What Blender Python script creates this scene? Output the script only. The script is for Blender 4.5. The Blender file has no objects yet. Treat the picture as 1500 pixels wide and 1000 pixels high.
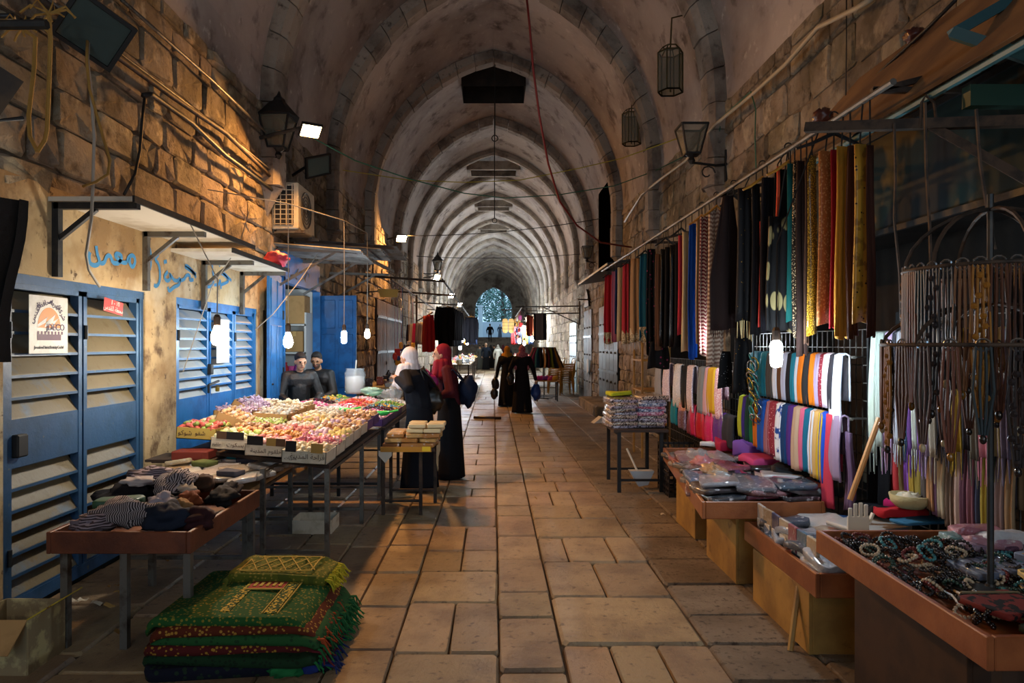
import bpy, bmesh, math, random
from mathutils import Vector, Matrix, noise as mnoise
import numpy as np
PI = math.pi
random.seed(7)
SC = bpy.context.scene
COL = SC.collection

# ------------------------------------------------------------------ camera, world, exposure
EYE, VPX, VPY, F = 1.68, 723.0, 505.0, 1000.0        # eye height, vanishing point and focal length in 1500x1000 pixels
cam_d = bpy.data.cameras.new('camera'); cam = bpy.data.objects.new('camera', cam_d); COL.objects.link(cam)
cam.location = (0, 0, EYE); cam.rotation_euler = (PI/2, 0, 0)
cam_d.sensor_width = 36; cam_d.lens = 24.0; cam_d.clip_start = .05; cam_d.clip_end = 300
cam_d.shift_x = (750-VPX)/1500; cam_d.shift_y = (VPY-500)/1500
SC.camera = cam
wd = bpy.data.worlds.new('dusk'); SC.world = wd; wd.use_nodes = True
bg = wd.node_tree.nodes['Background']
bg.inputs[0].default_value = (.30, .48, .66, 1); bg.inputs[1].default_value = 1.6
SC.view_settings.view_transform = 'Standard'; SC.view_settings.look = 'None'
SC.view_settings.gamma = 1; SC.view_settings.use_curve_mapping = False
SC.view_settings.exposure = 0.6
WARM, COOL, SOFT = (1.0, .45, .12), (.74, .89, 1.0), (1.0, .86, .68)
E_FLOOD, E_BULB, E_FAR = 480.0, 200.0, 270.0

# ------------------------------------------------------------------ helpers
def W(px, py, Y):   return Vector(((px-VPX)*Y/F, Y, EYE-(py-VPY)*Y/F))
def WX(px, py, X):  return W(px, py, X*F/(px-VPX))
def G(px, py, h=0): return W(px, py, (EYE-h)*F/(py-VPY))
def hx(s):
    s = s.lstrip('#'); c = [int(s[i:i+2], 16)/255 for i in (0, 2, 4)]
    return tuple(x/12.92 if x <= .04045 else ((x+.055)/1.055)**2.4 for x in c)
def rnd(a, b): return random.uniform(a, b)

MATS = {}
def mat(key, color, rough=.7, metal=0, var=.0, noise=None, bump=None, coat=0, spec=.5, emit=None, alpha=None, sheen=0, hue=0, trans=0):
    """noise=(scale, hex2, lo, hi) blotches of a second colour; bump=(scale, strength); var = value change from piece to piece"""
    if key in MATS: return MATS[key]
    m = bpy.data.materials.new(key); m.use_nodes = True; MATS[key] = m
    nt = m.node_tree; N = nt.nodes; L = nt.links; b = N['Principled BSDF']
    c = hx(color) if isinstance(color, str) else color
    b.inputs['Base Color'].default_value = (*c, 1); b.inputs['Roughness'].default_value = rough
    b.inputs['Metallic'].default_value = metal; b.inputs['Coat Weight'].default_value = coat
    b.inputs['Coat Roughness'].default_value = .08; b.inputs['Specular IOR Level'].default_value = spec
    if sheen: b.inputs['Sheen Weight'].default_value = sheen
    if trans: b.inputs['Transmission Weight'].default_value = trans
    if alpha is not None: b.inputs['Alpha'].default_value = alpha
    if emit:
        b.inputs['Emission Color'].default_value = (*emit[0], 1); b.inputs['Emission Strength'].default_value = emit[1]
    src = None; geo = None
    if noise or bump: geo = N.new('ShaderNodeNewGeometry')
    def nz(scale, detail=5, rg=.6, off=0):
        t = N.new('ShaderNodeTexNoise'); t.inputs['Scale'].default_value = scale; t.inputs['Detail'].default_value = detail
        t.inputs['Roughness'].default_value = rg; L.new(geo.outputs['Position'], t.inputs['Vector']); return t
    if noise:
        nl = noise if isinstance(noise, list) else [noise]
        for (sc_, h2, lo, hi) in nl:
            t = nz(sc_); r = N.new('ShaderNodeMapRange'); r.inputs[1].default_value = lo; r.inputs[2].default_value = hi
            L.new(t.outputs['Fac'], r.inputs[0])
            mx = N.new('ShaderNodeMix'); mx.data_type = 'RGBA'; mx.inputs[7].default_value = (*hx(h2), 1)
            if src: L.new(src, mx.inputs[6])
            else: mx.inputs[6].default_value = (*c, 1)
            L.new(r.outputs[0], mx.inputs[0]); src = mx.outputs[2]
    if var or hue:
        oi = N.new('ShaderNodeObjectInfo'); g2 = N.new('ShaderNodeNewGeometry')
        ad = N.new('ShaderNodeMath'); ad.operation = 'ADD'; L.new(oi.outputs['Random'], ad.inputs[0]); L.new(g2.outputs['Random Per Island'], ad.inputs[1])
        fr = N.new('ShaderNodeMath'); fr.operation = 'FRACT'; L.new(ad.outputs[0], fr.inputs[0])
        hs = N.new('ShaderNodeHueSaturation')
        r = N.new('ShaderNodeMapRange'); r.inputs[3].default_value = 1-var; r.inputs[4].default_value = 1+var
        L.new(fr.outputs[0], r.inputs[0]); L.new(r.outputs[0], hs.inputs['Value'])
        if hue:
            r2 = N.new('ShaderNodeMapRange'); r2.inputs[3].default_value = .5-hue; r2.inputs[4].default_value = .5+hue
            m7 = N.new('ShaderNodeMath'); m7.operation = 'MULTIPLY'; m7.inputs[1].default_value = 7.31; L.new(fr.outputs[0], m7.inputs[0])
            f7 = N.new('ShaderNodeMath'); f7.operation = 'FRACT'; L.new(m7.outputs[0], f7.inputs[0])
            L.new(f7.outputs[0], r2.inputs[0]); L.new(r2.outputs[0], hs.inputs['Hue'])
        if src: L.new(src, hs.inputs['Color'])
        else: hs.inputs['Color'].default_value = (*c, 1)
        src = hs.outputs[0]
    if src: L.new(src, b.inputs['Base Color'])
    if bump:
        t = nz(bump[0], 9, .7); bp = N.new('ShaderNodeBump'); bp.inputs['Strength'].default_value = bump[1]; bp.inputs['Distance'].default_value = bump[2] if len(bump) > 2 else .03
        L.new(t.outputs['Fac'], bp.inputs['Height']); L.new(bp.outputs[0], b.inputs['Normal'])
    return m

def cloth(color, rough=.85, glitter=0):
    return mat('cloth_%s_%g' % (color, glitter), color, rough, 0, bump=(60, .12), coat=glitter, spec=.2)
def emis(key, col, s):
    if key in MATS: return MATS[key]
    m = bpy.data.materials.new(key); m.use_nodes = True; MATS[key] = m
    nt = m.node_tree; nt.nodes.clear(); o = nt.nodes.new('ShaderNodeOutputMaterial'); e = nt.nodes.new('ShaderNodeEmission')
    e.inputs[0].default_value = (*col, 1); e.inputs[1].default_value = s; nt.links.new(e.outputs[0], o.inputs[0]); return m
def glassy(key, tint, keep=.75, rough=.05):
    """thin clear film: see-through with a glossy skin"""
    if key in MATS: return MATS[key]
    m = bpy.data.materials.new(key); m.use_nodes = True; MATS[key] = m
    nt = m.node_tree; N = nt.nodes; N.clear(); o = N.new('ShaderNodeOutputMaterial'); t = N.new('ShaderNodeBsdfTransparent'); p = N.new('ShaderNodeBsdfPrincipled')
    t.inputs[0].default_value = (*hx(tint), 1); p.inputs['Base Color'].default_value = (*hx(tint), 1); p.inputs['Roughness'].default_value = rough
    mx = N.new('ShaderNodeMixShader'); mx.inputs[0].default_value = 1-keep
    nt.links.new(t.outputs[0], mx.inputs[1]); nt.links.new(p.outputs[0], mx.inputs[2]); nt.links.new(mx.outputs[0], o.inputs[0]); return m
def patterned(key, c1, c2, kind, scale, rough=.75, lo=.45, hi=.5, c3=None, coat=0):
    """cloth or print with a woven / printed two or three colour pattern"""
    if key in MATS: return MATS[key]
    m = mat(key, c1, rough, spec=.25, coat=coat); nt = m.node_tree; N = nt.nodes; L = nt.links; b = N['Principled BSDF']
    tc = N.new('ShaderNodeTexCoord'); fac = None
    if kind == 'dots' or kind == 'leaf':
        t = N.new('ShaderNodeTexVoronoi'); t.inputs['Scale'].default_value = scale; fac = t.outputs['Distance']
        if kind == 'leaf':
            mp = N.new('ShaderNodeMapping'); mp.inputs['Scale'].default_value = (1, 1, .45); mp.inputs['Rotation'].default_value = (0, .6, 0)
            L.new(tc.outputs['Object'], mp.inputs[0]); L.new(mp.outputs[0], t.inputs['Vector'])
        else: L.new(tc.outputs['Object'], t.inputs['Vector'])
    elif kind in ('stripe', 'zigzag', 'band'):
        t = N.new('ShaderNodeTexWave'); t.inputs['Scale'].default_value = scale
        t.bands_direction = {'stripe': 'X', 'zigzag': 'Z', 'band': 'Z'}[kind]
        if kind == 'zigzag':
            sp = N.new('ShaderNodeSeparateXYZ'); L.new(tc.outputs['Object'], sp.inputs[0])
            ad = N.new('ShaderNodeMath'); ad.operation = 'ADD'; L.new(sp.outputs[0], ad.inputs[0]); L.new(sp.outputs[1], ad.inputs[1])
            pp = N.new('ShaderNodeMath'); pp.operation = 'PINGPONG'; pp.inputs[1].default_value = .02; L.new(ad.outputs[0], pp.inputs[0])
            a2 = N.new('ShaderNodeMath'); a2.operation = 'ADD'; L.new(sp.outputs[2], a2.inputs[0]); L.new(pp.outputs[0], a2.inputs[1])
            cb = N.new('ShaderNodeCombineXYZ'); L.new(a2.outputs[0], cb.inputs[2]); L.new(cb.outputs[0], t.inputs['Vector'])
        else: L.new(tc.outputs['Object'], t.inputs['Vector'])
        fac = t.outputs['Fac']
    else:
        t = N.new('ShaderNodeTexNoise'); t.inputs['Scale'].default_value = scale; t.inputs['Detail'].default_value = 3
        L.new(tc.outputs['Object'], t.inputs['Vector']); fac = t.outputs['Fac']
    r = N.new('ShaderNodeMapRange'); r.inputs[1].default_value = lo; r.inputs[2].default_value = hi; L.new(fac, r.inputs[0])
    mx = N.new('ShaderNodeMix'); mx.data_type = 'RGBA'; mx.inputs[6].default_value = (*hx(c2), 1); mx.inputs[7].default_value = (*hx(c1), 1)
    L.new(r.outputs[0], mx.inputs[0]); out = mx.outputs[2]
    if c3:
        t3 = N.new('ShaderNodeTexNoise'); t3.inputs['Scale'].default_value = scale*.35; L.new(tc.outputs['Object'], t3.inputs['Vector'])
        r3 = N.new('ShaderNodeMapRange'); r3.inputs[1].default_value = .55; r3.inputs[2].default_value = .58; L.new(t3.outputs['Fac'], r3.inputs[0])
        m3 = N.new('ShaderNodeMix'); m3.data_type = 'RGBA'; L.new(r3.outputs[0], m3.inputs[0]); L.new(out, m3.inputs[6]); m3.inputs[7].default_value = (*hx(c3), 1); out = m3.outputs[2]
    L.new(out, b.inputs['Base Color']); return m

ORG = {}      # world origin of a thing's root, so that its parts can be written in world coordinates
def put(o, parent=None, kind=None, label=None):
    COL.objects.link(o)
    if parent is not None: o.parent = parent
    if kind: o['kind'] = kind
    if label: o['label'] = label
    return o
def tag(o, label=None, cat=None, group=None, kind=None):
    if label: o['label'] = label
    if cat: o['category'] = cat
    if group: o['group'] = group
    if kind: o['kind'] = kind
    return o
def thing(name, label, cat, loc=(0, 0, 0), group=None, rz=0):
    o = bpy.data.objects.new(name, None); COL.objects.link(o); o.location = loc; o.rotation_euler = (0, 0, rz)
    o.empty_display_size = .1; ORG[o.name] = Vector(loc); return tag(o, label, cat, group)
def copy_tree(o, parent=None):
    c = o.copy(); COL.objects.link(c); c.parent = parent
    for ch in list(o.children): copy_tree(ch, c)
    return c

class M:
    """collects simple shapes into one mesh"""
    def __init__(s): s.v = []; s.f = []; s.mi = []
    def add(s, vs, fs, m=0, T=None):
        n = len(s.v)
        s.v += [tuple(T @ Vector(p)) for p in vs] if T is not None else [tuple(p) for p in vs]
        s.f += [tuple(i+n for i in f) for f in fs]; s.mi += [m]*len(fs); return s
    def box(s, c, d, rz=0, m=0, bev=0, T=None):
        x, y, z = d[0]/2, d[1]/2, d[2]/2
        R = Matrix.Translation(c) @ Matrix.Rotation(rz, 4, 'Z')
        if T is not None: R = T @ R
        if not bev:
            vs = [(i*x, j*y, k*z) for k in (-1, 1) for j in (-1, 1) for i in (-1, 1)]
            return s.add(vs, [(0, 2, 3, 1), (4, 5, 7, 6), (0, 1, 5, 4), (2, 6, 7, 3), (0, 4, 6, 2), (1, 3, 7, 5)], m, R)
        b = min(bev, x*.9, y*.9, z*.9); vs = []; ix = {}
        for i in (-1, 1):
            for j in (-1, 1):
                for k in (-1, 1):
                    for a in range(3):
                        p = [i*x, j*y, k*z]
                        for q in range(3):
                            if q != a: p[q] -= math.copysign(b, p[q])
                        ix[i, j, k, a] = len(vs); vs.append(p)
        fs = []
        for a in range(3):
            u, w = [(1, 2), (2, 0), (0, 1)][a]
            for g in (-1, 1):
                q = []
                for (p, r) in ((-1, -1), (1, -1), (1, 1), (-1, 1)):
                    t = [0, 0, 0]; t[a] = g; t[u] = p; t[w] = r; q.append(ix[t[0], t[1], t[2], a])
                fs.append(q if g > 0 else q[::-1])
            for p in (-1, 1):
                for r in (-1, 1):
                    t0 = [0, 0, 0]; t1 = [0, 0, 0]; t0[a] = -1; t1[a] = 1
                    t0[u] = t1[u] = p; t0[w] = t1[w] = r
                    q = [ix[(*t0, u)], ix[(*t1, u)], ix[(*t1, w)], ix[(*t0, w)]]
                    fs.append(q if p*r < 0 else q[::-1])
        for i in (-1, 1):
            for j in (-1, 1):
                for k in (-1, 1):
                    q = [ix[i, j, k, 0], ix[i, j, k, 1], ix[i, j, k, 2]]
                    fs.append(q if i*j*k > 0 else q[::-1])
        return s.add(vs, fs, m, R)
    def tube(s, pts, r, n=6, m=0, cap=True, sx=1.0):
        pts = [Vector(p) for p in pts]; rs = r if isinstance(r, (list, tuple)) else [r]*len(pts)
        vs = []; up = None
        for i, p in enumerate(pts):
            d = (pts[min(i+1, len(pts)-1)]-pts[max(i-1, 0)])
            d = d.normalized() if d.length > 1e-9 else Vector((0, 0, 1))
            if up is None: up = d.orthogonal().normalized()
            up = (up-d*up.dot(d)); up = up.normalized() if up.length > 1e-6 else d.orthogonal().normalized()
            w = d.cross(up)
            for k in range(n):
                a = 2*PI*k/n; vs.append(p+(up*math.cos(a)*sx+w*math.sin(a))*rs[i])
        fs = [(i*n+k, i*n+(k+1) % n, (i+1)*n+(k+1) % n, (i+1)*n+k) for i in range(len(pts)-1) for k in range(n)]
        if cap: fs += [tuple(range(n))[::-1], tuple((len(pts)-1)*n+k for k in range(n))]
        return s.add(vs, fs, m)
    def bar(s, a, b, w, h=None, m=0):
        """square section bar from a to b"""
        a, b = Vector(a), Vector(b); h = h or w; d = (b-a).normalized()
        u = d.cross(Vector((0, 0, 1))); u = u.normalized() if u.length > 1e-4 else Vector((1, 0, 0)); t = u.cross(d)
        vs = [p+u*i*w/2+t*j*h/2 for p in (a, b) for (i, j) in ((-1, -1), (1, -1), (1, 1), (-1, 1))]
        return s.add(vs, [(3, 2, 1, 0), (4, 5, 6, 7)]+[(k, (k+1) % 4, 4+(k+1) % 4, 4+k) for k in range(4)], m)
    def lathe(s, prof, c=(0, 0, 0), n=12, m=0, sx=1, sy=1, T=None):
        vs = [(c[0]+r*math.cos(2*PI*k/n)*sx, c[1]+r*math.sin(2*PI*k/n)*sy, c[2]+z) for (r, z) in prof for k in range(n)]
        fs = [(i*n+k, i*n+(k+1) % n, (i+1)*n+(k+1) % n, (i+1)*n+k) for i in range(len(prof)-1) for k in range(n)]
        fs += [tuple(range(n))[::-1], tuple((len(prof)-1)*n+k for k in range(n))]
        return s.add(vs, fs, m, T)
    def ball(s, c, r, n=8, k=6, m=0, T=None):
        r3 = r if isinstance(r, (tuple, list)) else (r, r, r)
        pr = [(math.sin(PI*i/k), -math.cos(PI*i/k)) for i in range(1, k)]
        R = Matrix.Translation(c) @ Matrix.Diagonal((*r3, 1))
        if T is not None: R = T @ R
        vs = [(a*math.cos(2*PI*j/n), a*math.sin(2*PI*j/n), z) for (a, z) in pr for j in range(n)]+[(0, 0, -1), (0, 0, 1)]
        q = len(pr)
        fs = [(i*n+j, i*n+(j+1) % n, (i+1)*n+(j+1) % n, (i+1)*n+j) for i in range(q-1) for j in range(n)]
        fs += [(q*n, (j+1) % n, j) for j in range(n)]+[(q*n+1, (q-1)*n+j, (q-1)*n+(j+1) % n) for j in range(n)]
        return s.add(vs, fs, m, R)
    def torus(s, c, R, r, n=14, k=5, T=None, m=0):
        vs = []; 
        for i in range(n):
            a = 2*PI*i/n
            for j in range(k):
                b = 2*PI*j/k; q = R+r*math.cos(b); vs.append((c[0]+q*math.cos(a), c[1]+q*math.sin(a), c[2]+r*math.sin(b)))
        fs = [(i*k+j, ((i+1) % n)*k+j, ((i+1) % n)*k+(j+1) % k, i*k+(j+1) % k) for i in range(n) for j in range(k)]
        return s.add(vs, fs, m, T)
    def prism(s, poly, fn0, fn1, m=0):
        """flat polygon extruded between two mappings of its 2-D points"""
        n = len(poly); vs = [fn0(*p) for p in poly]+[fn1(*p) for p in poly]
        return s.add(vs, [tuple(range(n))[::-1], tuple(range(n, 2*n))]+[(k, (k+1) % n, n+(k+1) % n, n+k) for k in range(n)], m)
    def sheet(s, fn, nu, nv, th=0, m=0):
        """surface fn(u,v) on a grid, given thickness th along its normals"""
        P = [[Vector(fn(i/nu, j/nv)) for j in range(nv+1)] for i in range(nu+1)]
        idx = lambda i, j: i*(nv+1)+j
        vs = [P[i][j] for i in range(nu+1) for j in range(nv+1)]
        fs = [(idx(i, j), idx(i+1, j), idx(i+1, j+1), idx(i, j+1)) for i in range(nu) for j in range(nv)]
        if th:
            nn = len(vs); back = []
            for i in range(nu+1):
                for j in range(nv+1):
                    a = P[min(i+1, nu)][j]-P[max(i-1, 0)][j]; b = P[i][min(j+1, nv)]-P[i][max(j-1, 0)]
                    nrm = a.cross(b); nrm = nrm.normalized() if nrm.length > 1e-9 else Vector((0, 0, 1)); back.append(P[i][j]-nrm*th)
            vs += back; fs += [tuple(nn+q for q in f[::-1]) for f in fs]
            per = [idx(i, 0) for i in range(nu+1)]+[idx(nu, j) for j in range(1, nv+1)]+[idx(i, nv) for i in range(nu-1, -1, -1)]+[idx(0, j) for j in range(nv-1, 0, -1)]
            fs += [(per[k], nn+per[k], nn+per[(k+1) % len(per)], per[(k+1) % len(per)]) for k in range(len(per))]
        return s.add(vs, fs, m)
    def mesh(s, name, mats, smooth=False):
        me = bpy.data.meshes.new(name); me.from_pydata(s.v, [], s.f)
        for q in (mats if isinstance(mats, (list, tuple)) else [mats]): me.materials.append(q)
        if any(s.mi): me.polygons.foreach_set('material_index', s.mi)
        if smooth: me.polygons.foreach_set('use_smooth', [True]*len(s.f))
        me.update(); return me
    def build(s, name, mats, parent=None, smooth=False, kind=None, label=None, local=False):
        """link as one object; world coordinates unless local. A top-level mesh gets its origin at its base."""
        if parent is None:
            a = np.array(s.v); o3 = np.array([(a[:, 0].min()+a[:, 0].max())/2, (a[:, 1].min()+a[:, 1].max())/2, a[:, 2].min()])
        elif local: o3 = np.zeros(3)
        else: o3 = np.array(ORG[parent.name])
        if o3.any(): s.v = [tuple(q) for q in (np.array(s.v)-o3)]
        o = bpy.data.objects.new(name, s.mesh(name, mats, smooth))
        if parent is None: o.location = o3
        ORG[o.name] = Vector(o3)
        return put(o, parent, kind, label)
def inst(me, name, parent=None, loc=(0, 0, 0), rot=(0, 0, 0), scale=(1, 1, 1), kind=None):
    o = bpy.data.objects.new(name, me); o.location = loc; o.rotation_euler = rot; o.scale = scale
    return put(o, parent, kind)
def catenary(a, b, sag, n=14):
    a, b = Vector(a), Vector(b)
    return [a.lerp(b, i/n)-Vector((0, 0, sag*4*(i/n)*(1-i/n))) for i in range(n+1)]
def text_mesh(txt, size, T, ext=.0008, align='CENTER', spacing=1.0):
    """lettering as mesh vertices and faces (text runs along local +x, up +y)"""
    cu = bpy.data.curves.new('t', 'FONT'); cu.body = txt; cu.size = size; cu.extrude = ext; cu.align_x = align; cu.space_character = spacing; cu.resolution_u = 2
    o = bpy.data.objects.new('t', cu); COL.objects.link(o)
    bpy.context.view_layer.update()
    me = bpy.data.meshes.new_from_object(o.evaluated_get(bpy.context.evaluated_depsgraph_get()))
    vs = [T @ v.co for v in me.vertices]; fs = [tuple(p.vertices) for p in me.polygons]
    bpy.data.objects.remove(o); bpy.data.curves.remove(cu); bpy.data.meshes.remove(me)
    return vs, fs
def frame_T(origin, xdir, ydir):
    x = Vector(xdir).normalized(); y = Vector(ydir).normalized(); z = x.cross(y)
    return Matrix.Translation(origin) @ Matrix((x, y, z)).transposed().to_4x4()
def arab(s):
    """join Arabic letters with presentation forms and put them in visual order"""
    T = {'ا': ('\ufe8d', '\ufe8e'), 'ب': ('\ufe8f', '\ufe90', '\ufe91', '\ufe92'), 'ة': ('\ufe93', '\ufe94'), 'ت': ('\ufe95', '\ufe96', '\ufe97', '\ufe98'),
         'ح': ('\ufea1', '\ufea2', '\ufea3', '\ufea4'), 'د': ('\ufea9', '\ufeaa'), 'ر': ('\ufead', '\ufeae'), 'س': ('\ufeb1', '\ufeb2', '\ufeb3', '\ufeb4'),
         'ش': ('\ufeb5', '\ufeb6', '\ufeb7', '\ufeb8'), 'ظ': ('\ufec5', '\ufec6', '\ufec7', '\ufec8'), 'ف': ('\ufed1', '\ufed2', '\ufed3', '\ufed4'),
         'ق': ('\ufed5', '\ufed6', '\ufed7', '\ufed8'), 'ك': ('\ufed9', '\ufeda', '\ufedb', '\ufedc'), 'ل': ('\ufedd', '\ufede', '\ufedf', '\ufee0'),
         'م': ('\ufee1', '\ufee2', '\ufee3', '\ufee4'), 'ه': ('\ufee9', '\ufeea', '\ufeeb', '\ufeec'), 'و': ('\ufeed', '\ufeee'), 'ز': ('\ufeaf', '\ufeb0'),
         'ن': ('\ufee5', '\ufee6', '\ufee7', '\ufee8'), 'ي': ('\ufef1', '\ufef2', '\ufef3', '\ufef4'), 'ء': ('\ufe80',), 'ط': ('\ufec1', '\ufec2', '\ufec3', '\ufec4'), 'خ': ('\ufea5', '\ufea6', '\ufea7', '\ufea8'), 'ع': ('\ufec9', '\ufeca', '\ufecb', '\ufecc')}
    out = []
    for i, ch in enumerate(s):
        if ch not in T: out.append(ch); continue
        f = T[ch]
        pj = i > 0 and s[i-1] in T and len(T[s[i-1]]) == 4 and len(f) > 1
        nj = i+1 < len(s) and s[i+1] in T and len(T[s[i+1]]) > 1 and len(f) == 4
        out.append(f[3] if pj and nj else f[2] if nj else f[1] if pj else f[0])
    return ''.join(out[::-1])
# ------------------------------------------------------------------ the vaulted street: floor, walls, vault
HW, SPR, APX = 2.95, 4.75, 8.4            # half width, springing height, crown height
Y0, Y1 = -7.0, 64.0
STONE = mat('limestone', '#a39480', .88, var=.28, hue=.012, noise=[(1.3, '#74664f', .42, .6), (7, '#453a30', .53, .72), (3.1, '#c4b598', .56, .7)], bump=(5, 1.0, .09))
MORTAR = mat('old_mortar', '#5c5042', .95, noise=(4, '#7c6c58', .4, .6), bump=(20, .8))
PAVER = mat('paving_limestone', '#998263', .42, var=.17, hue=.01, noise=[(2.2, '#75604a', .45, .65), (16, '#5a4838', .58, .7)], bump=(26, .55), spec=.5)
PAVER_ROUGH = mat('rough_paving', '#8a7a66', .7, var=.12, noise=[(2.2, '#6a5a48', .4, .65), (24, '#4a3c30', .55, .68)], bump=(34, .9))
JOINT = mat('dark_joint', '#4c4032', .95, bump=(30, .6), noise=(6, '#57493a', .45, .65))
PLASTER_V = mat('vault_plaster', '#b3a9a2', .9, noise=[(.55, '#8c807a', .42, .64), (2.2, '#5c504b', .55, .72), (6, '#c4bab2', .6, .72)], bump=(5, .35))
RIBM = mat('rib_stone', '#968b7e', .88, var=.15, noise=[(1.2, '#5d5046', .45, .64), (8, '#3f352d', .58, .74)], bump=(12, .6))
BLACK = mat('black_paint', '#0b0b0c', .6)
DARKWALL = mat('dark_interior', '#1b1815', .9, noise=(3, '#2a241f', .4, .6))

def recess_wall(sx, opens, name):
    """wall plane at x = sx*HW with recesses (y0, y1, z0, z1, depth)"""
    m = M(); X = sx*HW
    ys = sorted({Y0, Y1} | {o[0] for o in opens} | {o[1] for o in opens}); zs = sorted({-.05, SPR} | {max(o[2], -.05) for o in opens} | {o[3] for o in opens})
    def q(a, b, c, d): m.add([a, b, c, d], [(0, 1, 2, 3)])
    for a, b in zip(ys, ys[1:]):
        for c, d in zip(zs, zs[1:]):
            if any(o[0] <= a and b <= o[1] and o[2]-.06 <= c and d <= o[3] for o in opens): continue
            q((X, a, c), (X, b, c), (X, b, d), (X, a, d))
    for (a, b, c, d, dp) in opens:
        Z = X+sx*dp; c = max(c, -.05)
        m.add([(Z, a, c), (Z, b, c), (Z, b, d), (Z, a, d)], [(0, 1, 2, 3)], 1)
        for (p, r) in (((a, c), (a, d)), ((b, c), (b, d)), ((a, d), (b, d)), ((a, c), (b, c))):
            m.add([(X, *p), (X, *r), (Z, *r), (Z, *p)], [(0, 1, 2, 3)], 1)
    back = X+sx*1.9
    m.add([(X, Y0, -.05), (back, Y0, -.05), (back, Y0, SPR), (X, Y0, SPR)], [(0, 1, 2, 3)])
    m.add([(back, Y0, -.05), (back, Y1, -.05), (back, Y1, SPR+3), (back, Y0, SPR+3)], [(0, 1, 2, 3)])
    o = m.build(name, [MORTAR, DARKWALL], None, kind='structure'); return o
L_OPEN = [(4.05, 5.70, 0, 2.12, .22), (6.26, 8.40, 0, 2.12, .22), (9.35, 11.35, 0, 2.62, 1.5), (12.6, 14.6, 0, 2.6, .5), (16.9, 21.5, 0, 2.9, .25)]
R_OPEN = [(2.4, 8.5, 0, 2.72, 1.3), (9.2, 12.2, 0, 2.5, .6), (15.9, 18.8, .25, 2.75, .35), (16.0, 18.6, 4.0, 6.4, 1.2), (23.9, 26.0, 0, 2.5, .15)]
R_OPEN = [o if o[3] < SPR else (o[0], o[1], o[2], SPR, o[4]) for o in R_OPEN]
wall_left = recess_wall(-1, L_OPEN, 'wall_left'); wall_left['label'] = 'old limestone wall with blue shop shutters at left'; wall_left['category'] = 'wall'
wall_right = recess_wall(1, R_OPEN, 'wall_right'); wall_right['label'] = 'tall old limestone wall above the scarf stalls'; wall_right['category'] = 'wall'

def stone_variants(n, seed, bev=.07, jit=.05):
    out = []; r = random.Random(seed)
    for i in range(n):
        m = M(); b = bev
        j = lambda s: r.uniform(-jit, jit)*s
        # unit block, face towards +z, soft irregular edge
        ring0 = [(-.5, -.5, -.5), (.5, -.5, -.5), (.5, .5, -.5), (-.5, .5, -.5)]
        pts8 = [(-.5+b, -.5), (.5-b, -.5), (.5, -.5+b), (.5, .5-b), (.5-b, .5), (-.5+b, .5), (-.5, .5-b), (-.5, -.5+b)]
        r1 = [(x+j(1)*.5, y+j(1)*.5, -.5) for x, y in pts8]; r2 = [(x, y, .2+j(2)) for x, y, _ in r1]
        zj = 4 if jit > .03 else 1; r3 = [(x*(1-b*1.3), y*(1-b*1.3), .5+j(zj)) for x, y, _ in r1]; c = [(j(2), j(2), .52+j(zj))]
        vs = r1+r2+r3+c
        fs = [(a, (a+1) % 8, 8+(a+1) % 8, 8+a) for a in range(8)]+[(8+a, 8+(a+1) % 8, 16+(a+1) % 8, 16+a) for a in range(8)]+[(16+a, 16+(a+1) % 8, 24) for a in range(8)]
        m.add(vs, fs); out.append(m)
    return out
def lay(blocks, variants, name, mt, parent, maxn, key):
    """blocks: (centre, euler, size). The maxn with the smallest key become parts, the rest one joined part."""
    mes = [v.mesh(name, mt) for v in variants]
    blocks.sort(key=key)
    for i, (c, e, s) in enumerate(blocks[:maxn]):
        inst(mes[i % len(mes)], name, parent, Vector(c)-ORG[parent.name], e, s)
    if blocks[maxn:]:
        m = M()
        for i, (c, e, s) in enumerate(blocks[maxn:]):
            v = variants[i % len(variants)]
            T = Matrix.LocRotScale(Vector(c), __import__('mathutils').Euler(e), Vector(s))
            m.add(v.v, v.f, 0, T)
        m.build('far_'+name+'s', mt, parent, kind='stuff')
def vis_key(b):
    c = b[0]; s = b[2]; return -(s[0]*s[1])/max(c[1], .8)**2 + (1e3 if not (-720 < c[0]*1000/max(c[1], .5) < 780 and abs(c[2]-EYE)*1000/max(c[1], .5) < 520) else 0)

PLAST = [(3.2, 9.3, 0, 2.72)]
def wall_blocks(sx, opens, skip, seed):
    r = random.Random(seed); out = []; z = 0.0
    while z < SPR-.12:
        h = r.uniform(.22, .42); h = min(h, SPR-z)
        y = 1.5-r.uniform(0, .6)
        while y < 46:
            w = r.uniform(.28, .78)*(1 if y < 22 else 1.9)
            a, b = y, y+w
            hit = [o for o in list(opens)+list(skip) if a < o[1] and b > o[0] and z+h > o[2] and z < o[3]]
            cut = [o for o in hit if (z+h/2) < o[3]]
            if cut:
                o = cut[0]
                if o[0]-a > .2: b = o[0]
                else: y = o[1]; continue
            pr = r.uniform(.03, .08)
            out.append(((sx*(HW-.0), (a+b)/2, z+h/2), (PI/2, 0, -sx*PI/2), (b-a-.014, h-.014, pr)))
            y = b
        z += h
    return out
sv = stone_variants(10, 3, .1, .075)
lay(wall_blocks(1, R_OPEN, [(2.2, 9.0, 2.7, 3.2)], 11), sv, 'stone_block', STONE, wall_right, 300, vis_key)
lay(wall_blocks(-1, L_OPEN, PLAST, 12), sv, 'stone_block', STONE, wall_left, 300, vis_key)

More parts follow.
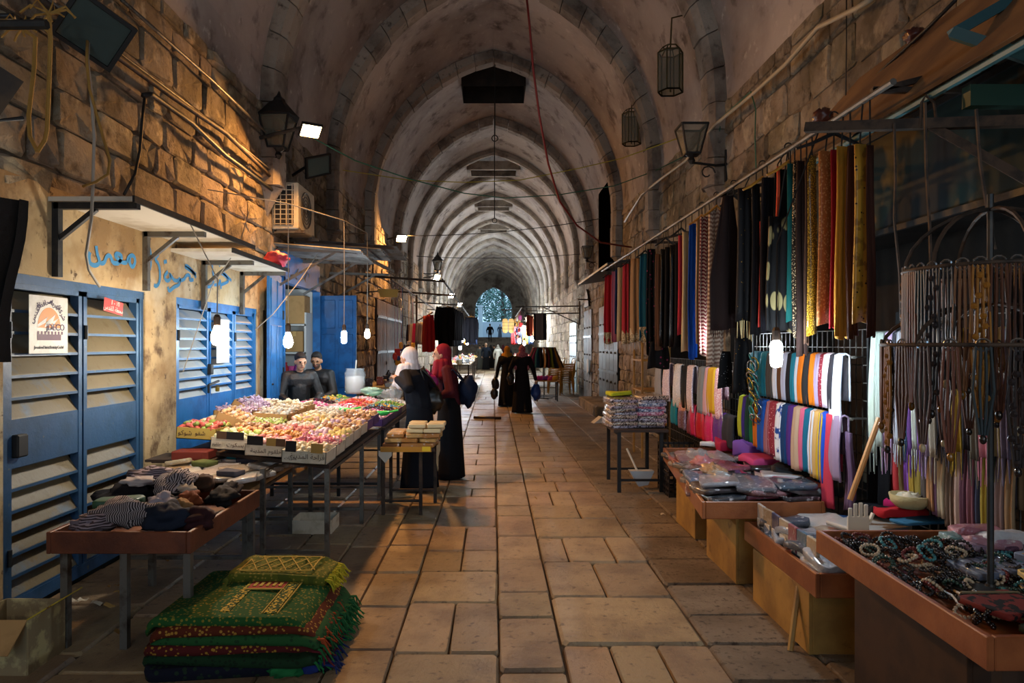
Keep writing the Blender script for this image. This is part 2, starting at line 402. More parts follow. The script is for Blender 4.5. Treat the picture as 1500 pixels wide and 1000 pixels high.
# floor
fm = M(); fm.add([(-HW-1.9, Y0, -.02), (HW+1.9, Y0, -.02), (HW+1.9, Y1, -.02), (-HW-1.9, Y1, -.02)], [(0, 1, 2, 3)])
floor = fm.build('floor', JOINT, None, kind='structure'); floor['label'] = 'worn limestone street paving'; floor['category'] = 'floor'
r = random.Random(5); smooth_b = []; rough_b = []
cols = [(-2.95, -2.25), (-2.25, -1.6), (-1.6, -1.2), (-1.2, -.87), (-.87, -.545), (-.545, .03), (.03, .38), (.38, 1.2), (1.2, 1.75), (1.75, 2.35), (2.35, 2.95)]
for ci, (a, b) in enumerate(cols):
    y = .8+r.uniform(0, .3)
    while y < 54:
        L = r.uniform(.34, .75)*(1 if y < 14 else 1.35)
        tl = lambda: (r.uniform(-.006, .006), r.uniform(-.006, .006), r.uniform(-.008, .008))
        zt = lambda: r.uniform(-.03, -.022)
        if ci == 7:
            k = r.random(); cuts = [a, b] if k < .3 else [a, a+r.uniform(.3, .55), b]
            if k > .78: cuts = [a, a+r.uniform(.2, .3), a+r.uniform(.48, .6), b]
        elif ci == 5 and r.random() < .25: cuts = [a, a+.3, b]
        else: cuts = [a, b]
        for p, q in zip(cuts, cuts[1:]):
            gap = .012 if ci in (6, 7) else .007
            (rough_b if ci >= 8 else smooth_b).append((((p+q)/2, y+L/2, zt()), tl(), (q-p-gap, L-gap-r.uniform(0, .012), .06)))
        y += L
pv = stone_variants(8, 4, bev=.035, jit=.018)
nk = lambda b: b[0][1] + (100 if abs(b[0][0]*1000/b[0][1]) > 780 or b[0][1] < 3.1 else 0)
lay(smooth_b, pv, 'paving_stone', PAVER, floor, 230, nk)
lay(rough_b, pv, 'rough_paving_slab', PAVER_ROUGH, floor, 60, nk)

# vault
def arch_pts(hw, spr, apx, n):
    h = apx-spr; R = (hw*hw+h*h)/(2*hw); cx = hw-R; a1 = math.atan2(h, -cx)
    half = [(cx+R*math.cos(a1*i/n), spr+R*math.sin(a1*i/n)) for i in range(n+1)]
    return half+[(-x, z) for x, z in half[-2::-1]]
NV = 12; prof = arch_pts(HW, SPR, APX, NV)
ribY = [1.2, 5.0, 8.85, 12.2, 15.8, 20.3, 23.6, 26.9, 30.2, 33.4, 36.6, 39.8, 43, 46.2, 49.4, 52.6, 55.8, 59, 62]
vm = M(); HOLE = (16.9, 18.1)
ys = sorted({Y0, Y1, *HOLE, *[y for y in ribY], *[(a+b)/2 for a, b in zip(ribY, ribY[1:])], *[a*.75+b*.25 for a, b in zip(ribY, ribY[1:])], *[a*.25+b*.75 for a, b in zip(ribY, ribY[1:])]})
def bayk(y):
    for a, b in zip(ribY, ribY[1:]):
        if a <= y <= b: return math.sin(PI*(y-a)/(b-a))
    return 0
rows = []
for y in ys:
    k = bayk(y)*.28; rows.append([(x*(1+.0*k), y, z+k*max(0, (z-SPR)/(APX-SPR))) for x, z in prof])
nn = len(prof)
for i in range(len(ys)-1):
    for j in range(nn-1):
        if ys[i] >= HOLE[0]-.01 and ys[i+1] <= HOLE[1]+.01 and NV-2 <= j < NV+2: continue
        vm.add([rows[i][j], rows[i][j+1], rows[i+1][j+1], rows[i+1][j]], [(0, 1, 2, 3)])
hx0, hz = abs(prof[NV-2][0]), prof[NV-2][1]
for (p, q) in (((-hx0, HOLE[0]), (hx0, HOLE[0])), ((hx0, HOLE[0]), (hx0, HOLE[1])), ((hx0, HOLE[1]), (-hx0, HOLE[1])), ((-hx0, HOLE[1]), (-hx0, HOLE[0]))):
    vm.add([(*p, hz-.05), (*q, hz-.05), (*q, 10), (*p, 10)], [(0, 1, 2, 3)], 1)
vm.add([(-hx0, HOLE[0], 10), (hx0, HOLE[0], 10), (hx0, HOLE[1], 10), (-hx0, HOLE[1], 10)], [(0, 1, 2, 3)], 1)  # added cap shuts the skylight shaft so no dusk light enters
ceiling = vm.build('ceiling', [PLASTER_V, DARKWALL], None, smooth=True, kind='structure'); ceiling['label'] = 'pointed plaster vault with stone ribs'; ceiling['category'] = 'ceiling'
# outer roof shell so that no daylight leaks in
rm = M(); rm.add([(-5, Y0, 10.2), (5, Y0, 10.2), (5, Y1, 10.2), (-5, Y1, 10.2)], [(0, 1, 2, 3)])
for s in (-1, 1): rm.add([(s*4.95, Y0, SPR), (s*4.95, Y1, SPR), (s*4.95, Y1, 10.2), (s*4.95, Y0, 10.2)], [(0, 1, 2, 3)])
rm.build('roof', MORTAR, ceiling)
def rib_seg(m, y, a, b, wy, dp):
    """one wedge of a rib between two profile points a, b (outer), depth dp inwards"""
    def inn(p):
        d = Vector((0-p[0], 0, SPR-.4-p[1])).normalized() if p[1] > SPR+.01 else Vector((-math.copysign(1, p[0]), 0, 0))
        return (p[0]+d.x*dp, p[1]+d.z*dp)
    ai, bi = inn(a), inn(b)
    vs = []
    for (p, q) in ((a, ai), (b, bi)):
        for s in (-1, 1):
            vs += [(p[0], y+s*wy/2, p[1]), (q[0], y+s*wy/2*.98, q[1]), (q[0]*1.0, y+s*wy/2*.55, q[1])]
        # inner bevel
    def push(k, e):
        d = Vector((0-vs[k][0], 0, SPR-vs[k][2])); d = d.normalized()*e; vs[k] = (vs[k][0]+d.x, vs[k][1], vs[k][2]+d.z)
    for k in (2, 5, 8, 11): push(k, .06)
    m.add(vs, [(0, 1, 7, 6), (1, 2, 8, 7), (2, 5, 11, 8), (5, 4, 10, 11), (4, 3, 9, 10), (0, 3, 4, 5, 2, 1), (6, 7, 8, 11, 10, 9)])
for k, y in enumerate(ribY):
    n = 11; p2 = arch_pts(HW+.02, SPR, APX+.02, n)
    foot = SPR if k < 2 else 3.7 if k < 5 else 3.9
    low = [(HW+.02, foot+(SPR-foot)*i/3) for i in range(3)] if foot < SPR else []
    chain = low+p2+[(-x, z) for x, z in low[::-1]]
    wy, dp = (.48, .18) if k < 6 else (.34, .13)
    if 2 <= k <= 5:
        for a, b in zip(chain, chain[1:]):
            m = M(); a2 = Vector(a).lerp(Vector(b), .018); b2 = Vector(b).lerp(Vector(a), .018)
            rib_seg(m, y+rnd(-.01, .01), tuple(a2), tuple(b2), wy+rnd(-.015, .015), dp+rnd(-.012, .012)); m.build('voussoir', RIBM, ceiling)
    else:
        m = M()
        for a, b in zip(chain, chain[1:]): rib_seg(m, y, a, b, wy, dp)
        m.build('rib', RIBM, ceiling)
    for s in (-1, 1) if foot < SPR else ():       # corbel under the rib
        m = M(); m.lathe([(.04, -.35), (.12, -.2), (.2, -.05), (.24, 0)], (s*(HW+.02), y, foot), 8); m.build('corbel', RIBM, ceiling)
# vents near the crown; a black slab paints the shade inside each
for (y, w) in ((25.2, .9), (31.8, .8), (38, .8)):
    zc = APX-.02
    m = M(); 
    for (cx, cy, sx, sy) in ((0, y-.5, w*2, .14), (0, y+.5, w*2, .14), (-w, y, .14, 1.1), (w, y, .14, 1.1)): m.box((cx, cy, zc-.22), (sx, sy, .3))
    v = m.build('vent_surround', RIBM, ceiling)
    M().box((0, y, zc-.14), (w*1.9, .95, .06)).build('vent_shade_slab', BLACK, ceiling)
# upper opening on the right wall (tall slit): solid prism, shade painted black
m = M()
prof_s = [(16.1, 3.7), (18.4, 3.7), (18.4, 5.7), (17.9, 6.3), (17.2, 6.55), (16.5, 6.2), (16.1, 5.6)]
m.prism(prof_s, lambda a, b: (HW-.12, a, b), lambda a, b: (HW+.3, a, b)); o = m.build('window_1', mat('painted_void_shade', '#020202', 1, spec=0), None, kind='structure'); tag(o, 'tall opening high in the right wall, its shade painted black', 'window')

# the far end: steps, platform, end wall with the arched gateway
m = M(); XE = 1.75; e = arch_pts(XE, 4.9, 7.1, 8); Z2 = 64.0
outer = [(HW+.1, 0), (HW+.1, 8.4), (-HW-.1, 8.4), (-HW-.1, 0)]
inn = [(XE, 0)]+e+[(-XE, 0)]
poly = [(HW+2, 0), (HW+2, 9.6), (-HW-2, 9.6), (-HW-2, 0), (-XE, 0)]+[(x, z) for x, z in e[::-1]]+[(XE, 0)]
for yy, flip in ((Z2, 0), (Z2+.8, 1)):
    bmv = [(x, yy, z) for x, z in poly]; m.add(bmv, [tuple(range(len(poly)))])
for (a, b) in zip(inn, inn[1:]): m.add([(a[0], Z2, a[1]), (b[0], Z2, b[1]), (b[0], Z2+.8, b[1]), (a[0], Z2+.8, a[1])], [(0, 1, 2, 3)])
me_o = m.build('wall_end', RIBM, None, kind='structure'); tag(me_o, 'far end wall with the arched gateway', 'wall')
st = thing('stone_stairs', 'wide stone steps climbing to the gateway at the far end', 'stairs', (0, 54, 0)); st['kind'] = 'structure'
STEPM = mat('step_stone', '#8d8377', .8, noise=(3, '#6a6058', .4, .6), bump=(10, .5))
for i in range(14):
    M().box((0, 54+i*.62+(64-54-i*.62)/2, .085+i*.17), (5.9, 64-54-i*.62, .17)).build('step', STEPM, st)
plat = M().box((0, 86, 1.2), (60, 44, 2.4)).build('platform', STEPM, None, kind='structure'); tag(plat, 'pale stone platform beyond the gateway', 'ground')
up = thing('platform_stairs', 'distant pale steps rising beyond the gateway', 'stairs', (0, 80, 2.4)); up['kind'] = 'structure'
for i in range(12): M().box((0, 84+i*.2, 2.4+.09+i*.18), (12, 6-i*.4, .18)).build('step', mat('pale_step', '#a9aeb3', .8), up)
# ------------------------------------------------------------------ left side
BLUE = mat('blue_metal_paint', '#2a5078', .45, metal=.0, noise=[(6, '#24486a', .45, .62), (22, '#6a6a5c', .66, .74)], bump=(30, .15))
BLUE2 = mat('bright_blue_paint', '#1f6fb2', .4, noise=[(5, '#195a95', .45, .62), (25, '#7d98a8', .7, .76)], bump=(20, .12))
SLAT = mat('weathered_slat', '#74684e', .55, var=.08, noise=[(2.5, '#5c7288', .54, .7), (14, '#6a5a3e', .55, .7)], bump=(20, .2))
SLAT2 = mat('pale_slat', '#b4b6b4', .5, var=.06, noise=[(3, '#7c98b4', .52, .68)], bump=(20, .15))
CREAM = mat('cream_plaster', '#bda47a', .9, noise=[(1.6, '#93754c', .44, .62), (4, '#6a5236', .54, .68), (1.1, '#cfc2a6', .55, .7), (14, '#5a4630', .62, .7)], bump=(7, .8))
STEEL = mat('dull_steel', '#6d6a64', .45, metal=.6, noise=(9, '#4a4038', .5, .65))
DKSTEEL = mat('dark_steel', '#2a2c2e', .5, metal=.5, noise=(12, '#3d3a36', .5, .65))
RUST = mat('rusty_steel', '#4a3b30', .7, metal=.4, noise=(12, '#2c2622', .45, .6))
WHITEB = mat('white_board', '#cfc8b8', .75, noise=[(2, '#a89a80', .5, .68)])
WIREM = mat('black_cable', '#121212', .6)
WIREG = mat('green_cable', '#1f5c45', .6)
WIREY = mat('yellow_cable', '#b0a030', .6)
WIREW = mat('grey_cable', '#9c968c', .6)
WIRER = mat('red_cable', '#7d1f1a', .55)
ROPE = mat('frayed_rope', '#a8803c', .9, bump=(90, .5))
CARD = mat('brown_cardboard', '#b08a58', .85, var=.08, noise=(5, '#9a7648', .45, .65))
WOOD = mat('red_brown_wood', '#8a4f2c', .45, noise=[(4, '#6e3a1e', .42, .6)], bump=(18, .15), coat=.15)
PLY = mat('yellow_plywood', '#a8813e', .6, noise=[(3, '#8a6630', .42, .62), (12, '#6e4e24', .62, .72)], bump=(10, .15))

# cream plaster skin on the lower left wall
m = M(); X = -HW
def pl_cell(a, b, c, d): m.box(((X+.015), (a+b)/2, (c+d)/2), (.05, b-a, d-c))
pl_cell(3.2, 9.3, 2.12, 2.72); pl_cell(3.2, 4.05, 0, 2.12); pl_cell(5.70, 6.26, 0, 2.12); pl_cell(8.40, 8.62, 0, 2.12)
m.build('plaster', CREAM, wall_left)

def louvre_shutter(name, label, ya, yb, z0, z1, cols, rows, mid, slatm, framem):
    """blue steel shutter in the wall plane: frames, rails, and one mesh per louvre slat"""
    xf = -HW-.02; t = thing(name, label, 'shutter', (xf, (ya+yb)/2, z0)); fw = .055
    m = M(); m.box((xf, ya+fw/2, (z0+z1)/2), (.09, fw, z1-z0)); m.box((xf, yb-fw/2, (z0+z1)/2), (.09, fw, z1-z0))
    m.box((xf, (ya+yb)/2, z1-fw/2), (.10, yb-ya, fw*1.2)); m.box((xf, (ya+yb)/2, z0+.04), (.09, yb-ya, .08)); m.build('frame', framem, t)
    ce = cols
    for (a, b) in ce:
        lf = M(); w = .04
        for yy in (a+w/2, b-w/2): lf.box((xf+.01, yy, (z0+z1)/2), (.06, w, z1-z0-.09))
        lf.box((xf+.01, (a+b)/2, z1-.07), (.06, b-a, .05))
        leaf = lf.build('leaf_frame', framem, t)
        for (za, zb, kind) in mid:
            if kind == 'panel':
                M().box((xf+.012, (a+b)/2, (za+zb)/2), (.05, b-a-.01, zb-za), bev=.006).build('panel', framem, t)
            else:
                n = kind; st_ = (zb-za)/n
                sm = M(); w2 = b-a-2*w-.004
                # slat: leans out at the bottom, with a turned lip
                P = [(-.055, st_*.98), (-.045, st_*1.0), (.028, .018), (.034, 0.0), (.024, -.004), (.016, .012)]
                sm.prism(P, lambda x, z: (x, -w2/2, z), lambda x, z: (x, w2/2, z)); me = sm.mesh('slat', slatm)
                lip = M().box((.03, 0, .004), (.014, w2, .018)).mesh('slat_lip', framem)
                for i in range(n):
                    o = inst(me, 'slat', t, Vector((xf, (a+b)/2, za+i*st_))-ORG[t.name])
                    inst(lip, 'slat_lip', o)
        for zz in (z0+.35, z1-.35): M().tube([(xf+.05, a+.01, zz-.05), (xf+.05, a+.01, zz+.05)], .014).build('hinge', DKSTEEL, leaf)
    return t
sh1 = louvre_shutter('louvre_shutter', 'weathered blue louvred shutter with a white poster, nearest at left', 4.05, 5.70, .04, 2.12,
    [(4.11, 4.86), (4.88, 5.64)], 0, [(.12, .92, 6), (.92, 1.21, 'panel'), (1.21, 2.02, 6)], SLAT, BLUE)
M().box((-HW+.03, 4.2, 1.06), (.06, .1, .14), bev=.01).build('lock', BLACK, sh1)
sh2 = louvre_shutter('louvre_shutter', 'pale blue louvred shutter behind the hanging bulb and candy boxes', 6.26, 8.40, .04, 2.12,
    [(6.32, 7.02), (7.04, 7.70), (7.72, 8.34)], 0, [(.12, 1.16, 'panel'), (1.16, 2.02, 9)], SLAT2, BLUE2)
M().box((-HW+.03, 7.03, 1.43), (.05, .07, .11), bev=.008).build('latch', DKSTEEL, sh2)
m = M(); m.tube([(-HW+.05, 6.95, 1.19), (-HW+.05, 6.95, 1.27), (-HW+.05, 7.2, 1.3)], .014); m.build('bolt', DKSTEEL, sh2)
m = M(); m.box((-HW+.07, 7.12, 1.22), (.03, .05, .05), bev=.006); m.torus((-HW+.07, 7.12, 1.255), .017, .004, 8, 4, None); m.build('padlock', mat('brass', '#a8862e', .35, metal=.8), sh2)

def wall_T(y, z, off=.0): return frame_T((-HW+off, y, z), (0, 1, 0), (0, 0, 1))
# poster on the first shutter (facing the street)
po = thing('poster', 'white square poster with an orange sunrise emblem taped to the near shutter', 'poster', (-HW+.06, 4.42, 1.63))
PAPER = mat('white_paper', '#dcd8d0', .5, noise=(12, '#cfcac0', .45, .6))
c0 = Vector((-HW+.062, 4.435, 1.81)); PW, PH = .385, .37
M().box(c0, (.003, PW, PH)).build('sheet', PAPER, po)
T = frame_T(c0+Vector((.0022, 0, 0)), (0, 1, 0), (0, 0, 1))
m = M(); R_ = .115; n = 22
fan = [(R_*math.cos(PI*i/n), R_*math.sin(PI*i/n)*1.15-.02, 0) for i in range(n+1)]
m.add([(0, -.02, 0)]+fan, [(0, i+1, i+2) for i in range(n)], 0, T); m.build('sun_emblem', mat('orange_ink', '#e08a24', .55), po)
m = M(); zig = [(-.115, .0), (-.02, .05), (-.04, .012), (.06, .07), (.035, .022), (.1, .05), (.02, -.018), (.035, .014), (-.05, -.018), (-.03, .018), (-.115, -.018)]
m.add([(x, z, .0012) for x, z in zig], [tuple(range(len(zig)))], 0, T); m.build('bolt_emblem', PAPER, po)
INK = mat('purple_ink', '#46305c', .6)
m = M(); m.add([(x, z, .0008) for x, z in ((-.118, -.1), (.118, -.1), (.118, -.062), (-.118, -.062))], [(0, 1, 2, 3)], 0, T)
for i in range(8): x = -.118+.034*i; m.add([(x, -.062, .0008), (x+.017, -.062, .0008), (x+.017, -.042, .0008), (x, -.042, .0008)], [(0, 1, 2, 3)], 0, T)
m.build('city_wall_emblem', mat('maroon_ink', '#5e2a4a', .6), po)
m = M(); m.add(*text_mesh('JDECO', .062, T @ Matrix.Translation((.062, -.035, .002))), 0); m.build('lettering', INK, po)
m = M(); m.add(*text_mesh('Jerusalem District Electricity Co. Ltd', .029, T @ Matrix.Translation((0, -.155, .001)), spacing=.74), 0); m.build('small_lettering', mat('grey_ink', '#55504e', .6), po)
m = M(); words = 'شركة كهرباء محافظة القدس'.split()
for wd_, ang in zip(words, (38, 70, 108, 146)):
    a = math.radians(ang); Rr = .145
    m.add(*text_mesh(arab(wd_), .05, T @ Matrix.Translation((Rr*math.cos(a), Rr*math.sin(a)*1.1-.03, .001)) @ Matrix.Rotation(a-PI/2, 4, 'Z')), 0)
m.build('arabic_lettering', INK, po)
sg = thing('sticker_sign', 'small red sticker with white lettering on the near shutter', 'sign', (-HW+.065, 5.15, 1.9))
Tz = frame_T((-HW+.067, 5.18, 1.97), (0, 1, -.12), (0, .12, 1))
m = M(); m.add([(x, z, 0) for x, z in ((-.13, -.05), (.13, -.05), (.13, .05), (-.13, .05))]+[(x, z, -.002) for x, z in ((-.13, -.05), (.13, -.05), (.13, .05), (-.13, .05))], [(0, 1, 2, 3), (7, 6, 5, 4)], 0, Tz); m.build('plate', mat('red_sticker', '#b03222', .45), sg)
m = M(); m.add(*text_mesh(arab('محطة القدس'), .05, Tz @ Matrix.Translation((0, -.035, .001))), 0); m.add(*text_mesh('1 - 10', .05, Tz @ Matrix.Translation((.02, .012, .001))), 0); m.build('lettering', PAPER, sg)

# blue spray graffiti on the plaster, traced as strokes
GRAF = mat('blue_spray_paint', '#3a7fae', .8)
def strokes(name, label, cat_group, lines, th=.017):
    t = None; m = M()
    for ln in lines:
        pts = []
        for (px, py) in ln:
            p = WX(px, py, -HW+.045); pts.append(p)
        for _ in range(2):
            q = [pts[0]]
            for a, b in zip(pts, pts[1:]): q += [a.lerp(b, .25), a.lerp(b, .75)]
            q.append(pts[-1]); pts = q
        # flat ribbon on the wall
        vs = []; 
        for i, p in enumerate(pts):
            d = (pts[min(i+1, len(pts)-1)]-pts[max(i-1, 0)]); d = d.normalized() if d.length > 1e-6 else Vector((0, 1, 0))
            nrm = Vector((0, -d.z, d.y))*th; vs += [p+nrm, p-nrm]
        m.add(vs, [(2*i, 2*i+1, 2*i+3, 2*i+2) for i in range(len(pts)-1)])
    o = m.build(name, GRAF, None); return tag(o, label, 'graffiti', 'blue graffiti words on the plaster')
cz = lambda L: [(a*.3, 270+b*.3) for a, b in L]
strokes('graffiti', 'blue Arabic graffiti word left of the first grey bracket', 0, [
    cz([(470, 300), (475, 340), (490, 380), (470, 398), (440, 390), (435, 350), (440, 330)]),
    cz([(490, 385), (510, 385), (520, 350), (540, 345), (550, 385), (580, 385)]),
    cz([(580, 385), (600, 350), (570, 335), (560, 350), (600, 385), (620, 380)]),
    cz([(620, 380), (630, 350), (655, 345), (662, 380), (648, 408), (632, 385), (635, 360)])])
strokes('graffiti', 'blue curved graffiti letters just right of the first grey bracket', 0, [
    cz([(705, 300), (730, 300), (738, 350), (735, 410), (715, 450), (700, 455)]),
    cz([(775, 340), (755, 365), (775, 385), (782, 430), (780, 480), (762, 500), (752, 490)])])
strokes('graffiti', 'blue Arabic graffiti word between the two middle brackets', 0, [
    cz([(820, 425), (800, 450), (815, 475), (835, 460), (825, 430), (850, 470), (870, 470)]), cz([(800, 380), (815, 375)]),
    cz([(870, 470), (880, 455), (878, 490), (850, 500), (825, 525), (820, 500)]),
    cz([(878, 470), (900, 465), (912, 440), (930, 445), (925, 470), (945, 465)]),
    cz([(958, 455), (945, 430), (915, 395), (900, 400), (930, 420), (958, 440)])])
strokes('graffiti', 'blue Arabic graffiti word right of the middle bracket near the shutter', 0, [
    cz([(990, 470), (1005, 500), (1035, 500), (1045, 470), (1035, 380), (1030, 360)]), cz([(1045, 490), (1070, 490), (1075, 460), (1080, 510)]),
    cz([(1080, 490), (1105, 480), (1120, 470), (1095, 440), (1070, 430), (1085, 425), (1130, 470)]), cz([(1070, 390), (1075, 400)]), cz([(1000, 360), (990, 430)])])

# projecting white boards on grey brackets
def bracket(y, z, reach, label, mt=None):
    t = thing('wall_bracket', label, 'bracket', (-HW, y, z-.45)); mt = mt or STEEL
    M().box((-HW+.06, y, z-.24), (.045, .05, .5)).build('upright', mt, t)
    M().box((-HW+.05+reach/2, y, z-.02), (reach, .05, .045)).build('arm', mt, t)
    M().bar((-HW+.06, y, z-.25), (-HW+.32, y, z-.04), .03).build('brace', mt, t)
for (y, z, rc, lb, mt_) in ((4.52, 2.62, .55, 'dark steel bracket under the near white canopy board', DKSTEEL), (5.68, 2.62, .5, 'grey steel bracket beside the blue graffiti word at left', STEEL),
                       (6.82, 2.52, .5, 'grey steel bracket above the second shutter', STEEL), (7.85, 2.52, .5, 'grey steel bracket at the far end of the canopy boards', STEEL)):
    bracket(y, z, rc, lb, mt_)
def board(name, label, y0, y1, z, x1, th=.03, mt=None, edge=True):
    t = thing(name, label, 'canopy', (-HW+.3, (y0+y1)/2, z))
    M().box((( -HW+.02+x1)/2, (y0+y1)/2, z+th/2), (x1+HW-.02, y1-y0, th)).build('board', mt or WHITEB, t)
    M().box((x1+.008, (y0+y1)/2, z+th/2), (.016, y1-y0, th+.014)).build('edge_strip', DKSTEEL, t)
board('canopy_board', 'white canopy board over the near blue shutter', 4.46, 6.72, 2.62, -2.36)
board('canopy_board', 'lower white canopy board over the second blue shutter', 6.15, 7.85, 2.52, -2.36)
# dark near awning corner and coat at the left edge
m = M(); a_ = [W(-60, 60, 2.6), W(0, 100, 2.6), W(80, 300, 3.2), W(30, 310, 3.0), W(-60, 312, 2.7)]
m.prism([(p.x, p.z) for p in a_], lambda x, z: (x, 2.6+(x+2.1)*.6, z), lambda x, z: (x-.1, 2.66+(x+2.1)*.6, z+.03))
o = m.build('awning_flap', mat('brown_tarpaulin', '#4a3620', .7, noise=(4, '#2c2014', .45, .6)), None); tag(o, 'brown tarpaulin awning flap at the upper left edge', 'awning')
awp = M(); awp.tube([(-HW+.05, 2.62, 2.9), (-1.7, 2.6, 2.9)], .018); awp.tube([(-HW+.05, 2.9, 2.35), (-2.0, 2.66, 2.5)], .014); o = awp.build('awning_rail', DKSTEEL, None); tag(o, 'dark rail carrying the awning flap at the left edge', 'rail')
def coat_fn(u, v):
    px = -70+(98-8*v+4*math.sin(v*7))*u; py = 290+240*v
    p = W(px, py, 2.45); return (p.x, p.y+.05*math.sin(u*9+v*2)+.12*(u-.5)**2, p.z)
m = M(); m.sheet(coat_fn, 10, 8, .03); o = m.build('hanging_coat', mat('black_brown_wool', '#1a120e', .95, bump=(50, .4)), None, smooth=True); tag(o, 'black-brown coat hanging at the left edge of the picture', 'coat')
hk = M(); p0 = W(-8, 300, 2.5); hk.tube([(p0.x, p0.y, 2.15), (p0.x, p0.y, 2.5), (p0.x+.02, p0.y+.12, 2.55)], .008); o = hk.build('hanger_hook', DKSTEEL, None); tag(o, 'dark hook holding the coat at the left edge', 'hook')

# ---------------- lamps
BULBS = []
def bulb_lamp(px, py, Y, top_h, label, col, e, shape='pear', wire=WIREW, group=None, r=.033, hang=None):
    p = W(px, py, Y); t = thing('hanging_bulb', label, 'lamp', (p.x, p.y, p.z-.08), group)
    if shape == 'pear': prof_ = [(.004, -.062), (.024, -.055), (.033, -.035), (.035, -.012), (.028, .015), (.018, .038), (.015, .05)]
    else: prof_ = [(.006, -.075), (.022, -.07), (.028, -.05), (.029, .03), (.022, .045), (.015, .05)]
    k = r/.033; m = M(); m.lathe([(a*k, z*k) for a, z in prof_], p, 10); m.build('glass_bulb', emis('bulb_%s_%g' % (str(col), e), col, e), t, smooth=True)
    m = M(); m.lathe([(.017*k, .05*k), (.02*k, .055*k), (.02*k, .1*k), (.012*k, .115*k)], p, 8); m.build('socket', mat('brown_socket', '#3a2a1e', .5), t)
    m = M(); m.tube([(p.x, p.y, p.z+.1), (p.x+.004, p.y, (p.z+top_h)/2), hang or (p.x, p.y, top_h)], .005, 5); m.build('cord', wire, t)
    return t
bulb_lamp(318, 490, 5.3, 2.62, 'warm bare bulb hanging in front of the second blue shutter', SOFT, E_BULB*1.5, r=.045, hang=(-2.375, 5.35, 2.624))
bulb_lamp(422, 497, 7.35, 3.2, 'white bulb hanging before the open blue door, left of the seated men', COOL, E_BULB*.9, r=.05)
bulb_lamp(504, 492, 8.9, 3.3, 'long white bulb hanging in front of the right blue door leaf', COOL, E_BULB*.9, 'tube', r=.043)
bulb_lamp(538, 488, 9.9, 3.3, 'white bulb hanging above the far end of the candy table', COOL, E_BULB*.9, r=.04)
# added unseen bulbs behind the viewer, fill for the near floor and trays
for (x_, y_, lb) in ((2.05, -.9, 'added bare fill bulb at right behind the viewer'), (-2.1, -1.6, 'added bare fill bulb at left behind the viewer')):
    t = thing('hanging_bulb', lb, 'lamp', (x_, y_, 1.9)); m = M(); m.lathe([(.004, -.062), (.024, -.055), (.033, -.035), (.035, -.012), (.028, .015), (.015, .05)], (x_, y_, 2.0), 10); m.build('glass_bulb', emis('rear_fill_bulb', SOFT, E_BULB*2.3), t, smooth=True)
    m = M(); m.lathe([(.017, .05), (.02, .055), (.02, .1), (.012, .115)], (x_, y_, 2.0), 8); m.build('socket', mat('brown_socket', '#3a2a1e', .5), t)
    m = M(); m.tube([(x_, y_, 2.1), (x_, y_, 2.8), (math.copysign(HW, x_), y_, 2.95)], .008, 5); m.build('cord', WIREM, t)
# strung wires the bulbs hang from
def cable(name, label, pts, r, mt, cat='cable', group=None, n=5):
    m = M(); m.tube(pts, r, n); o = m.build(name, mt, None, smooth=True); return tag(o, label, cat, group)
pb = [W(422, 497, 7.35), W(504, 492, 8.9), W(538, 488, 9.9)]
cable('cable', 'thin grey cable strung above the candy table between the blue door and the wall', [(-HW+.06, 6.9, 3.25), (pb[0].x, pb[0].y, 3.2), (pb[1].x, pb[1].y, 3.3), (pb[2].x, pb[2].y, 3.3), (-HW+.06, 11.9, 3.6)], .006, WIREW)
def floodlight(p, aim, w, h, label, lit=True, e=None, arm=None, roll=0):
    """box floodlight: housing, reflector rim, glass (lit or dark), bracket to the wall"""
    p = Vector(p); t = thing('floodlight', label, 'floodlight', p); d = Vector(aim).normalized(); u = d.cross(Vector((0, 0, 1))).normalized(); v = u.cross(d)
    T = Matrix.Translation(p) @ Matrix((u, v, d)).transposed().to_4x4() @ Matrix.Rotation(roll, 4, 'Z')
    m = M(); dp = .12*w/.36
    a = [(-w/2, -h/2), (w/2, -h/2), (w/2, h/2), (-w/2, h/2)]
    vs = [(x*.55, y*.55, -dp) for x, y in a]+[(x, y, -.02) for x, y in a]+[(x, y, .02) for x, y in a]+[(x*.86, y*.86, .02) for x, y in a]+[(x*.84, y*.84, .005) for x, y in a]
    fs = [(3, 2, 1, 0)]+[(i*4+k, i*4+(k+1) % 4, i*4+4+(k+1) % 4, i*4+4+k) for i in range(4) for k in range(4)]
    m.add(vs, fs, 0, T); hs_ = m.build('housing', BLACK if not lit else DKSTEEL, t)
    m = M(); m.add([(x*.84, y*.84, .008) for x, y in a], [(0, 1, 2, 3)], 0, T)
    m.build('front_glass', emis('sodium_%g' % (e or E_FLOOD), WARM, e or E_FLOOD) if lit else mat('dark_lamp_glass', '#3c4a48', .12, spec=.8), hs_)
    if arm is not None:
        m = M(); m.tube([T @ Vector((0, 0, -dp)), Vector(arm)], .022, 6); q = Vector(arm); m.box(q, (.03, .1, .14)); m.build('mounting_arm', DKSTEEL, t)
    return t
pf = W(455, 191, 8.4)
floodlight(pf, (.28, -.45, -.75), .26, .2, 'lit orange floodlight beside the old street lantern, nearest at left', e=E_FLOOD*2.1, arm=(-HW, 8.55, pf.z-.05))
floodlight(W(466, 243, 9.6), (.75, -.5, -.45), .42, .3, 'unlit dark floodlight below the glowing one on the left wall', lit=False, arm=(-HW, 9.9, W(466, 243, 9.6).z-.08), roll=-.4)
pf2 = W(588, 349, 18.5)
floodlight(pf2, (.25, -.6, -.7), .3, .24, 'lit orange floodlight further along the left wall above the canopies', e=E_FLOOD*1.8, arm=(-HW, 18.7, pf2.z))
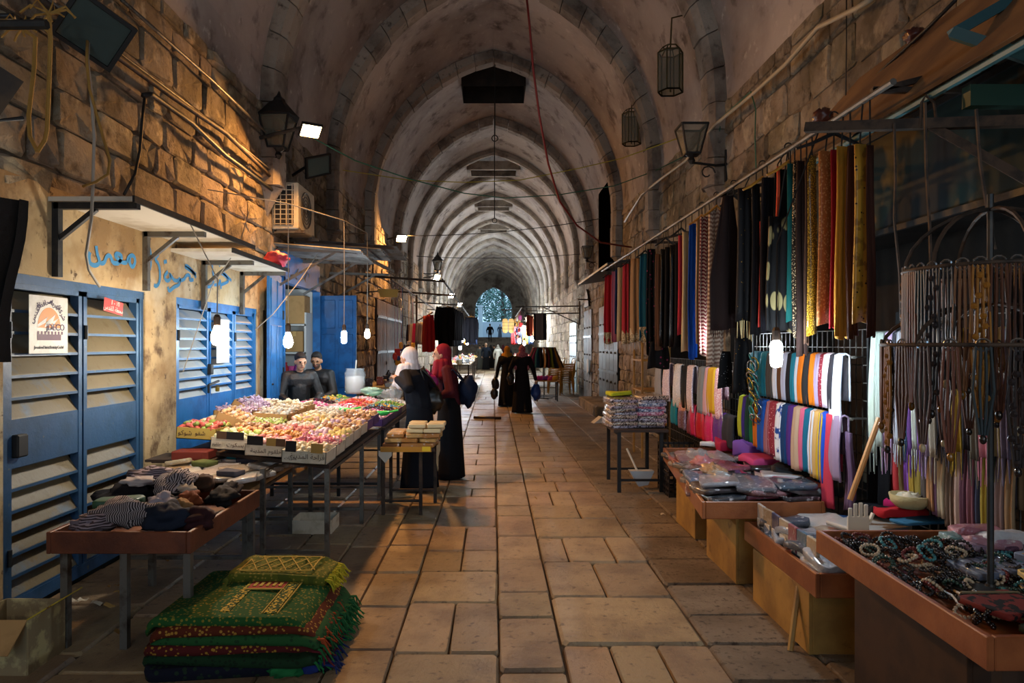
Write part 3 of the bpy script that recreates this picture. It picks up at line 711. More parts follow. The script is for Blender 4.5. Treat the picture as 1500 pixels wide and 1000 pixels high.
for (px, py, Y, lb) in ((640, 406, 28, 'orange floodlight beside the black lantern in the middle distance'), (661, 433, 33, 'small orange lamp above the hanging black jackets'), (673, 446, 38, 'tiny orange lamp furthest along the left wall')):
    floodlight(W(px, py, Y), (.55, -.6, -.5), .34, .26, lb, e=E_FLOOD*.7, arm=(-HW, Y+.3, W(px, py, Y).z))
# added unseen sodium lamp behind the viewer, warming the near floor
floodlight((-2.35, -2.2, 4.5), (.66, .35, -.62), .3, .24, 'added orange fill floodlight on the left wall behind the viewer', e=E_FLOOD*.15, arm=(-HW, -1.3, 4.5))
# big dark floodlight upper left
pk = W(138, 45, 3.9)
floodlight(pk, (.42, -.75, -.5), .34, .3, 'large black unlit floodlight at the upper left corner', lit=False, arm=(-HW, 4.3, pk.z+.25), roll=.5)

def lantern(p, s, label, arm_to, cap=True, group=None):
    """old street lantern: tapered glazed body, roof, finial, scrolled wall bracket"""
    p = Vector(p); t = thing('street_lantern', label, 'lantern', p, group)
    m = M(); bt, tp = .085*s, .16*s; hh = .34*s
    cs = [(-1, -1), (1, -1), (1, 1), (-1, 1)]
    for k in range(4):
        a, b = cs[k], cs[(k+1) % 4]
        m.bar((p.x+a[0]*bt, p.y+a[1]*bt, p.z), (p.x+a[0]*tp, p.y+a[1]*tp, p.z+hh), .018*s)
        m.bar((p.x+a[0]*bt, p.y+a[1]*bt, p.z), (p.x+b[0]*bt, p.y+b[1]*bt, p.z), .02*s); m.bar((p.x+a[0]*tp, p.y+a[1]*tp, p.z+hh), (p.x+b[0]*tp, p.y+b[1]*tp, p.z+hh), .024*s)
    lf_ = m.build('frame', BLACK, t)
    GL = mat('dim_lantern_glass', '#6b6a5c', .2, spec=.6, alpha=.55)
    for k in range(4):
        a, b = cs[k], cs[(k+1) % 4]; m = M()
        m.add([(p.x+a[0]*bt, p.y+a[1]*bt, p.z), (p.x+b[0]*bt, p.y+b[1]*bt, p.z), (p.x+b[0]*tp, p.y+b[1]*tp, p.z+hh), (p.x+a[0]*tp, p.y+a[1]*tp, p.z+hh)], [(0, 1, 2, 3)]); m.build('pane', GL, lf_)
    if cap:
        m = M(); m.lathe([(tp*1.5, hh), (tp*1.15, hh+.06*s), (tp*.55, hh+.17*s), (tp*.5, hh+.2*s), (tp*.22, hh+.24*s), (tp*.12, hh+.3*s), (.004, hh+.36*s)], p, 8); m.build('roof_cap', BLACK, t)
    m = M(); m.lathe([(.02*s, -.12*s), (.05*s, -.08*s), (.03*s, -.04*s), (bt, 0)], p, 8); q = Vector(arm_to)
    m.tube([p+Vector((0, 0, -.1*s)), q.lerp(p, .3)+Vector((0, 0, -.12*s)), q+Vector((0, 0, -.1*s))], .016*s); m.box(q+Vector((0, 0, -.12*s)), (.04*s, .08*s, .4*s))
    sc_ = [q.lerp(p, .55)+Vector((0, 0, -.14*s))+Vector((math.cos(a)*.1*s*(1-a/9)*(1 if q.x < p.x else -1)*-1, 0, math.sin(a)*.1*s*(1-a/9)-.08*s)) for a in [i*.7 for i in range(9)]]
    m.tube(sc_, .01*s, 5); m.build('scroll_bracket', BLACK, t)
    return t
lantern(W(407, 206, 8.7)+Vector((0, 0, -.1)), 1.15, 'black scrolled street lantern beside the near orange floodlight', (-HW, 8.75, W(407, 206, 8.7).z-.1))
lantern(W(1013, 226, 8.5), 1.0, 'old open-topped street lantern on the right wall above the scarves', (HW-.02, 8.6, W(1013, 226, 8.5).z), cap=False)
lantern(W(860, 378, 19.5), .95, 'small black street lantern on the right wall beyond the scarves', (HW, 19.6, W(860, 378, 19.5).z), cap=False)
lantern(W(641, 396, 27.5), 1.1, 'black street lantern on the left wall in the middle distance', (-HW, 27.5, W(641, 396, 27.5).z))
for (px, py, s_, Y, lb) in ((982, 102, 1.0, 9.4, 'large hexagonal brass and glass lantern high on the right vault'), (925, 186, .98, 12.5, 'smaller looking hexagonal brass and glass lantern further along the right vault')):
    c = W(px, py, Y); t = thing('hexagonal_lantern', lb, 'lantern', c-Vector((0, 0, .33))); BR = mat('old_brass_bars', '#4a4022', .5, metal=.5)
    R6, hh = .17, .31; m = M(); G6 = glassy('lantern_glass', '#b8b6a8', .8)
    hexa = [(c.x+R6*math.cos(a), c.y+R6*math.sin(a)) for a in [i*PI/3 for i in range(6)]]
    for i in range(6):
        a, b = hexa[i], hexa[(i+1) % 6]
        m.bar((*a, c.z-hh), (*a, c.z+hh*.75), .016)
        for zz in (-hh, -hh*.2 if False else -hh, hh*.75): m.bar((*a, c.z+zz), (*b, c.z+zz), .016)
        m.bar((*a, c.z+hh*.75), (c.x+(a[0]-c.x)*.6, c.y+(a[1]-c.y)*.6, c.z+hh), .014)
        m.bar((c.x+(a[0]-c.x)*.6, c.y+(a[1]-c.y)*.6, c.z+hh), (c.x+(b[0]-c.x)*.6, c.y+(b[1]-c.y)*.6, c.z+hh), .014)
    lf_ = m.build('frame', BR, t)
    for i in range(6):
        a, b = hexa[i], hexa[(i+1) % 6]; M().add([(*a, c.z-hh), (*b, c.z-hh), (*b, c.z+hh*.75), (*a, c.z+hh*.75)], [(0, 1, 2, 3)]).build('pane', G6, lf_)
    m = M(); m.tube([(c.x, c.y, c.z+hh), (c.x+.02, c.y, c.z+hh+.4), (HW-.1, c.y, c.z+hh+.5)], .012); m.tube([(c.x, c.y, c.z-hh), (c.x, c.y, c.z+hh)], .01); m.build('hanging_arm', BR, t)

# air conditioner on its wall frame
ac = thing('air_conditioner', 'cream outdoor air-conditioner unit on the left wall under the floodlight', 'air conditioner', (-2.72, 9.4, 3.2))
ACW = mat('cream_enamel', '#c8bfa8', .5, noise=(5, '#b3a88e', .45, .65))
a0 = Vector((-2.93, 9.0, 3.2)); M().box((-2.755, 9.42, 3.52), (.35, .82, .62), bev=.015).build('casing', ACW, ac)
m = M()
M().box((-2.77, 9.004, 3.53), (.26, .012, .54)).build('grille_back', BLACK, ac)
for i in range(4): m.box((-2.885+i*.077, 8.998, 3.53), (.012, .012, .54))
for i in range(9): m.box((-2.77, 8.998, 3.275+i*.064), (.26, .012, .01))
m.build('side_grille', ACW, ac)
m = M(); m.torus((0, 0, 0), .24, .012, 20, 5, frame_T((-2.575, 9.38, 3.52), (0, 1, 0), (0, 0, 1)))
for k in range(4): m.torus((0, 0, 0), .05+.045*k, .006, 16, 4, frame_T((-2.575, 9.38, 3.52), (0, 1, 0), (0, 0, 1)))
m.build('fan_guard', STEEL, ac)
m = M()
for y in (9.05, 9.75):
    m.bar((-HW+.05, y, 3.18), (-2.5, y, 3.18), .04); m.bar((-HW+.06, y, 3.18), (-HW+.06, y, 3.62), .04); m.bar((-HW+.06, y, 3.6), (-2.55, y, 3.19), .025)
m.build('support_frame', STEEL, ac)

# tin canopy and blue fascia above the door
tc = thing('tin_canopy', 'patched tin canopy over the blue shop door', 'canopy', (-2.2, 10.6, 2.9))
TIN = mat('patched_tin', '#8c8a86', .5, metal=.3, noise=[(2, '#6a645c', .45, .62), (9, '#4d4540', .6, .7)], bump=(8, .2))
for i, (ya, yb, za, zb) in enumerate(((9.0, 10.0, 3.02, 2.98), (10.0, 11.0, 3.08, 3.04), (11.0, 12.2, 3.16, 3.1))):
    m = M(); m.sheet(lambda u, v: (-HW+.05+(1.15+.1*i)*u, ya+(yb-ya)*v, za+(zb-za)*v-.10*u+.012*math.cos(v*46)+.1*i), 3, 24, .012); m.build('tin_sheet', TIN, tc)
m = M()
for y in (9.1, 10.4, 12.1): m.bar((-HW+.05, y, 2.95), (-1.85, y, 2.92), .04); m.bar((-HW+.05, y, 2.45), (-2.1, y, 2.92), .03)
m.bar((-1.85, 9.1, 2.92), (-1.78, 12.1, 2.98), .04); m.build('frame', STEEL, tc)
m = M(); m.box((-HW+.02, 10.3, 2.8), (.06, 2.2, .36)); o = m.build('fascia_panel', BLUE2, None); tag(o, 'blue painted panel above the open shop door', 'panel')

# open blue door leaves and door frame
def door_leaf(label, hinge, far, z0, z1, mt):
    hinge, far = Vector(hinge), Vector(far); d = (far-hinge); w = d.length; d = d.normalized(); n = Vector((-d.y, d.x, 0))
    T = Matrix.Translation(hinge) @ Matrix((d, n, Vector((0, 0, 1)))).transposed().to_4x4()
    t = thing('door_leaf', label, 'door', hinge); H = z1-z0
    m = M(); m.box((w/2, 0, z0+H/2), (w, .035, H), T=T); slab = m.build('slab', mt, t)
    for (za, zb) in ((.04, .34), (.38, .74), (.78, .97)):
        for (xa, xb) in ((.08, .46), (.54, .92)):
            for sgn in (1, -1):
                m = M(); m.box((w*(xa+xb)/2, sgn*.022, z0+H*(za+zb)/2), (w*(xb-xa), .016, H*(zb-za)), bev=.02, T=T); m.build('raised_panel', mt, slab)
    for za in (.2, .5, .8):
        m = M(); m.tube([T @ Vector((0, .025, z0+H*za-.06)), T @ Vector((0, .025, z0+H*za+.06))], .016); m.build('hinge', DKSTEEL, t)
    m = M(); m.tube([T @ Vector((w*.9, s2, z0+H*.45)) for s2 in (-.05, .05)], .012); m.build('handle', DKSTEEL, slab)
    return t
door_leaf('blue panelled shop door leaf folded back towards the shutters', (-HW+.05, 9.33, 0), (-2.80, 8.48, 0), .03, 2.6, BLUE2)
door_leaf('blue panelled shop door leaf standing open into the lane behind the bulbs', (-HW+.02, 11.42, 0), (-2.28, 11.35, 0), .03, 2.5, mat('deep_blue_paint', '#175a96', .4, noise=(6, '#124a7e', .45, .6)))
m = M(); 
for y in (9.38, 11.32): m.box((-HW+.02, y, 1.31), (.12, .07, 2.62))
m.box((-HW+.02, 10.35, 2.59), (.12, 2.0, .08)); o = m.build('door_1', BLUE2, None, kind='structure'); tag(o, 'blue frame of the open shop doorway', 'door frame')
# lit shop interior: shelves and cartons
sh = thing('shop_shelf', 'white shelf unit crammed with goods inside the blue doorway', 'shelf', (-3.55, 11.15, 0))
SHW = mat('shelf_white', '#c9c9c4', .6)
for z in (.6, 1.1, 1.55, 2.0): M().box((-3.55, 11.12, z), (1.1, .36, .03)).build('shelf_board', SHW, sh)
for x in (-3.02, -4.08): M().box((x, 11.12, 1.1), (.03, .36, 2.2)).build('side_panel', SHW, sh)
M().box((-3.55, 11.32, 1.3), (1.1, .03, 2.6)).build('back_panel', SHW, sh)
def carton(label, c, d, rz=0, mt=None, group=None, flap=False, name='cardboard_box', txt=None):
    t = thing(name, label, 'box', (c[0], c[1], c[2]-d[2]/2), group); bd_ = M().box(c, d, rz, bev=.006).build('body', mt or CARD, t)
    T = Matrix.Translation(c) @ Matrix.Rotation(rz, 4, 'Z'); m = M(); m.box((0, 0, d[2]/2+.001), (d[0]*1.0, .05, .002), T=T); m.box((0, -d[1]/2-.001, d[2]/2-.04), (.05, .002, .08), T=T); m.build('tape', mat('parcel_tape', '#c9a467', .3), bd_)
    return t
carton('large brown carton on the top shelf in the blue doorway', (-3.33, 11.1, 2.245), (.6, .34, .45), 0)
carton('small carton on the middle shelf in the blue doorway', (-3.2, 11.12, 1.735), (.28, .3, .33))
carton('squat carton beside purple goods in the blue doorway', (-3.55, 11.12, 1.705), (.3, .3, .27))
PUR = ['#6a2a80', '#8c3a90', '#2a2450', '#c0508c', '#34304a', '#a83030', '#d8d0c8', '#44325e']
r = random.Random(31)
for i in range(16):
    z = (.615, 1.115)[i % 2]; y = 11.08; m = M(); hh = r.uniform(.16, .3)
    m.lathe([(.07, 0), (.09, .05), (.085, hh*.7), (.05, hh), (.06, hh+.03)], (-3.12-.055*i, y+r.uniform(-.04, .04), z), 8); o = m.build('goods_bag', cloth(PUR[i % 8]), None, smooth=True)
    tag(o, 'small filled goods bag on the shelves inside the blue doorway', 'bag', 'goods bags on the shop shelves')
pw_ = thing('paper_notice', 'white paper notice pinned on the second blue shutter behind the bulb', 'notice', (-HW+.06, 7.2, 1.6)); M().box((-HW+.065, 7.28, 1.72), (.003, .34, .46)).build('sheet', PAPER, pw_)
lp = thing('shop_lamp', 'white lamp glowing on the ceiling inside the blue doorway', 'lamp', (-3.6, 9.9, 2.4))
M().ball((-3.6, 9.75, 2.45), .06).build('globe', emis('shop_glow', COOL, 75), lp); m = M(); m.tube([(-3.6, 9.75, 2.5), (-3.6, 9.75, 2.62)], .012); m.build('stem', SHW, lp)

# rusty brown wooden doors further along and the board sign
for k, (ya, yb) in enumerate(((17.0, 18.5), (18.55, 20.0), (20.05, 21.4))):
    t = thing('plank_door', ['brown plank door nearest beyond the bulbs on the left wall', 'brown plank door in the middle of three beyond the bulbs', 'brown plank door furthest of three beyond the bulbs'][k], 'door', (-HW, (ya+yb)/2, 0))
    n = 6
    for i in range(n): M().box((-HW+.03, ya+(yb-ya)*(i+.5)/n, 1.42), (.05, (yb-ya)/n-.012, 2.8), bev=.006).build('plank', mat('old_brown_planks', '#5a4434', .7, var=.2, noise=(4, '#3d2e24', .4, .6)), t)
    for z in (.5, 1.5, 2.4): M().box((-HW+.065, (ya+yb)/2, z), (.02, yb-ya, .07)).build('iron_strap', DKSTEEL, t)
    M().torus((0, 0, 0), .05, .01, 10, 4, frame_T((-HW+.08, yb-.2, 1.2), (0, 1, 0), (0, 0, 1))).build('ring_handle', DKSTEEL, t)
m = M(); q = [W(553, 423, 14.5), W(587, 426, 14.9), W(586, 437, 14.9), W(557, 435, 14.5)]
m.prism([(p.x, p.z) for p in q], lambda x, z: (x, 14.5, z), lambda x, z: (x, 14.53, z)); o = m.build('hanging_board', mat('pale_board', '#c9a050', .8), None); tag(o, 'tilted pale board hanging over the lane under the second floodlight', 'board')
cable('board_rod', 'thin rod carrying the tilted pale board from the left wall', [(-HW, 14.52, 2.78), (-2.0, 14.52, 2.86)], .015, STEEL, 'rod')

# conduits and cables along the left wall
def wall_line(name, label, pix, r_, mt, off=.12, group='conduits along the left wall'):
    pts = [WX(px, py, -HW+off) for px, py in pix]; return cable(name, label, pts, r_, mt, 'pipe' if 'conduit' in name else 'cable', group)
wall_line('conduit', 'upper grey conduit slanting along the left wall to the lantern', [(178, 0), (240, 55), (310, 117), (388, 192)], .016, STEEL)
wall_line('conduit', 'long rusty conduit running below the black floodlight to the air conditioner', [(60, 0), (165, 78), (250, 140), (330, 195), (400, 262)], .025, RUST)
wall_line('conduit', 'thin grey conduit just above the rusty one on the left wall', [(70, 0), (175, 78), (258, 140), (340, 204), (400, 252)], .014, STEEL)
wall_line('cable_bundle', 'black cable bundle sagging along the left wall above the graffiti', [(210, 140), (222, 138), (280, 180), (330, 228), (398, 278)], .024, WIREM)
wall_line('cable', 'black cable looping down the left wall to the near canopy', [(212, 142), (208, 180), (205, 220), (198, 255), (182, 285)], .012, WIREM)
cable('cable', 'grey cable hanging from the black floodlight past the canopy to the shutter', [W(130, 60, 3.92), W(128, 88, 3.85), W(133, 130, 3.85), W(138, 200, 3.85), W(136, 270, 3.85), W(134, 320, 3.9), W(126, 372, 4.2), W(130, 395, 4.5), W(146, 420, 4.6)], .009, WIREW)
cable('rope', 'frayed tan rope dangling beside the grey cable at upper left', [W(128, 60, 3.9), W(127, 90, 3.82), W(131, 130, 3.8), W(145, 180, 3.8), W(161, 235, 3.8), W(158, 255, 3.8), W(141, 266, 3.8), W(121, 273, 3.8)], .008, ROPE, 'rope')
for i, (pix, lb) in enumerate((([(32, 42), (52, 55), (50, 100), (42, 170), (44, 200), (55, 222)], 'frayed yellow rope hanging at the upper left corner'), ([(72, 20), (74, 60), (72, 120), (69, 190), (66, 205), (55, 222)], 'twin frayed rope hanging under the black floodlight at upper left'))):
    t = thing('frayed_rope', lb, 'rope', W(55, 222, 3.6)); m = M(); m.tube([W(px, py, 3.6) for px, py in pix], .011, 6); m.build('strand', ROPE, t)
    p0 = W(*pix[0], 3.6); m = M()
    for k in range(9): a = k*.7; m.tube([p0, p0+Vector((.09*math.cos(a), .03*math.sin(2*a), .05*math.sin(a)+.02)), p0+Vector((.14*math.cos(a), .05*math.sin(2*a), .03*math.sin(a)-.02))], .006, 4)
    m.build('frayed_knot', ROPE, t)
cable('rope_bar', 'dark bar at upper left from which the frayed ropes hang', [(-HW, 3.7, W(70, 15, 3.6).z+.02), (W(20, 35, 3.6).x, 3.6, W(20, 35, 3.6).z+.04)], .015, DKSTEEL, 'bar')
# pink plastic bag on the canopy corner with white cord
pp = W(405, 380, 7.6)
def blob(name, label, cat, c, rad, mt, seed, sc_=2.0, amp=.3, n=20, k=14, group=None, flat=0, parent=None, smooth=True):
    m = M(); m.ball((0, 0, 0), 1, n, k); out = []
    for v in m.v:
        q = Vector(v); f = 1+amp*mnoise.noise(q*sc_+Vector((seed*3.1, seed, 0)))+amp*.45*mnoise.noise(q*sc_*2.7+Vector((seed, 7, 1)))+amp*.12*math.sin(q.x*9*sc_+q.y*6+seed); z = q.z*rad[2]*f
        if flat and z < -rad[2]*flat: z = -rad[2]*flat
        out.append((c[0]+q.x*rad[0]*f, c[1]+q.y*rad[1]*f, c[2]+z))
    m.v = out; o = m.build(name, mt, parent, smooth=smooth)
    return tag(o, label, cat, group) if parent is None else o
blob('plastic_bag', 'crumpled pink plastic bag caught on the canopy corner', 'bag', pp, (.13, .12, .09), mat('pink_plastic', '#e0506c', .35, bump=(25, .6)), 3, 2.5, .4)
m = M(); m.tube([W(365, 310, 6.9), W(350, 360, 6.7), W(310, 420, 6.4), W(268, 545, 6.28)], .005, 4); o = m.build('cord', WIREW, None); tag(o, 'thin white cord slanting across the second shutter from the canopy', 'cord')
m = M(); m.tube([W(465, 372, 9.2), W(440, 410, 8.9), W(400, 460, 8.4), W(360, 495, 8.36)], .006, 4); o = m.build('cord', WIREW, None); tag(o, 'white cord slanting down from the tin canopy across the blue door', 'cord')
# ------------------------------------------------------------------ left tables and goods
def steel_table(label, x0, x1, y0, y1, h, legs, mt=None, lm=None, top_th=.03, stretch=True, name='market_table', sw=.035, front_cut=0):
    t = thing(name, label, 'table', ((x0+x1)/2, (y0+y1)/2, 0)); lm = lm or STEEL
    M().prism([(x0, y0+front_cut), (x1, y0), (x1, y1), (x0, y1)], lambda a, b: (a, b, h-top_th), lambda a, b: (a, b, h)).build('table_top', mt or WOOD, t)
    for (x, y) in legs: M().box((x, y, (h-top_th)/2), (sw, sw, h-top_th)).build('leg', lm, t)
    if stretch:
        yy = sorted({y for x, y in legs})
        for y in yy:
            xs_ = [x for x, q in legs if q == y]
            if len(xs_) > 1: M().bar((min(xs_), y, .14), (max(xs_), y, .14), .025).build('stretcher', lm, t)
        xx = sorted({x for x, y in legs})
        for x in xx:
            ys_ = [q for p, q in legs if p == x]
            if len(ys_) > 1: M().bar((x, min(ys_), h-.06), (x, max(ys_), h-.06), .025).build('rail', lm, t)
    return t
DKTOP = mat('dark_table_board', '#3a2a20', .7)
steel_table('steel-legged table under the cardboard boxes of sweets', -2.62, -1.22, 5.06, 7.45, .79, [(-1.24, 5.09), (-1.72, 5.09), (-1.24, 6.42), (-1.72, 6.42), (-1.24, 7.4), (-2.58, 6.42), (-2.58, 7.4)], DKTOP, front_cut=.8)
steel_table('steel-legged table under the trays of loose bright candy', -2.5, -1.2, 7.55, 10.05, .77, [(-1.23, 7.58), (-1.72, 7.58), (-1.23, 8.8), (-1.23, 10.0), (-2.46, 7.58), (-2.46, 10.0)], DKTOP, DKSTEEL)
# open cardboard trays of sweets
BOXW = mat('printed_white_card', '#cfc2ac', .7, var=.06, noise=(9, '#b8a88c', .5, .65)); BOXY = mat('printed_yellow_card', '#b79a4a', .7); BOXP = mat('purple_card', '#5a3a78', .6); BOXI = mat('box_inner_card', '#7a6448', .9)
def open_box(label, c, d, tilt=0, rz=0, mt=None, flaps=(), lettering=None, group=None, yaw_tilt=0):
    """open-topped carton: floor, four walls, optional torn flaps and printed words; c = centre of its base"""
    t = thing('cardboard_tray', label, 'box', c, group); T = Matrix.Rotation(rz, 4, 'Z') @ Matrix.Rotation(tilt, 4, 'Y') @ Matrix.Rotation(yaw_tilt, 4, 'X')
    w, l, h = d; th = .006; m = M()
    m.box((0, 0, th/2), (w, l, th), T=T)
    for s in (-1, 1): m.box((s*(w/2-th/2), 0, h/2), (th, l, h), T=T); m.box((0, s*(l/2-th/2), h/2), (w, th, h), T=T)
    bd_ = m.build('body', mt or CARD, t, local=True)
    for (side, a, b, hh, fm) in flaps:
        m = M(); m.box((w*(a+b)/2, -l/2+.0, h+hh/2-.01), (w*(b-a), .005, hh), T=T @ Matrix.Translation((0, 0, 0))); m.build('flap', fm, bd_, local=True)
    if lettering:
        m = M()
        for (txt, sz, x, z) in lettering: m.add(*text_mesh(txt, sz, T @ frame_T((x*w, -l/2-.0015, z*h), (1, 0, 0), (0, 0, 1))), 0)
        m.build('lettering', mat('brown_print', '#4a3024', .7), bd_, local=True)
    return t, T
def roll_mesh(kind, mt, s=1.0):
    m = M()
    if kind == 'roll': m.lathe([(.012, -.03), (.019, -.024), (.02, .022), (.013, .03)], (0, 0, 0), 8); 
    elif kind == 'cube': m.box((0, 0, 0), (.042, .036, .03), bev=.008)
    elif kind == 'twist':
        m.lathe([(.012, -.042), (.004, -.024), (.014, -.014), (.016, .012), (.004, .024), (.013, .042)], (0, 0, 0), 7)
    else: m.ball((0, 0, 0), (.02, .02, .016), 7, 5)
    m.v = [(x*s, y*s, z*s) for x, y, z in m.v]
    return m
def sweet_mat(hexc): return mat('sweet_'+hexc, hexc, .45, var=.16, coat=.35, bump=(120, .1))
FLAV = {'peach': ('#e0b684', 'cube'), 'green': ('#a8b858', 'roll'), 'pink': ('#dc9088', 'roll'), 'cream': ('#e2d2ac', 'cube'), 'orange': ('#d89a54', 'twist'), 'brown': ('#a8764a', 'cube'),
        'white': ('#ded6c6', 'ball'), 'rose': ('#d87c8c', 'twist'), 'yellow': ('#e2c878', 'roll'), 'lime': ('#b4c86c', 'twist'), 'lilac': ('#c0a4c0', 'twist'), 'red': ('#c4584c', 'roll')}
stuff = M(); smats = []; sidx = {}
def smat(hexc):
    if hexc not in sidx: sidx[hexc] = len(smats); smats.append(sweet_mat(hexc))
    return sidx[hexc]
n_sweets = 0; SMESH = {}
def fill(t, T, c, w, l, z, flav, singles, r, tone, where):
    """heap sweets on a tray; singles: each its own object"""
    global n_sweets
    hexc, kind = FLAV[flav]; hexes = [hexc, tone]
    for layer in range(2):
        nx, ny = max(2, int(w/.043)-layer), max(2, int(l/.043)-layer)
        for i in range(nx):
            for j in range(ny):
                if layer and r.random() < .35: continue
                p = Vector(((i+.5)/nx*w-w/2, (j+.5)/ny*l-l/2, z+layer*.026+r.uniform(-.006, .012)))
                p.x += r.uniform(-.008, .008); p.y += r.uniform(-.008, .008)
                rot = (r.uniform(-.5, .5)+(PI/2 if kind in ('roll', 'twist') and r.random() < .8 else 0), r.uniform(-.4, .4), r.uniform(0, PI))
                hc = hexes[0] if r.random() < .75 else hexes[1]
                wp = Vector(c)+T.to_3x3() @ p
                if singles and n_sweets < 298 and layer == 1:
                    if (kind, hc) not in SMESH: SMESH[kind, hc] = roll_mesh(kind, None).mesh('wrapped_sweet', sweet_mat(hc), True)
                    o = inst(SMESH[kind, hc], 'wrapped_sweet', None, wp, rot); n_sweets += 1
                    tag(o, '%s wrapped sweet heaped in %s' % (flav, where), 'sweet', '%s sweets in %s' % (flav, where))
                else:
                    v = roll_mesh(kind, None); stuff.add(v.v, v.f, smat(hc), Matrix.LocRotScale(wp, __import__('mathutils').Euler(rot), None))
r = random.Random(42)
BLK = mat('black_flap_card', '#1c1614', .8); TANF = mat('tan_flap_card', '#a8823e', .8); BRF = mat('brown_flap_card', '#5a3e28', .8)
layout = [  # rows along the lane: flavour, second tone, box card
 [('red', '#8fa04a', BOXY), ('green', '#dcdcb0', BOXW), ('pink', '#e8b0a0', BOXW), ('cream', '#e0c898', BOXW)],
 [('yellow', '#e0a050', BOXW), ('peach', '#c87838', CARD), ('orange', '#d0a070', CARD), ('rose', '#e0b0a8', BOXW)],
 [('peach', '#e8d0b0', CARD), ('brown', '#c89868', CARD), ('pink', '#cc7068', BOXW), ('yellow', '#d8b0c0', BOXW)],
 [('cream', '#e8c090', CARD), ('lime', '#e8e0c0', BOXW), ('white', '#d0b898', CARD), ('brown', '#e0d0b0', BOXW)],
 [('lilac', '#e8dcdc', CARD), ('white', '#d8e0e0', CARD), ('yellow', '#e0b8a8', CARD), ('peach', '#c8b0c8', BOXW)],
 [('lilac', '#f0e8e8', CARD), ('white', '#e8d8b8', CARD), ('cream', '#d8c8a8', BOXW), ('brown', '#b08858', BOXP)],
 [('cream', '#e8e0d0', CARD), ('cream', '#e0d0b0', CARD), ('white', '#c8c0b0', BOXW), ('peach', '#b89878', BOXP)]]
place = ['at the wall end', 'second from the wall', 'third from the wall', 'at the lane edge']
rown = ['front row', 'second row', 'third row', 'fourth row', 'fifth row', 'sixth row', 'back row']
for i, row in enumerate(layout):
    for j, (fl, tone, cm) in enumerate(row):
        x = -2.44+j*.345+(0 if j else -.02); y = 5.2+i*.335+(3-j)*max(0, .2-.06*i)
        dx = (-1.22-x); z = .80+max(0, dx-.17)*.06+(.06 if i >= 4 and j < 2 else 0)+i*.01
        fl_ = (); lt = None
        if i == 0:
            z += (.035 if j == 0 else .0)
            if j == 0: lt = [(arab('شوكو'), .055, -.28, .35), (arab('شفو'), .05, .1, .4)]
            if j == 1: fl_ = ((0, -.36, -.12, .06, BRF), (0, -.12, .3, .06, BLK)); lt = [(arab('بسكوت'), .045, .1, .3), (arab('حلقوم'), .03, -.35, .35)]
            if j == 2: fl_ = ((0, -.45, -.08, .07, BLK), (0, 0, .22, .06, TANF), (0, .22, .44, .06, BRF)); lt = [(arab('حلقوم المدينة'), .045, .0, .3)]
            if j == 3: fl_ = ((0, -.42, -.18, .08, BLK), (0, .15, .42, .07, TANF)); lt = [(arab('فراحة المدينة'), .05, .08, .4), (arab('حلويات'), .03, -.3, .3)]
        pos = (x, y, z)
        lab = '%s sweets box, %s of the candy table, %s' % (fl, rown[i], place[j])
        t, T = open_box('tray of %s' % lab, pos, (.33, .32, .095), tilt=.06, mt=cm, flaps=fl_, lettering=lt)
        fill(t, T, pos, .31, .30, .085, fl, i < 4, r, tone, 'the %s box %s' % (rown[i].replace('front row', 'front-row').replace(' row', '-row'), place[j]))
# supporting shelf, red box below the yellow one, big tilted carton at the back
m = M(); m.box((-2.56, 5.74, .735), (.56, .36, .02)); m.box((-2.56, 5.62, .72), (.5, .03, .02)); o = m.build('shelf_board', DKTOP, None); tag(o, 'dark board sticking out of the candy table by the wall', 'board')
M_ = M(); M_.box((-2.46, 5.62, .782), (.3, .2, .072), bev=.008); M_.box((-2.46, 5.519, .782), (.22, .004, .04)); o = M_.build('red_box', mat('dark_red_card', '#7a2a1c', .7), None); tag(o, 'dark red box under the yellow tray of sweets', 'box')
for (px, py, Y, d, rz_, lb, tl) in ((372, 596, 6.9, (.3, .62, .1), .0, 'long tilted carton of lilac sweets at the back of the candy table', .5), (345, 612, 6.2, (.28, .4, .09), .1, 'tilted brown carton of orange sweets near the blue shutter', .4), (402, 606, 7.4, (.25, .5, .1), -.1, 'tilted carton of pale sweets before the blue door leaf', .45)):
    p = W(px, py+4, Y); p.z = max(p.z-.03, .92)
    t, T = open_box(lb, p, d, tilt=tl, rz=rz_, mt=CARD, lettering=None)
    fill(t, T, p, d[0]-.02, d[1]-.02, d[2]*.75, 'lilac' if d[1] > .6 else 'peach' if d[1] < .45 else 'cream', False, r, '#e8e0e4', '')
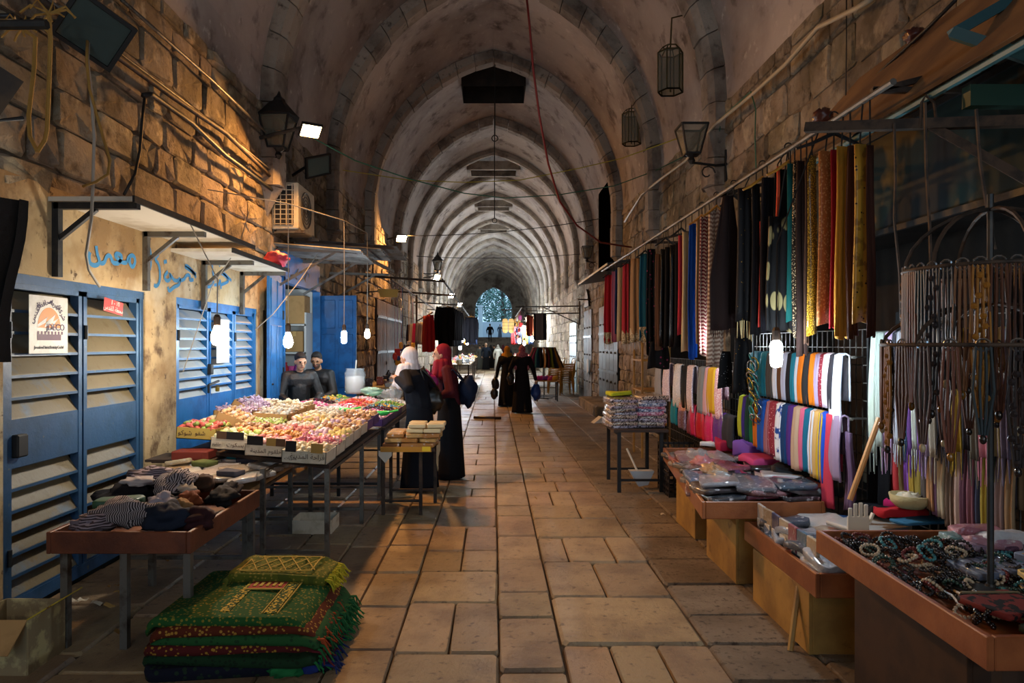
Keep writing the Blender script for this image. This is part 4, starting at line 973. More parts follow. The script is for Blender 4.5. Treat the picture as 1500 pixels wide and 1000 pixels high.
# loose candy bins on the far table
GUM = [('#c83c30', '#e88040', 'red and orange'), ('#dc5c78', '#f0c0c8', 'pink'), ('#78b450', '#e8d870', 'green and yellow'), ('#241a20', '#6a2438', 'black liquorice'), ('#e8a0b0', '#f0e4e0', 'pale pink'), ('#d83848', '#f08c60', 'scarlet'), ('#e8e0d8', '#c8d8d8', 'white'), ('#e0a83c', '#5aa0b8', 'mixed bright'), ('#c84c8c', '#f0d8e0', 'magenta')]
k = 0
for i in range(6):
    for j in range(3):
        x = -2.28+j*.42; y = 7.78+i*.4; z = .785+(.42*(2-j))*.08
        hexa, hexb, nm = GUM[(i*4+j*2) % 9]
        t, T = open_box('tray of %s loose candy, %s from front, %s of far candy table' % (nm, ['first', 'second', 'third', 'fourth', 'fifth', 'sixth'][i], ['wall side', 'middle', 'lane side'][j]), (x, y, z), (.41, .39, .085), tilt=.08, mt=BOXP if j == 2 and i < 4 else BOXW)
        g = M()
        for q in range(150):
            a, b = r.uniform(-.19, .19), r.uniform(-.18, .18); zz = .065+.05*(1-(a/.2)**2)*(1-(b/.19)**2)+r.uniform(-.012, .012)
            p = Vector((x, y, z))+T.to_3x3() @ Vector((a, b, zz)); g.ball(p, (.016, .016, .011), 5, 4, m=int(r.random() < .4))
        o = g.build('loose_candy', [sweet_mat(hexa), sweet_mat(hexb)], None, kind='stuff'); tag(o, 'heap of %s loose candy, tray %d by %s side of the far table' % (nm, i+1, ['wall', 'middle', 'lane'][j]), 'candy')
o = stuff.build('heaped_sweets', smats, None, kind='stuff', smooth=True); tag(o, 'mass of wrapped sweets filling the cardboard trays', 'candy')
GREEN = mat('green_scoop_plastic', '#2fc45a', .35)
for (px, py, Y, lb) in ((505, 602, 7.35, 'bright green plastic scoop lying on the sweets'), (561, 606, 7.7, 'bright green plastic bowl at the lane edge of the candy table')):
    p = W(px, py, Y); t = thing('candy_scoop', lb, 'scoop', p); m = M(); m.lathe([(.03, -.02), (.07, 0), (.085, .03), (.08, .03), (.06, .006), (.0, .0)], p, 12, sy=.8); m.build('bowl', GREEN, t, smooth=True); m = M(); m.tube([p+Vector((.07, 0, .02)), p+Vector((.17, .02, .04))], .012); m.build('handle', GREEN, t)
# plastic jar and clear bags on the far candy table
pj = (W(520, 560, 9.85)); t = thing('candy_jar', 'clear plastic jar of white sweets with a scoop handle at the far table end', 'jar', (pj.x, pj.y, .98))
m = M(); m.lathe([(.13, 0), (.15, .03), (.15, .3), (.13, .33), (.135, .36)], (pj.x, pj.y, .98), 14); m.build('container', glassy('clear_plastic', '#e8eef0', .72), t, smooth=True)
m = M(); m.lathe([(.12, .01), (.14, .04), (.14, .24), (.02, .26)], (pj.x, pj.y, .98), 12); m.build('white_sweets', sweet_mat('#e0dcd8'), t, smooth=True)
m = M(); m.tube([(pj.x, pj.y, 1.2), (pj.x+.02, pj.y, 1.46)], .012); m.build('scoop_handle', WHITEB, t)
FILM = glassy('bag_film', '#eef2f4', .78, .2)
for (px, py, Y, rad, lb) in ((579, 574, 8.1, (.07, .06, .1), 'clear plastic bag in the hand of the woman in white headscarf'), (566, 577, 9.3, (.12, .1, .06), 'crumpled clear bag on the far end of the candy table'), (545, 573, 9.0, (.14, .1, .05), 'pale green film bag lying on the loose candy')):
    blob('plastic_bag', lb, 'bag', W(px, py, Y), rad, FILM if 'green' not in lb else glassy('green_film', '#c8ecdc', .55, .2), px, 3, .5)
# low table with flat packs beside the knitwear tray
steel_table('low wooden table covered with clear flat packs', -2.72, -1.77, 4.9, 6.1, .63, [(-1.8, 4.95), (-2.68, 4.95), (-1.8, 6.05), (-2.68, 6.05)], mat('pale_board_top', '#a8875a', .7), STEEL)
def pillow(m, c, d, rz=0, seed=0, amp=.15, pw=.35, T0=None, n=14, k=7, tilt=(0, 0), mi=0):
    """soft flat pack / folded cloth: super-ellipsoid with wrinkles"""
    sg = lambda a: math.copysign(abs(a)**pw, a)
    T = Matrix.Translation(c) @ Matrix.Rotation(rz, 4, 'Z') @ Matrix.Rotation(tilt[0], 4, 'X') @ Matrix.Rotation(tilt[1], 4, 'Y')
    if T0 is not None: T = T0 @ T
    vs = []
    for i in range(1, k):
        b = -PI/2+PI*i/k
        for j in range(n):
            a = 2*PI*j/n; q = Vector((sg(math.cos(b))*sg(math.cos(a))*d[0]/2, sg(math.cos(b))*sg(math.sin(a))*d[1]/2, sg(math.sin(b))*d[2]/2))
            q.z += amp*d[2]*mnoise.noise(Vector((q.x*14+seed*5.3, q.y*14+seed, seed*.7))); vs.append(q)
    vs += [Vector((0, 0, -d[2]/2)), Vector((0, 0, d[2]/2*(1+amp*mnoise.noise(Vector((seed*5.3, seed, 0))))))]
    q = k-1
    fs = [(i*n+j, i*n+(j+1) % n, (i+1)*n+(j+1) % n, (i+1)*n+j) for i in range(q-1) for j in range(n)]
    fs += [(q*n, (j+1) % n, j) for j in range(n)]+[(q*n+1, (q-1)*n+j, (q-1)*n+(j+1) % n) for j in range(n)]
    return m.add(vs, fs, mi, T)
def wrap_mat(hexc): return mat('wrapped_'+hexc, hexc, .35, coat=.9, bump=(22, .8), noise=(26, '#d8d8dc', .58, .72))  # pale noise patches paint the film's sparkle into the colour
def pack(name, label, cat, c, d, rz, mt, seed, group=None, tilt=(0, 0), amp=.25, pw=.22):
    m = M(); pillow(m, c, d, rz, seed, amp, pw, tilt=tilt); o = m.build(name, mt, None, smooth=True); return tag(o, label, cat, group)
cols_p = ['#c8b898', '#d8d4cc', '#e0d8c8', '#b8a088', '#d0c8c0', '#cfa878', '#e4e0da', '#c0b0a8', '#d8c8a8', '#a8a098']
r = random.Random(9)
for i in range(40):
    x = -2.52+.18*(i % 5)+r.uniform(-.03, .03); y = 4.97+.14*(i//5)+r.uniform(-.03, .03); z = .67+r.uniform(0, .06)
    pack('flat_pack', '%s film-wrapped flat pack, row %d from front of low table, %s' % (['tan', 'silvery', 'ivory', 'fawn', 'pale grey', 'amber', 'white', 'mauve-grey', 'sand', 'stone grey'][i % 10], i//5+1, ['by the wall', 'left of middle', 'in the middle', 'right of middle', 'at the lane edge'][i % 5]), 'pack', (x, y, z), (.2, .24, .04), r.uniform(-.6, .6), wrap_mat(cols_p[i % 10]), i, 'flat packs on the low table', (r.uniform(-.15, .15), r.uniform(-.15, .15)))
for (px, py, Y, hexc, lb) in ((350, 682, 5.75, '#1f6f7c', 'teal folded cap on the flat packs'), (362, 690, 5.55, '#2c2a34', 'dark patterned cap on the flat packs'), (372, 686, 5.9, '#e0a030', 'yellow and black wrapped pack on the low table'), (338, 712, 5.0, '#4a4a54', 'dark grey wrapped pack at the front of the low table'), (300, 685, 5.4, '#5c6438', 'olive green cap on the flat packs')):
    p = W(px, py, Y); pack('folded_hat', lb, 'cap', (p.x, p.y, .745), (.17, .13, .04), rnd(-.5, .5), cloth(hexc), px)
m = M(); m.box((-1.62, 6.2, .06), (.36, .3, .012)); 
for s in (-1, 1): m.box((-1.62+s*.18, 6.2, .12), (.008, .3, .12)); m.box((-1.62, 6.2+s*.15, .12), (.36, .008, .12))
m.v = [(x, y, z-.055) for x, y, z in m.v]; o = m.build('cardboard_tray', BOXW, None); tag(o, 'empty white cardboard tray on the ground under the candy table', 'box')

# wooden tray table with knitwear
TRAYW = mat('dark_red_wood', '#6a361c', .5, noise=(4, '#4e2412', .42, .6), bump=(16, .15))
def tray_table(label, x0, x1, y0, y1, ztop, depth, wood, shear=0, legs=None, legm=None):
    """shallow wooden tray: base, four side boards; shear shifts x with y"""
    t = thing('display_tray', label, 'tray', ((x0+x1)/2, (y0+y1)/2, ztop-depth)); th = .025
    S = lambda p: (p[0]+shear*(p[1]-(y0+y1)/2), p[1], p[2])
    def bx_(nm, c, d):
        m = M(); m.box(c, d, bev=.004); m.v = [S(p) for p in m.v]; m.build(nm, wood, t)
    bx_('base_board', ((x0+x1)/2, (y0+y1)/2, ztop-depth+.012), (x1-x0-.02, y1-y0-.02, .02))
    bx_('side_board', (x0+th/2, (y0+y1)/2, ztop-depth/2), (th, y1-y0, depth)); bx_('side_board', (x1-th/2, (y0+y1)/2, ztop-depth/2), (th, y1-y0, depth))
    bx_('side_board', ((x0+x1)/2, y0+th/2, ztop-depth/2), (x1-x0-2*th-.002, th, depth*.99)); bx_('side_board', ((x0+x1)/2, y1-th/2, ztop-depth/2), (x1-x0-2*th-.002, th, depth*.99))
    for (x, y) in legs or []: M().box((*S((x, y, 0))[:2], (ztop-depth)/2), (.04, .04, ztop-depth)).build('leg', legm or STEEL, t)
    return t
tray_table('dark wooden tray table heaped with knitted hats and scarves', -2.44, -1.65, 3.72, 4.82, .66, .12, TRAYW, 0, [(-2.04, 3.78), (-1.69, 3.78), (-1.69, 4.76), (-2.38, 4.76), (-2.38, 3.8)])
STRIPE = patterned('grey_striped_knit', '#2c2628', '#9a8f90', 'stripe', 26, .95)
STR2 = patterned('brown_striped_knit', '#3a3034', '#8d8088', 'band', 24, .95)
def knit(label, px, py, Y, rad, mt, seed, zc=None, cat='hat', name='knitted_hat', rz=0):
    p = W(px, py, Y); t = blob(name, label, cat, (p.x, p.y, p.z if zc is None else zc), rad, mt, seed, 1.6, .5, 24, 16, 'knitwear heaped on the dark wooden tray'); return t
KN = cloth
knit('grey striped knitted hat flopped over the top of the pile', 258, 700, 4.35, (.1, .16, .075), STRIPE, 1, .80)
knit('striped knitted hat at the back of the pile by the shutter', 225, 702, 4.6, (.15, .11, .06), STR2, 2, .80)
knit('large grey and white striped scarf curled at the front of the tray', 190, 752, 3.98, (.2, .13, .075), STRIPE, 3, .70, 'scarf', 'knitted_scarf')
knit('striped beanie beside the green tag at the left of the tray', 140, 772, 3.9, (.12, .12, .06), STR2, 4, .66)
knit('pale grey knitted hat in the middle of the tray', 236, 740, 4.05, (.075, .07, .06), KN('#948c94'), 5, .74)
knit('lilac grey hat in the front left corner of the tray', 128, 775, 3.86, (.09, .07, .05), KN('#6c6470'), 6, .645)
knit('navy knitted hat at the front of the tray', 245, 765, 3.92, (.13, .11, .085), KN('#1a2130'), 7, .69)
knit('dark maroon hat in the front right corner of the tray', 285, 765, 3.95, (.12, .1, .06), KN('#2e1418'), 8, .67)
knit('rust brown mitten in the middle of the tray', 276, 742, 4.2, (.07, .09, .05), KN('#6a3418'), 9, .73, 'mitten', 'mitten')
knit('dark brown fur hat at the back right of the tray', 290, 715, 4.55, (.1, .12, .06), KN('#3a261a'), 10, .76)
knit('black glove near the lane edge of the tray', 325, 735, 4.4, (.09, .12, .05), KN('#121114'), 11, .7, 'glove', 'glove')
knit('second black glove lying beyond the first on the tray', 335, 722, 4.65, (.08, .1, .045), KN('#19171c'), 12, .69, 'glove', 'glove')
knit('cream woollen hat lying behind the navy one', 262, 726, 4.3, (.09, .07, .04), KN('#a89a88'), 13, .78)
knit('navy scarf bundled in the middle of the heap', 250, 748, 4.2, (.14, .16, .07), KN('#20242e'), 14, .7, 'scarf', 'knitted_scarf')
knit('black scarf bundled under the striped hats by the shutter', 190, 720, 4.5, (.2, .2, .08), KN('#17151a'), 15, .68, 'scarf', 'knitted_scarf')
knit('tan mitten peeping out under the rust one', 266, 752, 4.08, (.05, .06, .04), KN('#8a6a44'), 16, .715, 'mitten', 'mitten')
knit('white folded scarf edge at the left of the heap', 205, 715, 4.45, (.1, .07, .03), KN('#a8a0a0'), 17, .79, 'scarf', 'knitted_scarf')
pack('green_card', 'dark green packaging card half buried in the knitwear', 'card', (*W(175, 745, 4.1)[:2], .735), (.26, .16, .05), .2, mat('green_card', '#1e4a30', .5), 5)

# small table of sesame bars beside the women
steel_table('small square table stacked with wrapped sesame bars', -1.12, -.58, 6.72, 7.3, .66, [(-1.09, 6.75), (-.72, 6.75), (-.62, 7.25), (-1.09, 7.25)], DKTOP, RUST, sw=.032)
BAR = [wrap_mat('#b07a3c'), wrap_mat('#c8a060'), mat('nougat_bar', '#d8c8a0', .5, coat=.4), wrap_mat('#8a5a2c')]
r = random.Random(77); q = 0
for lv in range(5):
    for i in range(3):
        for j in range(3 if lv < 3 else 2):
            if lv > 2 and i == 0: continue
            x = -1.02+.18*i+lv*.02+r.uniform(-.012, .012); y = 6.82+.17*j+r.uniform(-.02, .02); z = .685+.048*lv
            mt_ = BAR[2] if lv >= 3 else BAR[(i+j+lv) % 2 * 1] if lv else BAR[3 if i < 1 else 0]
            m = M(); m.box((x, y, z), (.17, .13, .042), r.uniform(-.15, .15), bev=.008); o = m.build('sesame_bar', mt_, None)
            tag(o, '%s, %s layer, %s row, %s in the stack beside the women' % ('pale nougat block' if lv >= 3 else 'wrapped brown sesame bar', ['bottom', 'second', 'third', 'fourth', 'top'][lv], ['front', 'middle', 'back'][j], ['left', 'centre', 'right'][i]), 'sweet', 'sesame bars and nougat blocks on the small table' if lv < 3 else 'nougat blocks on the small table'); q += 1
m = M(); m.box((-.86, 6.70, .655), (.5, .012, .05)); m.box((-.66, 6.692, .66), (.08, .006, .045), m=1); o = m.build('price_strip', [mat('amber_wrap', '#b8801c', .4, coat=.5), mat('yellow_label', '#e0c020', .5)], None); tag(o, 'amber strip with a yellow label at the front of the sesame bars', 'strip')
m = M(); m.sheet(lambda u, v: (-1.13+.13*u, 6.71-.002, .64-.12*v*(1-abs(u-.5)*1.2)), 4, 4, .004); o = m.build('paper_corner', WHITEB, None); tag(o, 'white paper corner hanging off the sesame bar table', 'paper')
m = M(); m.sheet(lambda u, v: (-.57+.012*math.sin(u*9), 6.8+.35*u, .68-(.18+.1*math.sin(u*5))*v), 6, 4, .004); o = m.build('wrapping_paper', cloth('#b0a080'), None); tag(o, 'crumpled wrapping paper hanging at the lane side of the sesame bar table', 'paper')

# prayer rugs folded in a stack on the ground
def rug_mat(key, c1, c2, c3, sc_):
    return patterned(key, c1, c2, 'dots', sc_, .9, .3, .36, c3)
RUGS = [  # height, thickness, centre, size, label, material, turn, fringe colour
 (.0, .075, (-1.34, 3.86), (.94, .86), 'dark navy folded rug at the bottom of the rug stack', rug_mat('rug_navy', '#0c1020', '#1a2e20', None, 30), .12, '#1c2c5c'),
 (.073, .05, (-1.32, 3.82), (.9, .84), 'dark green folded rug second from the bottom of the stack', rug_mat('rug_dkgreen', '#12301a', '#0c2012', None, 40), -.06, '#1f6a3a'),
 (.12, .05, (-1.35, 3.84), (.9, .82), 'maroon folded rug with gold script third from the bottom', rug_mat('rug_maroon', '#4a1414', '#9a7428', None, 46), .07, '#5c1c24'),
 (.165, .045, (-1.31, 3.82), (.88, .8), 'bright green folded rug in the middle of the stack', rug_mat('rug_midgreen', '#1e4c26', '#16381e', None, 40), -.03, '#1f5c34'),
 (.205, .05, (-1.34, 3.83), (.86, .78), 'rust red folded rug below the green prayer rug', rug_mat('rug_rust', '#52200f', '#a07830', None, 44), .05, '#8c3c1c'),
 (.25, .05, (-1.37, 3.83), (.84, .76), 'green prayer rug with gold flowers and a red emblem near the top of the stack', rug_mat('rug_green', '#1f4e22', '#7c7228', None, 48), .02, '#7a2c1c'),
 (.298, .055, (-1.26, 4.13), (.58, .34), 'olive and gold diamond patterned rug on top of the stack', rug_mat('rug_olive', '#545a1a', '#8c7a32', '#444e18', 46), -.03, '#a8a028')]
for (z, th, (x, y), (w, d), lb, mt_, rz, fcol) in RUGS:
    t = thing('prayer_rug', lb, 'rug', (x, y, z), 'folded prayer rugs stacked on the ground')
    m = M(); pillow(m, (x, y, z+th/2), (w, d, th), rz, z*10, .35, .14, n=40, k=8)
    sag = lambda p: (p[0], p[1], p[2]-(.10*max(0, (abs(p[0]-x)/(w/2)-.78)/.22)**2*(z/.3) if 'olive' not in lb else .05*max(0, (p[0]-x)/(w/2)-.6)))
    m.v = [sag(p) for p in m.v]; pile = m.build('folded_pile', mt_, t, smooth=True)
    m = M(); rr = random.Random(int(z*100))
    for i in range(52):
        yy = y-d*.45+d*.9*i/51; x0_ = x+w*.47+rz*-(yy-y); zb = z+th*.5-(.10*(z/.3) if 'olive' not in lb else .03); m.tube([(x0_-.02, yy, zb+.02), (x0_+rr.uniform(.02, .05), yy+rr.uniform(-.02, .02), zb+rr.uniform(-.01, .02)), (x0_+rr.uniform(.04, .1), yy+rr.uniform(-.03, .03), zb-rr.uniform(.02, .07))], [.008, .007, .003], 4)
    m.build('fringe', cloth(fcol), pile, kind='stuff')
    GOLD = mat('gold_weave', '#a88c34', .85); REDW = mat('red_weave', '#8c2018', .85)
    if 'emblem' in lb:
        zt = z+th+.003
        m = M(); m.box((x+.22, y, zt), (.06, d*.86, .006)); m.build('gold_border', patterned('gold_border_weave', '#26421a', '#c0a43c', 'dots', 60, .85, .4, .5), pile)
        for xx in (x+.18, x+.26): m = M(); m.box((xx, y, zt+.001), (.006, d*.86, .006)); m.build('gold_line', GOLD, pile)
        m = M(); m.box((x-.02, y+.0, zt), (.05, d*.8, .006)); m.build('gold_border', patterned('gold_border_weave', '#26421a', '#c0a43c', 'dots', 60, .85, .4, .5), pile)
        m = M(); m.box((x+.08, y+.08, zt+.002), (.2, .12, .006)); m.build('red_emblem', REDW, pile)
        m = M()
        for i in range(5): m.box((x+.01+.036*i, y+.08, zt+.008), (.018, .06, .003))
        for q_ in (-1, 1): m.box((x+.08, y+.08+q_*.066, zt+.004), (.22, .012, .006))
        m.build('gold_marks', GOLD, pile)
    if 'olive' in lb:
        zt = z+th+.006; m = M()
        for a_ in (-1, 1): m.box((x-.02, y+a_*.13, zt), (.42, .008, .005)); m.box((x-.02+a_*.21, y, zt), (.008, .26, .005))
        m.build('gold_lines', GOLD, pile); m = M()
        for i in range(-2, 3):
            for a_ in (-1, 1): m.bar((x-.02+i*.085-.06, y-a_*.12, zt+.001), (x-.02+i*.085+.06, y+a_*.12, zt+.001), .006, .003)
        m.build('diamond_lines', GOLD, pile)
for (px, py, Y, rad, hexc, lb) in ((468, 920, 3.9, (.1, .12, .09), '#a01c1c', 'red bundled cloth at the right side of the rug stack'), (430, 950, 3.6, (.09, .1, .08), '#5a4a78', 'lilac floral cloth corner at the side of the rug stack'), (455, 965, 3.55, (.08, .1, .06), '#1c2c6a', 'royal blue cloth at the foot of the rug stack'), (420, 985, 3.5, (.1, .1, .06), '#1f6a3a', 'bright green fringe bundle at the foot of the rug stack'), (475, 940, 3.75, (.06, .08, .07), '#7a1420', 'crimson cloth end beside the rug stack')):
    p = W(px, py, Y); blob('cloth_bundle', lb, 'cloth', (p.x, p.y, max(p.z, rad[2]*.8)), rad, cloth(hexc), px, 2.2, .5, flat=.85)
pack('gold_label', 'pale gold sewn label on the red bundled cloth', 'label', W(462, 905, 3.82), (.1, .02, .05), .3, mat('gold_label', '#b8ac50', .6), 2, amp=.05)
# cardboard box at the lower left corner, flaps open
t = thing('cardboard_box', 'open cardboard box with a yellow printed flap in the lower left corner', 'box', (-2.5, 3.6, 0))
m = M(); c = (-2.53, 3.62)
for (dx, dy, w, l) in ((-.16, 0, .008, .3), (.16, 0, .008, .3), (0, -.15, .32, .008), (0, .15, .32, .008)): m.box((c[0]+dx, c[1]+dy, .14), (w, l, .28))
m.box((c[0], c[1], .006), (.32, .3, .01)); m.build('body', mat('printed_carton', '#8a7858', .75, noise=(8, '#b8a878', .5, .6)), t)
for (a, hh, mt_, nm) in ((( .16, 0), .14, mat('yellow_printed_flap', '#b8a02c', .6, noise=(14, '#6a4a1c', .58, .62)), 'printed_flap'), ((0, -.15), .16, CARD, 'flap')):
    m = M()
    if a[0]: m.sheet(lambda u, v: (c[0]+.16+.1*v, c[1]-.15+.3*u, .28+.06*v), 2, 2, .006)
    else: m.sheet(lambda u, v: (c[0]-.16+.32*u, c[1]-.15-.14*v, .28-.12*v), 2, 2, .006)
    m.build(nm, mt_, t)
# litter on the ground
r = random.Random(3)
for i in range(22):
    px, py = (r.uniform(60, 220), r.uniform(850, 935)) if i < 12 else (r.uniform(240, 520), r.uniform(740, 850)) if i < 18 else (r.uniform(760, 1000), r.uniform(690, 760))
    p = G(px, py); m = M(); s = r.uniform(.015, .04); m.sheet(lambda u, v: (p.x+s*(u-.5)*2, p.y+s*(v-.5), .012+.012*math.sin(u*3+i)*r.uniform(.8, 1.2)+.006*v), 3, 2, .002)
    o = m.build('litter_scrap', cloth(['#a88850', '#b8b0a0', '#7a5a30', '#c8c0b0'][i % 4]), None); tag(o, 'small scrap of litter lying on the paving', 'litter', 'litter scraps on the ground')
# ------------------------------------------------------------------ right side: scarf stall
def drape(m, c, d, w, zt, zb, folds=2, amp=.02, th=.012, taper=.75, seed=0, nv=8, mi=0, swing=0):
    """pleated cloth hanging from zt to zb, centred on c=(x,y), width w along d"""
    d = Vector((d[0], d[1], 0)).normalized(); n = Vector((-d.y, d.x, 0)); c = Vector((c[0], c[1], 0)); r_ = random.Random(seed); ph = r_.uniform(0, 6)
    def fn(u, v):
        k = taper+(1-taper)*min(1, v*1.6); s = (u-.5)*w*k
        o = amp*math.sin(u*folds*2*PI+ph+.5*math.sin(v*3))*(.45+.55*v)+.008*math.sin(v*5+ph)
        p = c+d*(s+swing*v*.05)+n*o; z = zt+(zb-zt)*v
        if v < .04: p -= n*.0
        zz = z-.012*math.sin(u*PI*folds+ph)*v
        return (p.x, p.y, zz)
    m.sheet(fn, max(6, int(folds*6)), nv, th, mi)
    return fn
def scarf(label, c, d, w, zt, zb, mt, seed=0, folds=2, amp=.018, fringe=None, group=None, taper=.75, name='hanging_scarf', cat='scarf', th=.014, band=None, hook=None):
    t = thing(name, label, cat, (c[0], c[1], zb), group); m = M(); fn = drape(m, c, d, w, zt, zb, folds, amp, th, taper, seed)
    cl_ = m.build('cloth', mt, t, smooth=True)
    if hook is not None: m = M(); m.tube([(c[0], c[1], zt-.02), (c[0], c[1], zt+.02), hook], .005, 5); m.build('hook', DKSTEEL, t)
    if fringe:
        m = M(); r_ = random.Random(seed); n = max(5, int(w/.012))
        for i in range(n):
            p = Vector(fn((i+.5)/n, 1.0)); q = p+Vector((r_.uniform(-.006, .006), r_.uniform(-.006, .006), -fringe[1]*r_.uniform(.8, 1.1))); m.tube([p+Vector((0, 0, .004)), p.lerp(q, .5), q], [.004, .0035, .002], 4)
        m.build('fringe', cloth(fringe[0]), cl_, kind='stuff')
    if band:
        m = M(); p0 = zb+band[1]
        drape(m, (c[0], c[1]), d, w*1.02, p0, zb-.004, folds, amp, th*1.6, 1.0, seed, 3); m.build('border', band[0], cl_, smooth=True)
    return t
# high rail
RX, RZ = 2.05, 3.03
rl = thing('scarf_rail', 'long steel rail along the right wall carrying the hanging scarves', 'rail', (RX, 8, RZ))
m = M(); m.tube([(RX, 3.5, RZ), (RX, 12.9, RZ+.04)], .018, 8); m.build('rod', STEEL, rl)
for y in (3.7, 6.3, 9.2, 12.6): m = M(); m.bar((HW, y, RZ+.25), (RX, y, RZ+.02), .03); m.bar((HW, y, RZ+.03), (RX, y, RZ+.03), .03); m.build('wall_stay', RUST, rl)
def hanger(label, y, w, mt, zdrop=.0, x=RX, d=(1, 0)):
    t = thing('clothes_hanger', label, 'hanger', (x, y, RZ-.16), 'hangers on the high scarf rail'); d = Vector((*d, 0)).normalized(); c = Vector((x, y, 0))
    m = M(); hk_ = [c+d*(.028*math.cos(a))+Vector((0, 0, RZ+.03+.028*math.sin(a)-.005)) for a in [PI*.0+i*.55 for i in range(7)]]
    m.tube([c+Vector((0, 0, RZ-.08)), c+Vector((0, 0, RZ-.01)), c+d*.02+Vector((0, 0, RZ+.01))]+hk_[1:], .005, 5); m.build('hook', DKSTEEL, t)
    m = M(); m.tube([c-d*w/2+Vector((0, 0, RZ-.17)), c-d*w*.3+Vector((0, 0, RZ-.14)), c+Vector((0, 0, RZ-.075)), c+d*w*.3+Vector((0, 0, RZ-.14)), c+d*w/2+Vector((0, 0, RZ-.17))], [.008, .011, .014, .011, .008], 6); m.build('shoulder_bar', mt, t)
GOLDH = mat('amber_wood_hanger', '#b07a2c', .4)
D = 850; S_ = 1/3.334
def hi(x0, x1, py_top, py_bot, mt, label, folds=2, fringe=None, band=None, dy=0, amp=.02, taper=.8, dd=(1, .12)):
    """upper scarf from its picture extent: hangs from the rail at X=RX"""
    a, b = D+x0*S_, D+x1*S_; mid = (a+b)/2; Y = RX*F/(mid-VPX)+dy; p = W(mid, py_bot, Y); w = max(.03, (b-a)*Y/F*1.12); zt = min(EYE-(py_top-VPY)*Y/F, RZ-.1)
    if dy or True: pass
    return scarf(label, (p.x, p.y), dd, w, zt, p.z, mt, int(x0), folds, min(amp, w*.2), fringe, 'scarves on the high rail', taper, band=band, hook=(RX, p.y, RZ))
PAT = {
 'gold_orn': patterned('gold_ornament_cloth', '#b8862c', '#2a1a08', 'dots', 30, .5, .16, .2, '#8a6020', coat=.3), 'lace': patterned('orange_lace', '#a8602c', '#c88a50', 'dots', 60, .6, .3, .4, coat=.2),
 'sequin': patterned('gold_sequin', '#6a4c10', '#d0a030', 'dots', 120, .3, .35, .45, coat=.6), 'zig1': patterned('maroon_zigzag', '#6a2028', '#b8a090', 'zigzag', 9, .9), 'zig2': patterned('beige_zigzag', '#8a6a5c', '#c8b4a0', 'zigzag', 8, .9),
 'dots': patterned('black_gold_dots', '#0e0c0e', '#c0902c', 'dots', 30, .7, .08, .1), 'floral': patterned('black_floral', '#0c0b0e', '#8c2c50', 'dots', 16, .8, .16, .2, None), 'leaf': patterned('black_leaf', '#0d0c0d', '#8a7c54', 'leaf', 11, .8, .3, .34),
 'strp': patterned('tan_stripe', '#8a6440', '#d0b890', 'stripe', 30, .8), 'bead': patterned('beaded_strip', '#2c2018', '#d0b48c', 'dots', 90, .5, .3, .4), 'seqb': patterned('black_sequin_stripe', '#0c0c0e', '#6a6a70', 'dots', 55, .4, .12, .16, coat=.3)}
WF = ('#d8d0c8', .12)
CREAMB = patterned('crochet_band', '#cdb894', '#8a7450', 'dots', 60, .9)
hi(1400, 1428, 213, 492, cloth('#3a2018'), 'dark brown scarf at the right end of the high rail')
hi(1333, 1398, 212, 474, PAT['gold_orn'], 'gold ornamented scarf with black trefoil pattern, rightmost broad one', 1, amp=.006, dy=-.03)
hi(1298, 1338, 214, 494, cloth('#43261a'), 'chocolate scarf between the mustard and gold ornamented ones')
hi(1240, 1312, 216, 495, cloth('#b07a26'), 'plain mustard yellow scarf beside the gold ornamented one', 3, dy=-.02)
hi(1226, 1250, 220, 480, cloth('#8c1420'), 'narrow crimson scarf behind the orange lace one')
hi(1160, 1236, 222, 476, PAT['lace'], 'orange lace scarf with scalloped edge on the high rail', 1, amp=.008, dy=-.04)
hi(1112, 1152, 228, 490, PAT['sequin'], 'glittering gold sequin scarf on the high rail', 1)
hi(1092, 1118, 232, 505, cloth('#4a3428'), 'brown scarf left of the gold sequin one', 1)
hi(1056, 1098, 236, 520, cloth('#2a1a16'), 'dark umber scarf reaching low beside the gold sequin', 2)
hi(1034, 1060, 235, 495, PAT['bead'], 'narrow beaded strip scarf on the high rail', 1, amp=.004)
hi(1012, 1040, 222, 470, cloth('#12504c'), 'narrow teal green scarf on the high rail', 1)
hi(905, 1034, 318, 486, PAT['leaf'], 'black scarf with large khaki leaves on the high rail', 3, dy=-.15)
hi(950, 1010, 235, 480, cloth('#100e12'), 'black scarf above the leaf patterned one', 2)
hi(955, 972, 232, 370, cloth('#c0482c'), 'bright orange narrow scarf among the black ones', 1, dy=-.12)
hi(872, 908, 325, 480, cloth('#b83c34'), 'black-edged red narrow scarf left of the leaf pattern', 1)
hi(838, 880, 246, 490, cloth('#0f0e11'), 'plain black scarf right of the gold dotted one', 2)
hi(880, 945, 242, 485, cloth('#15131a'), 'pleated black scarf near the middle of the rail', 3)
hi(770, 842, 258, 470, PAT['dots'], 'black scarf with gold dots and a cream fringe', 2, ('#c0ac7c', .14), dy=-.1)
hi(640, 796, 268, 482, cloth('#1f1210'), 'wide very dark brown shawl hanging forward of the others', 2, ('#2a1a14', .06), dy=-.25, amp=.03, taper=.25)
hi(626, 700, 308, 534, PAT['zig2'], 'beige zigzag knitted scarf on the high rail', 2)
hi(578, 640, 318, 520, PAT['zig1'], 'maroon zigzag knitted scarf on the high rail', 2)
hi(562, 596, 306, 505, PAT['strp'], 'tan striped scarf between the blue and zigzag ones', 1)
hi(525, 566, 310, 525, cloth('#14469c'), 'royal blue scarf on the high rail', 2)
hi(498, 530, 340, 515, cloth('#c8ae84'), 'cream scarf left of the royal blue one', 1)
hi(480, 502, 345, 490, cloth('#a82c3c'), 'narrow red scarf left of the cream one', 1)
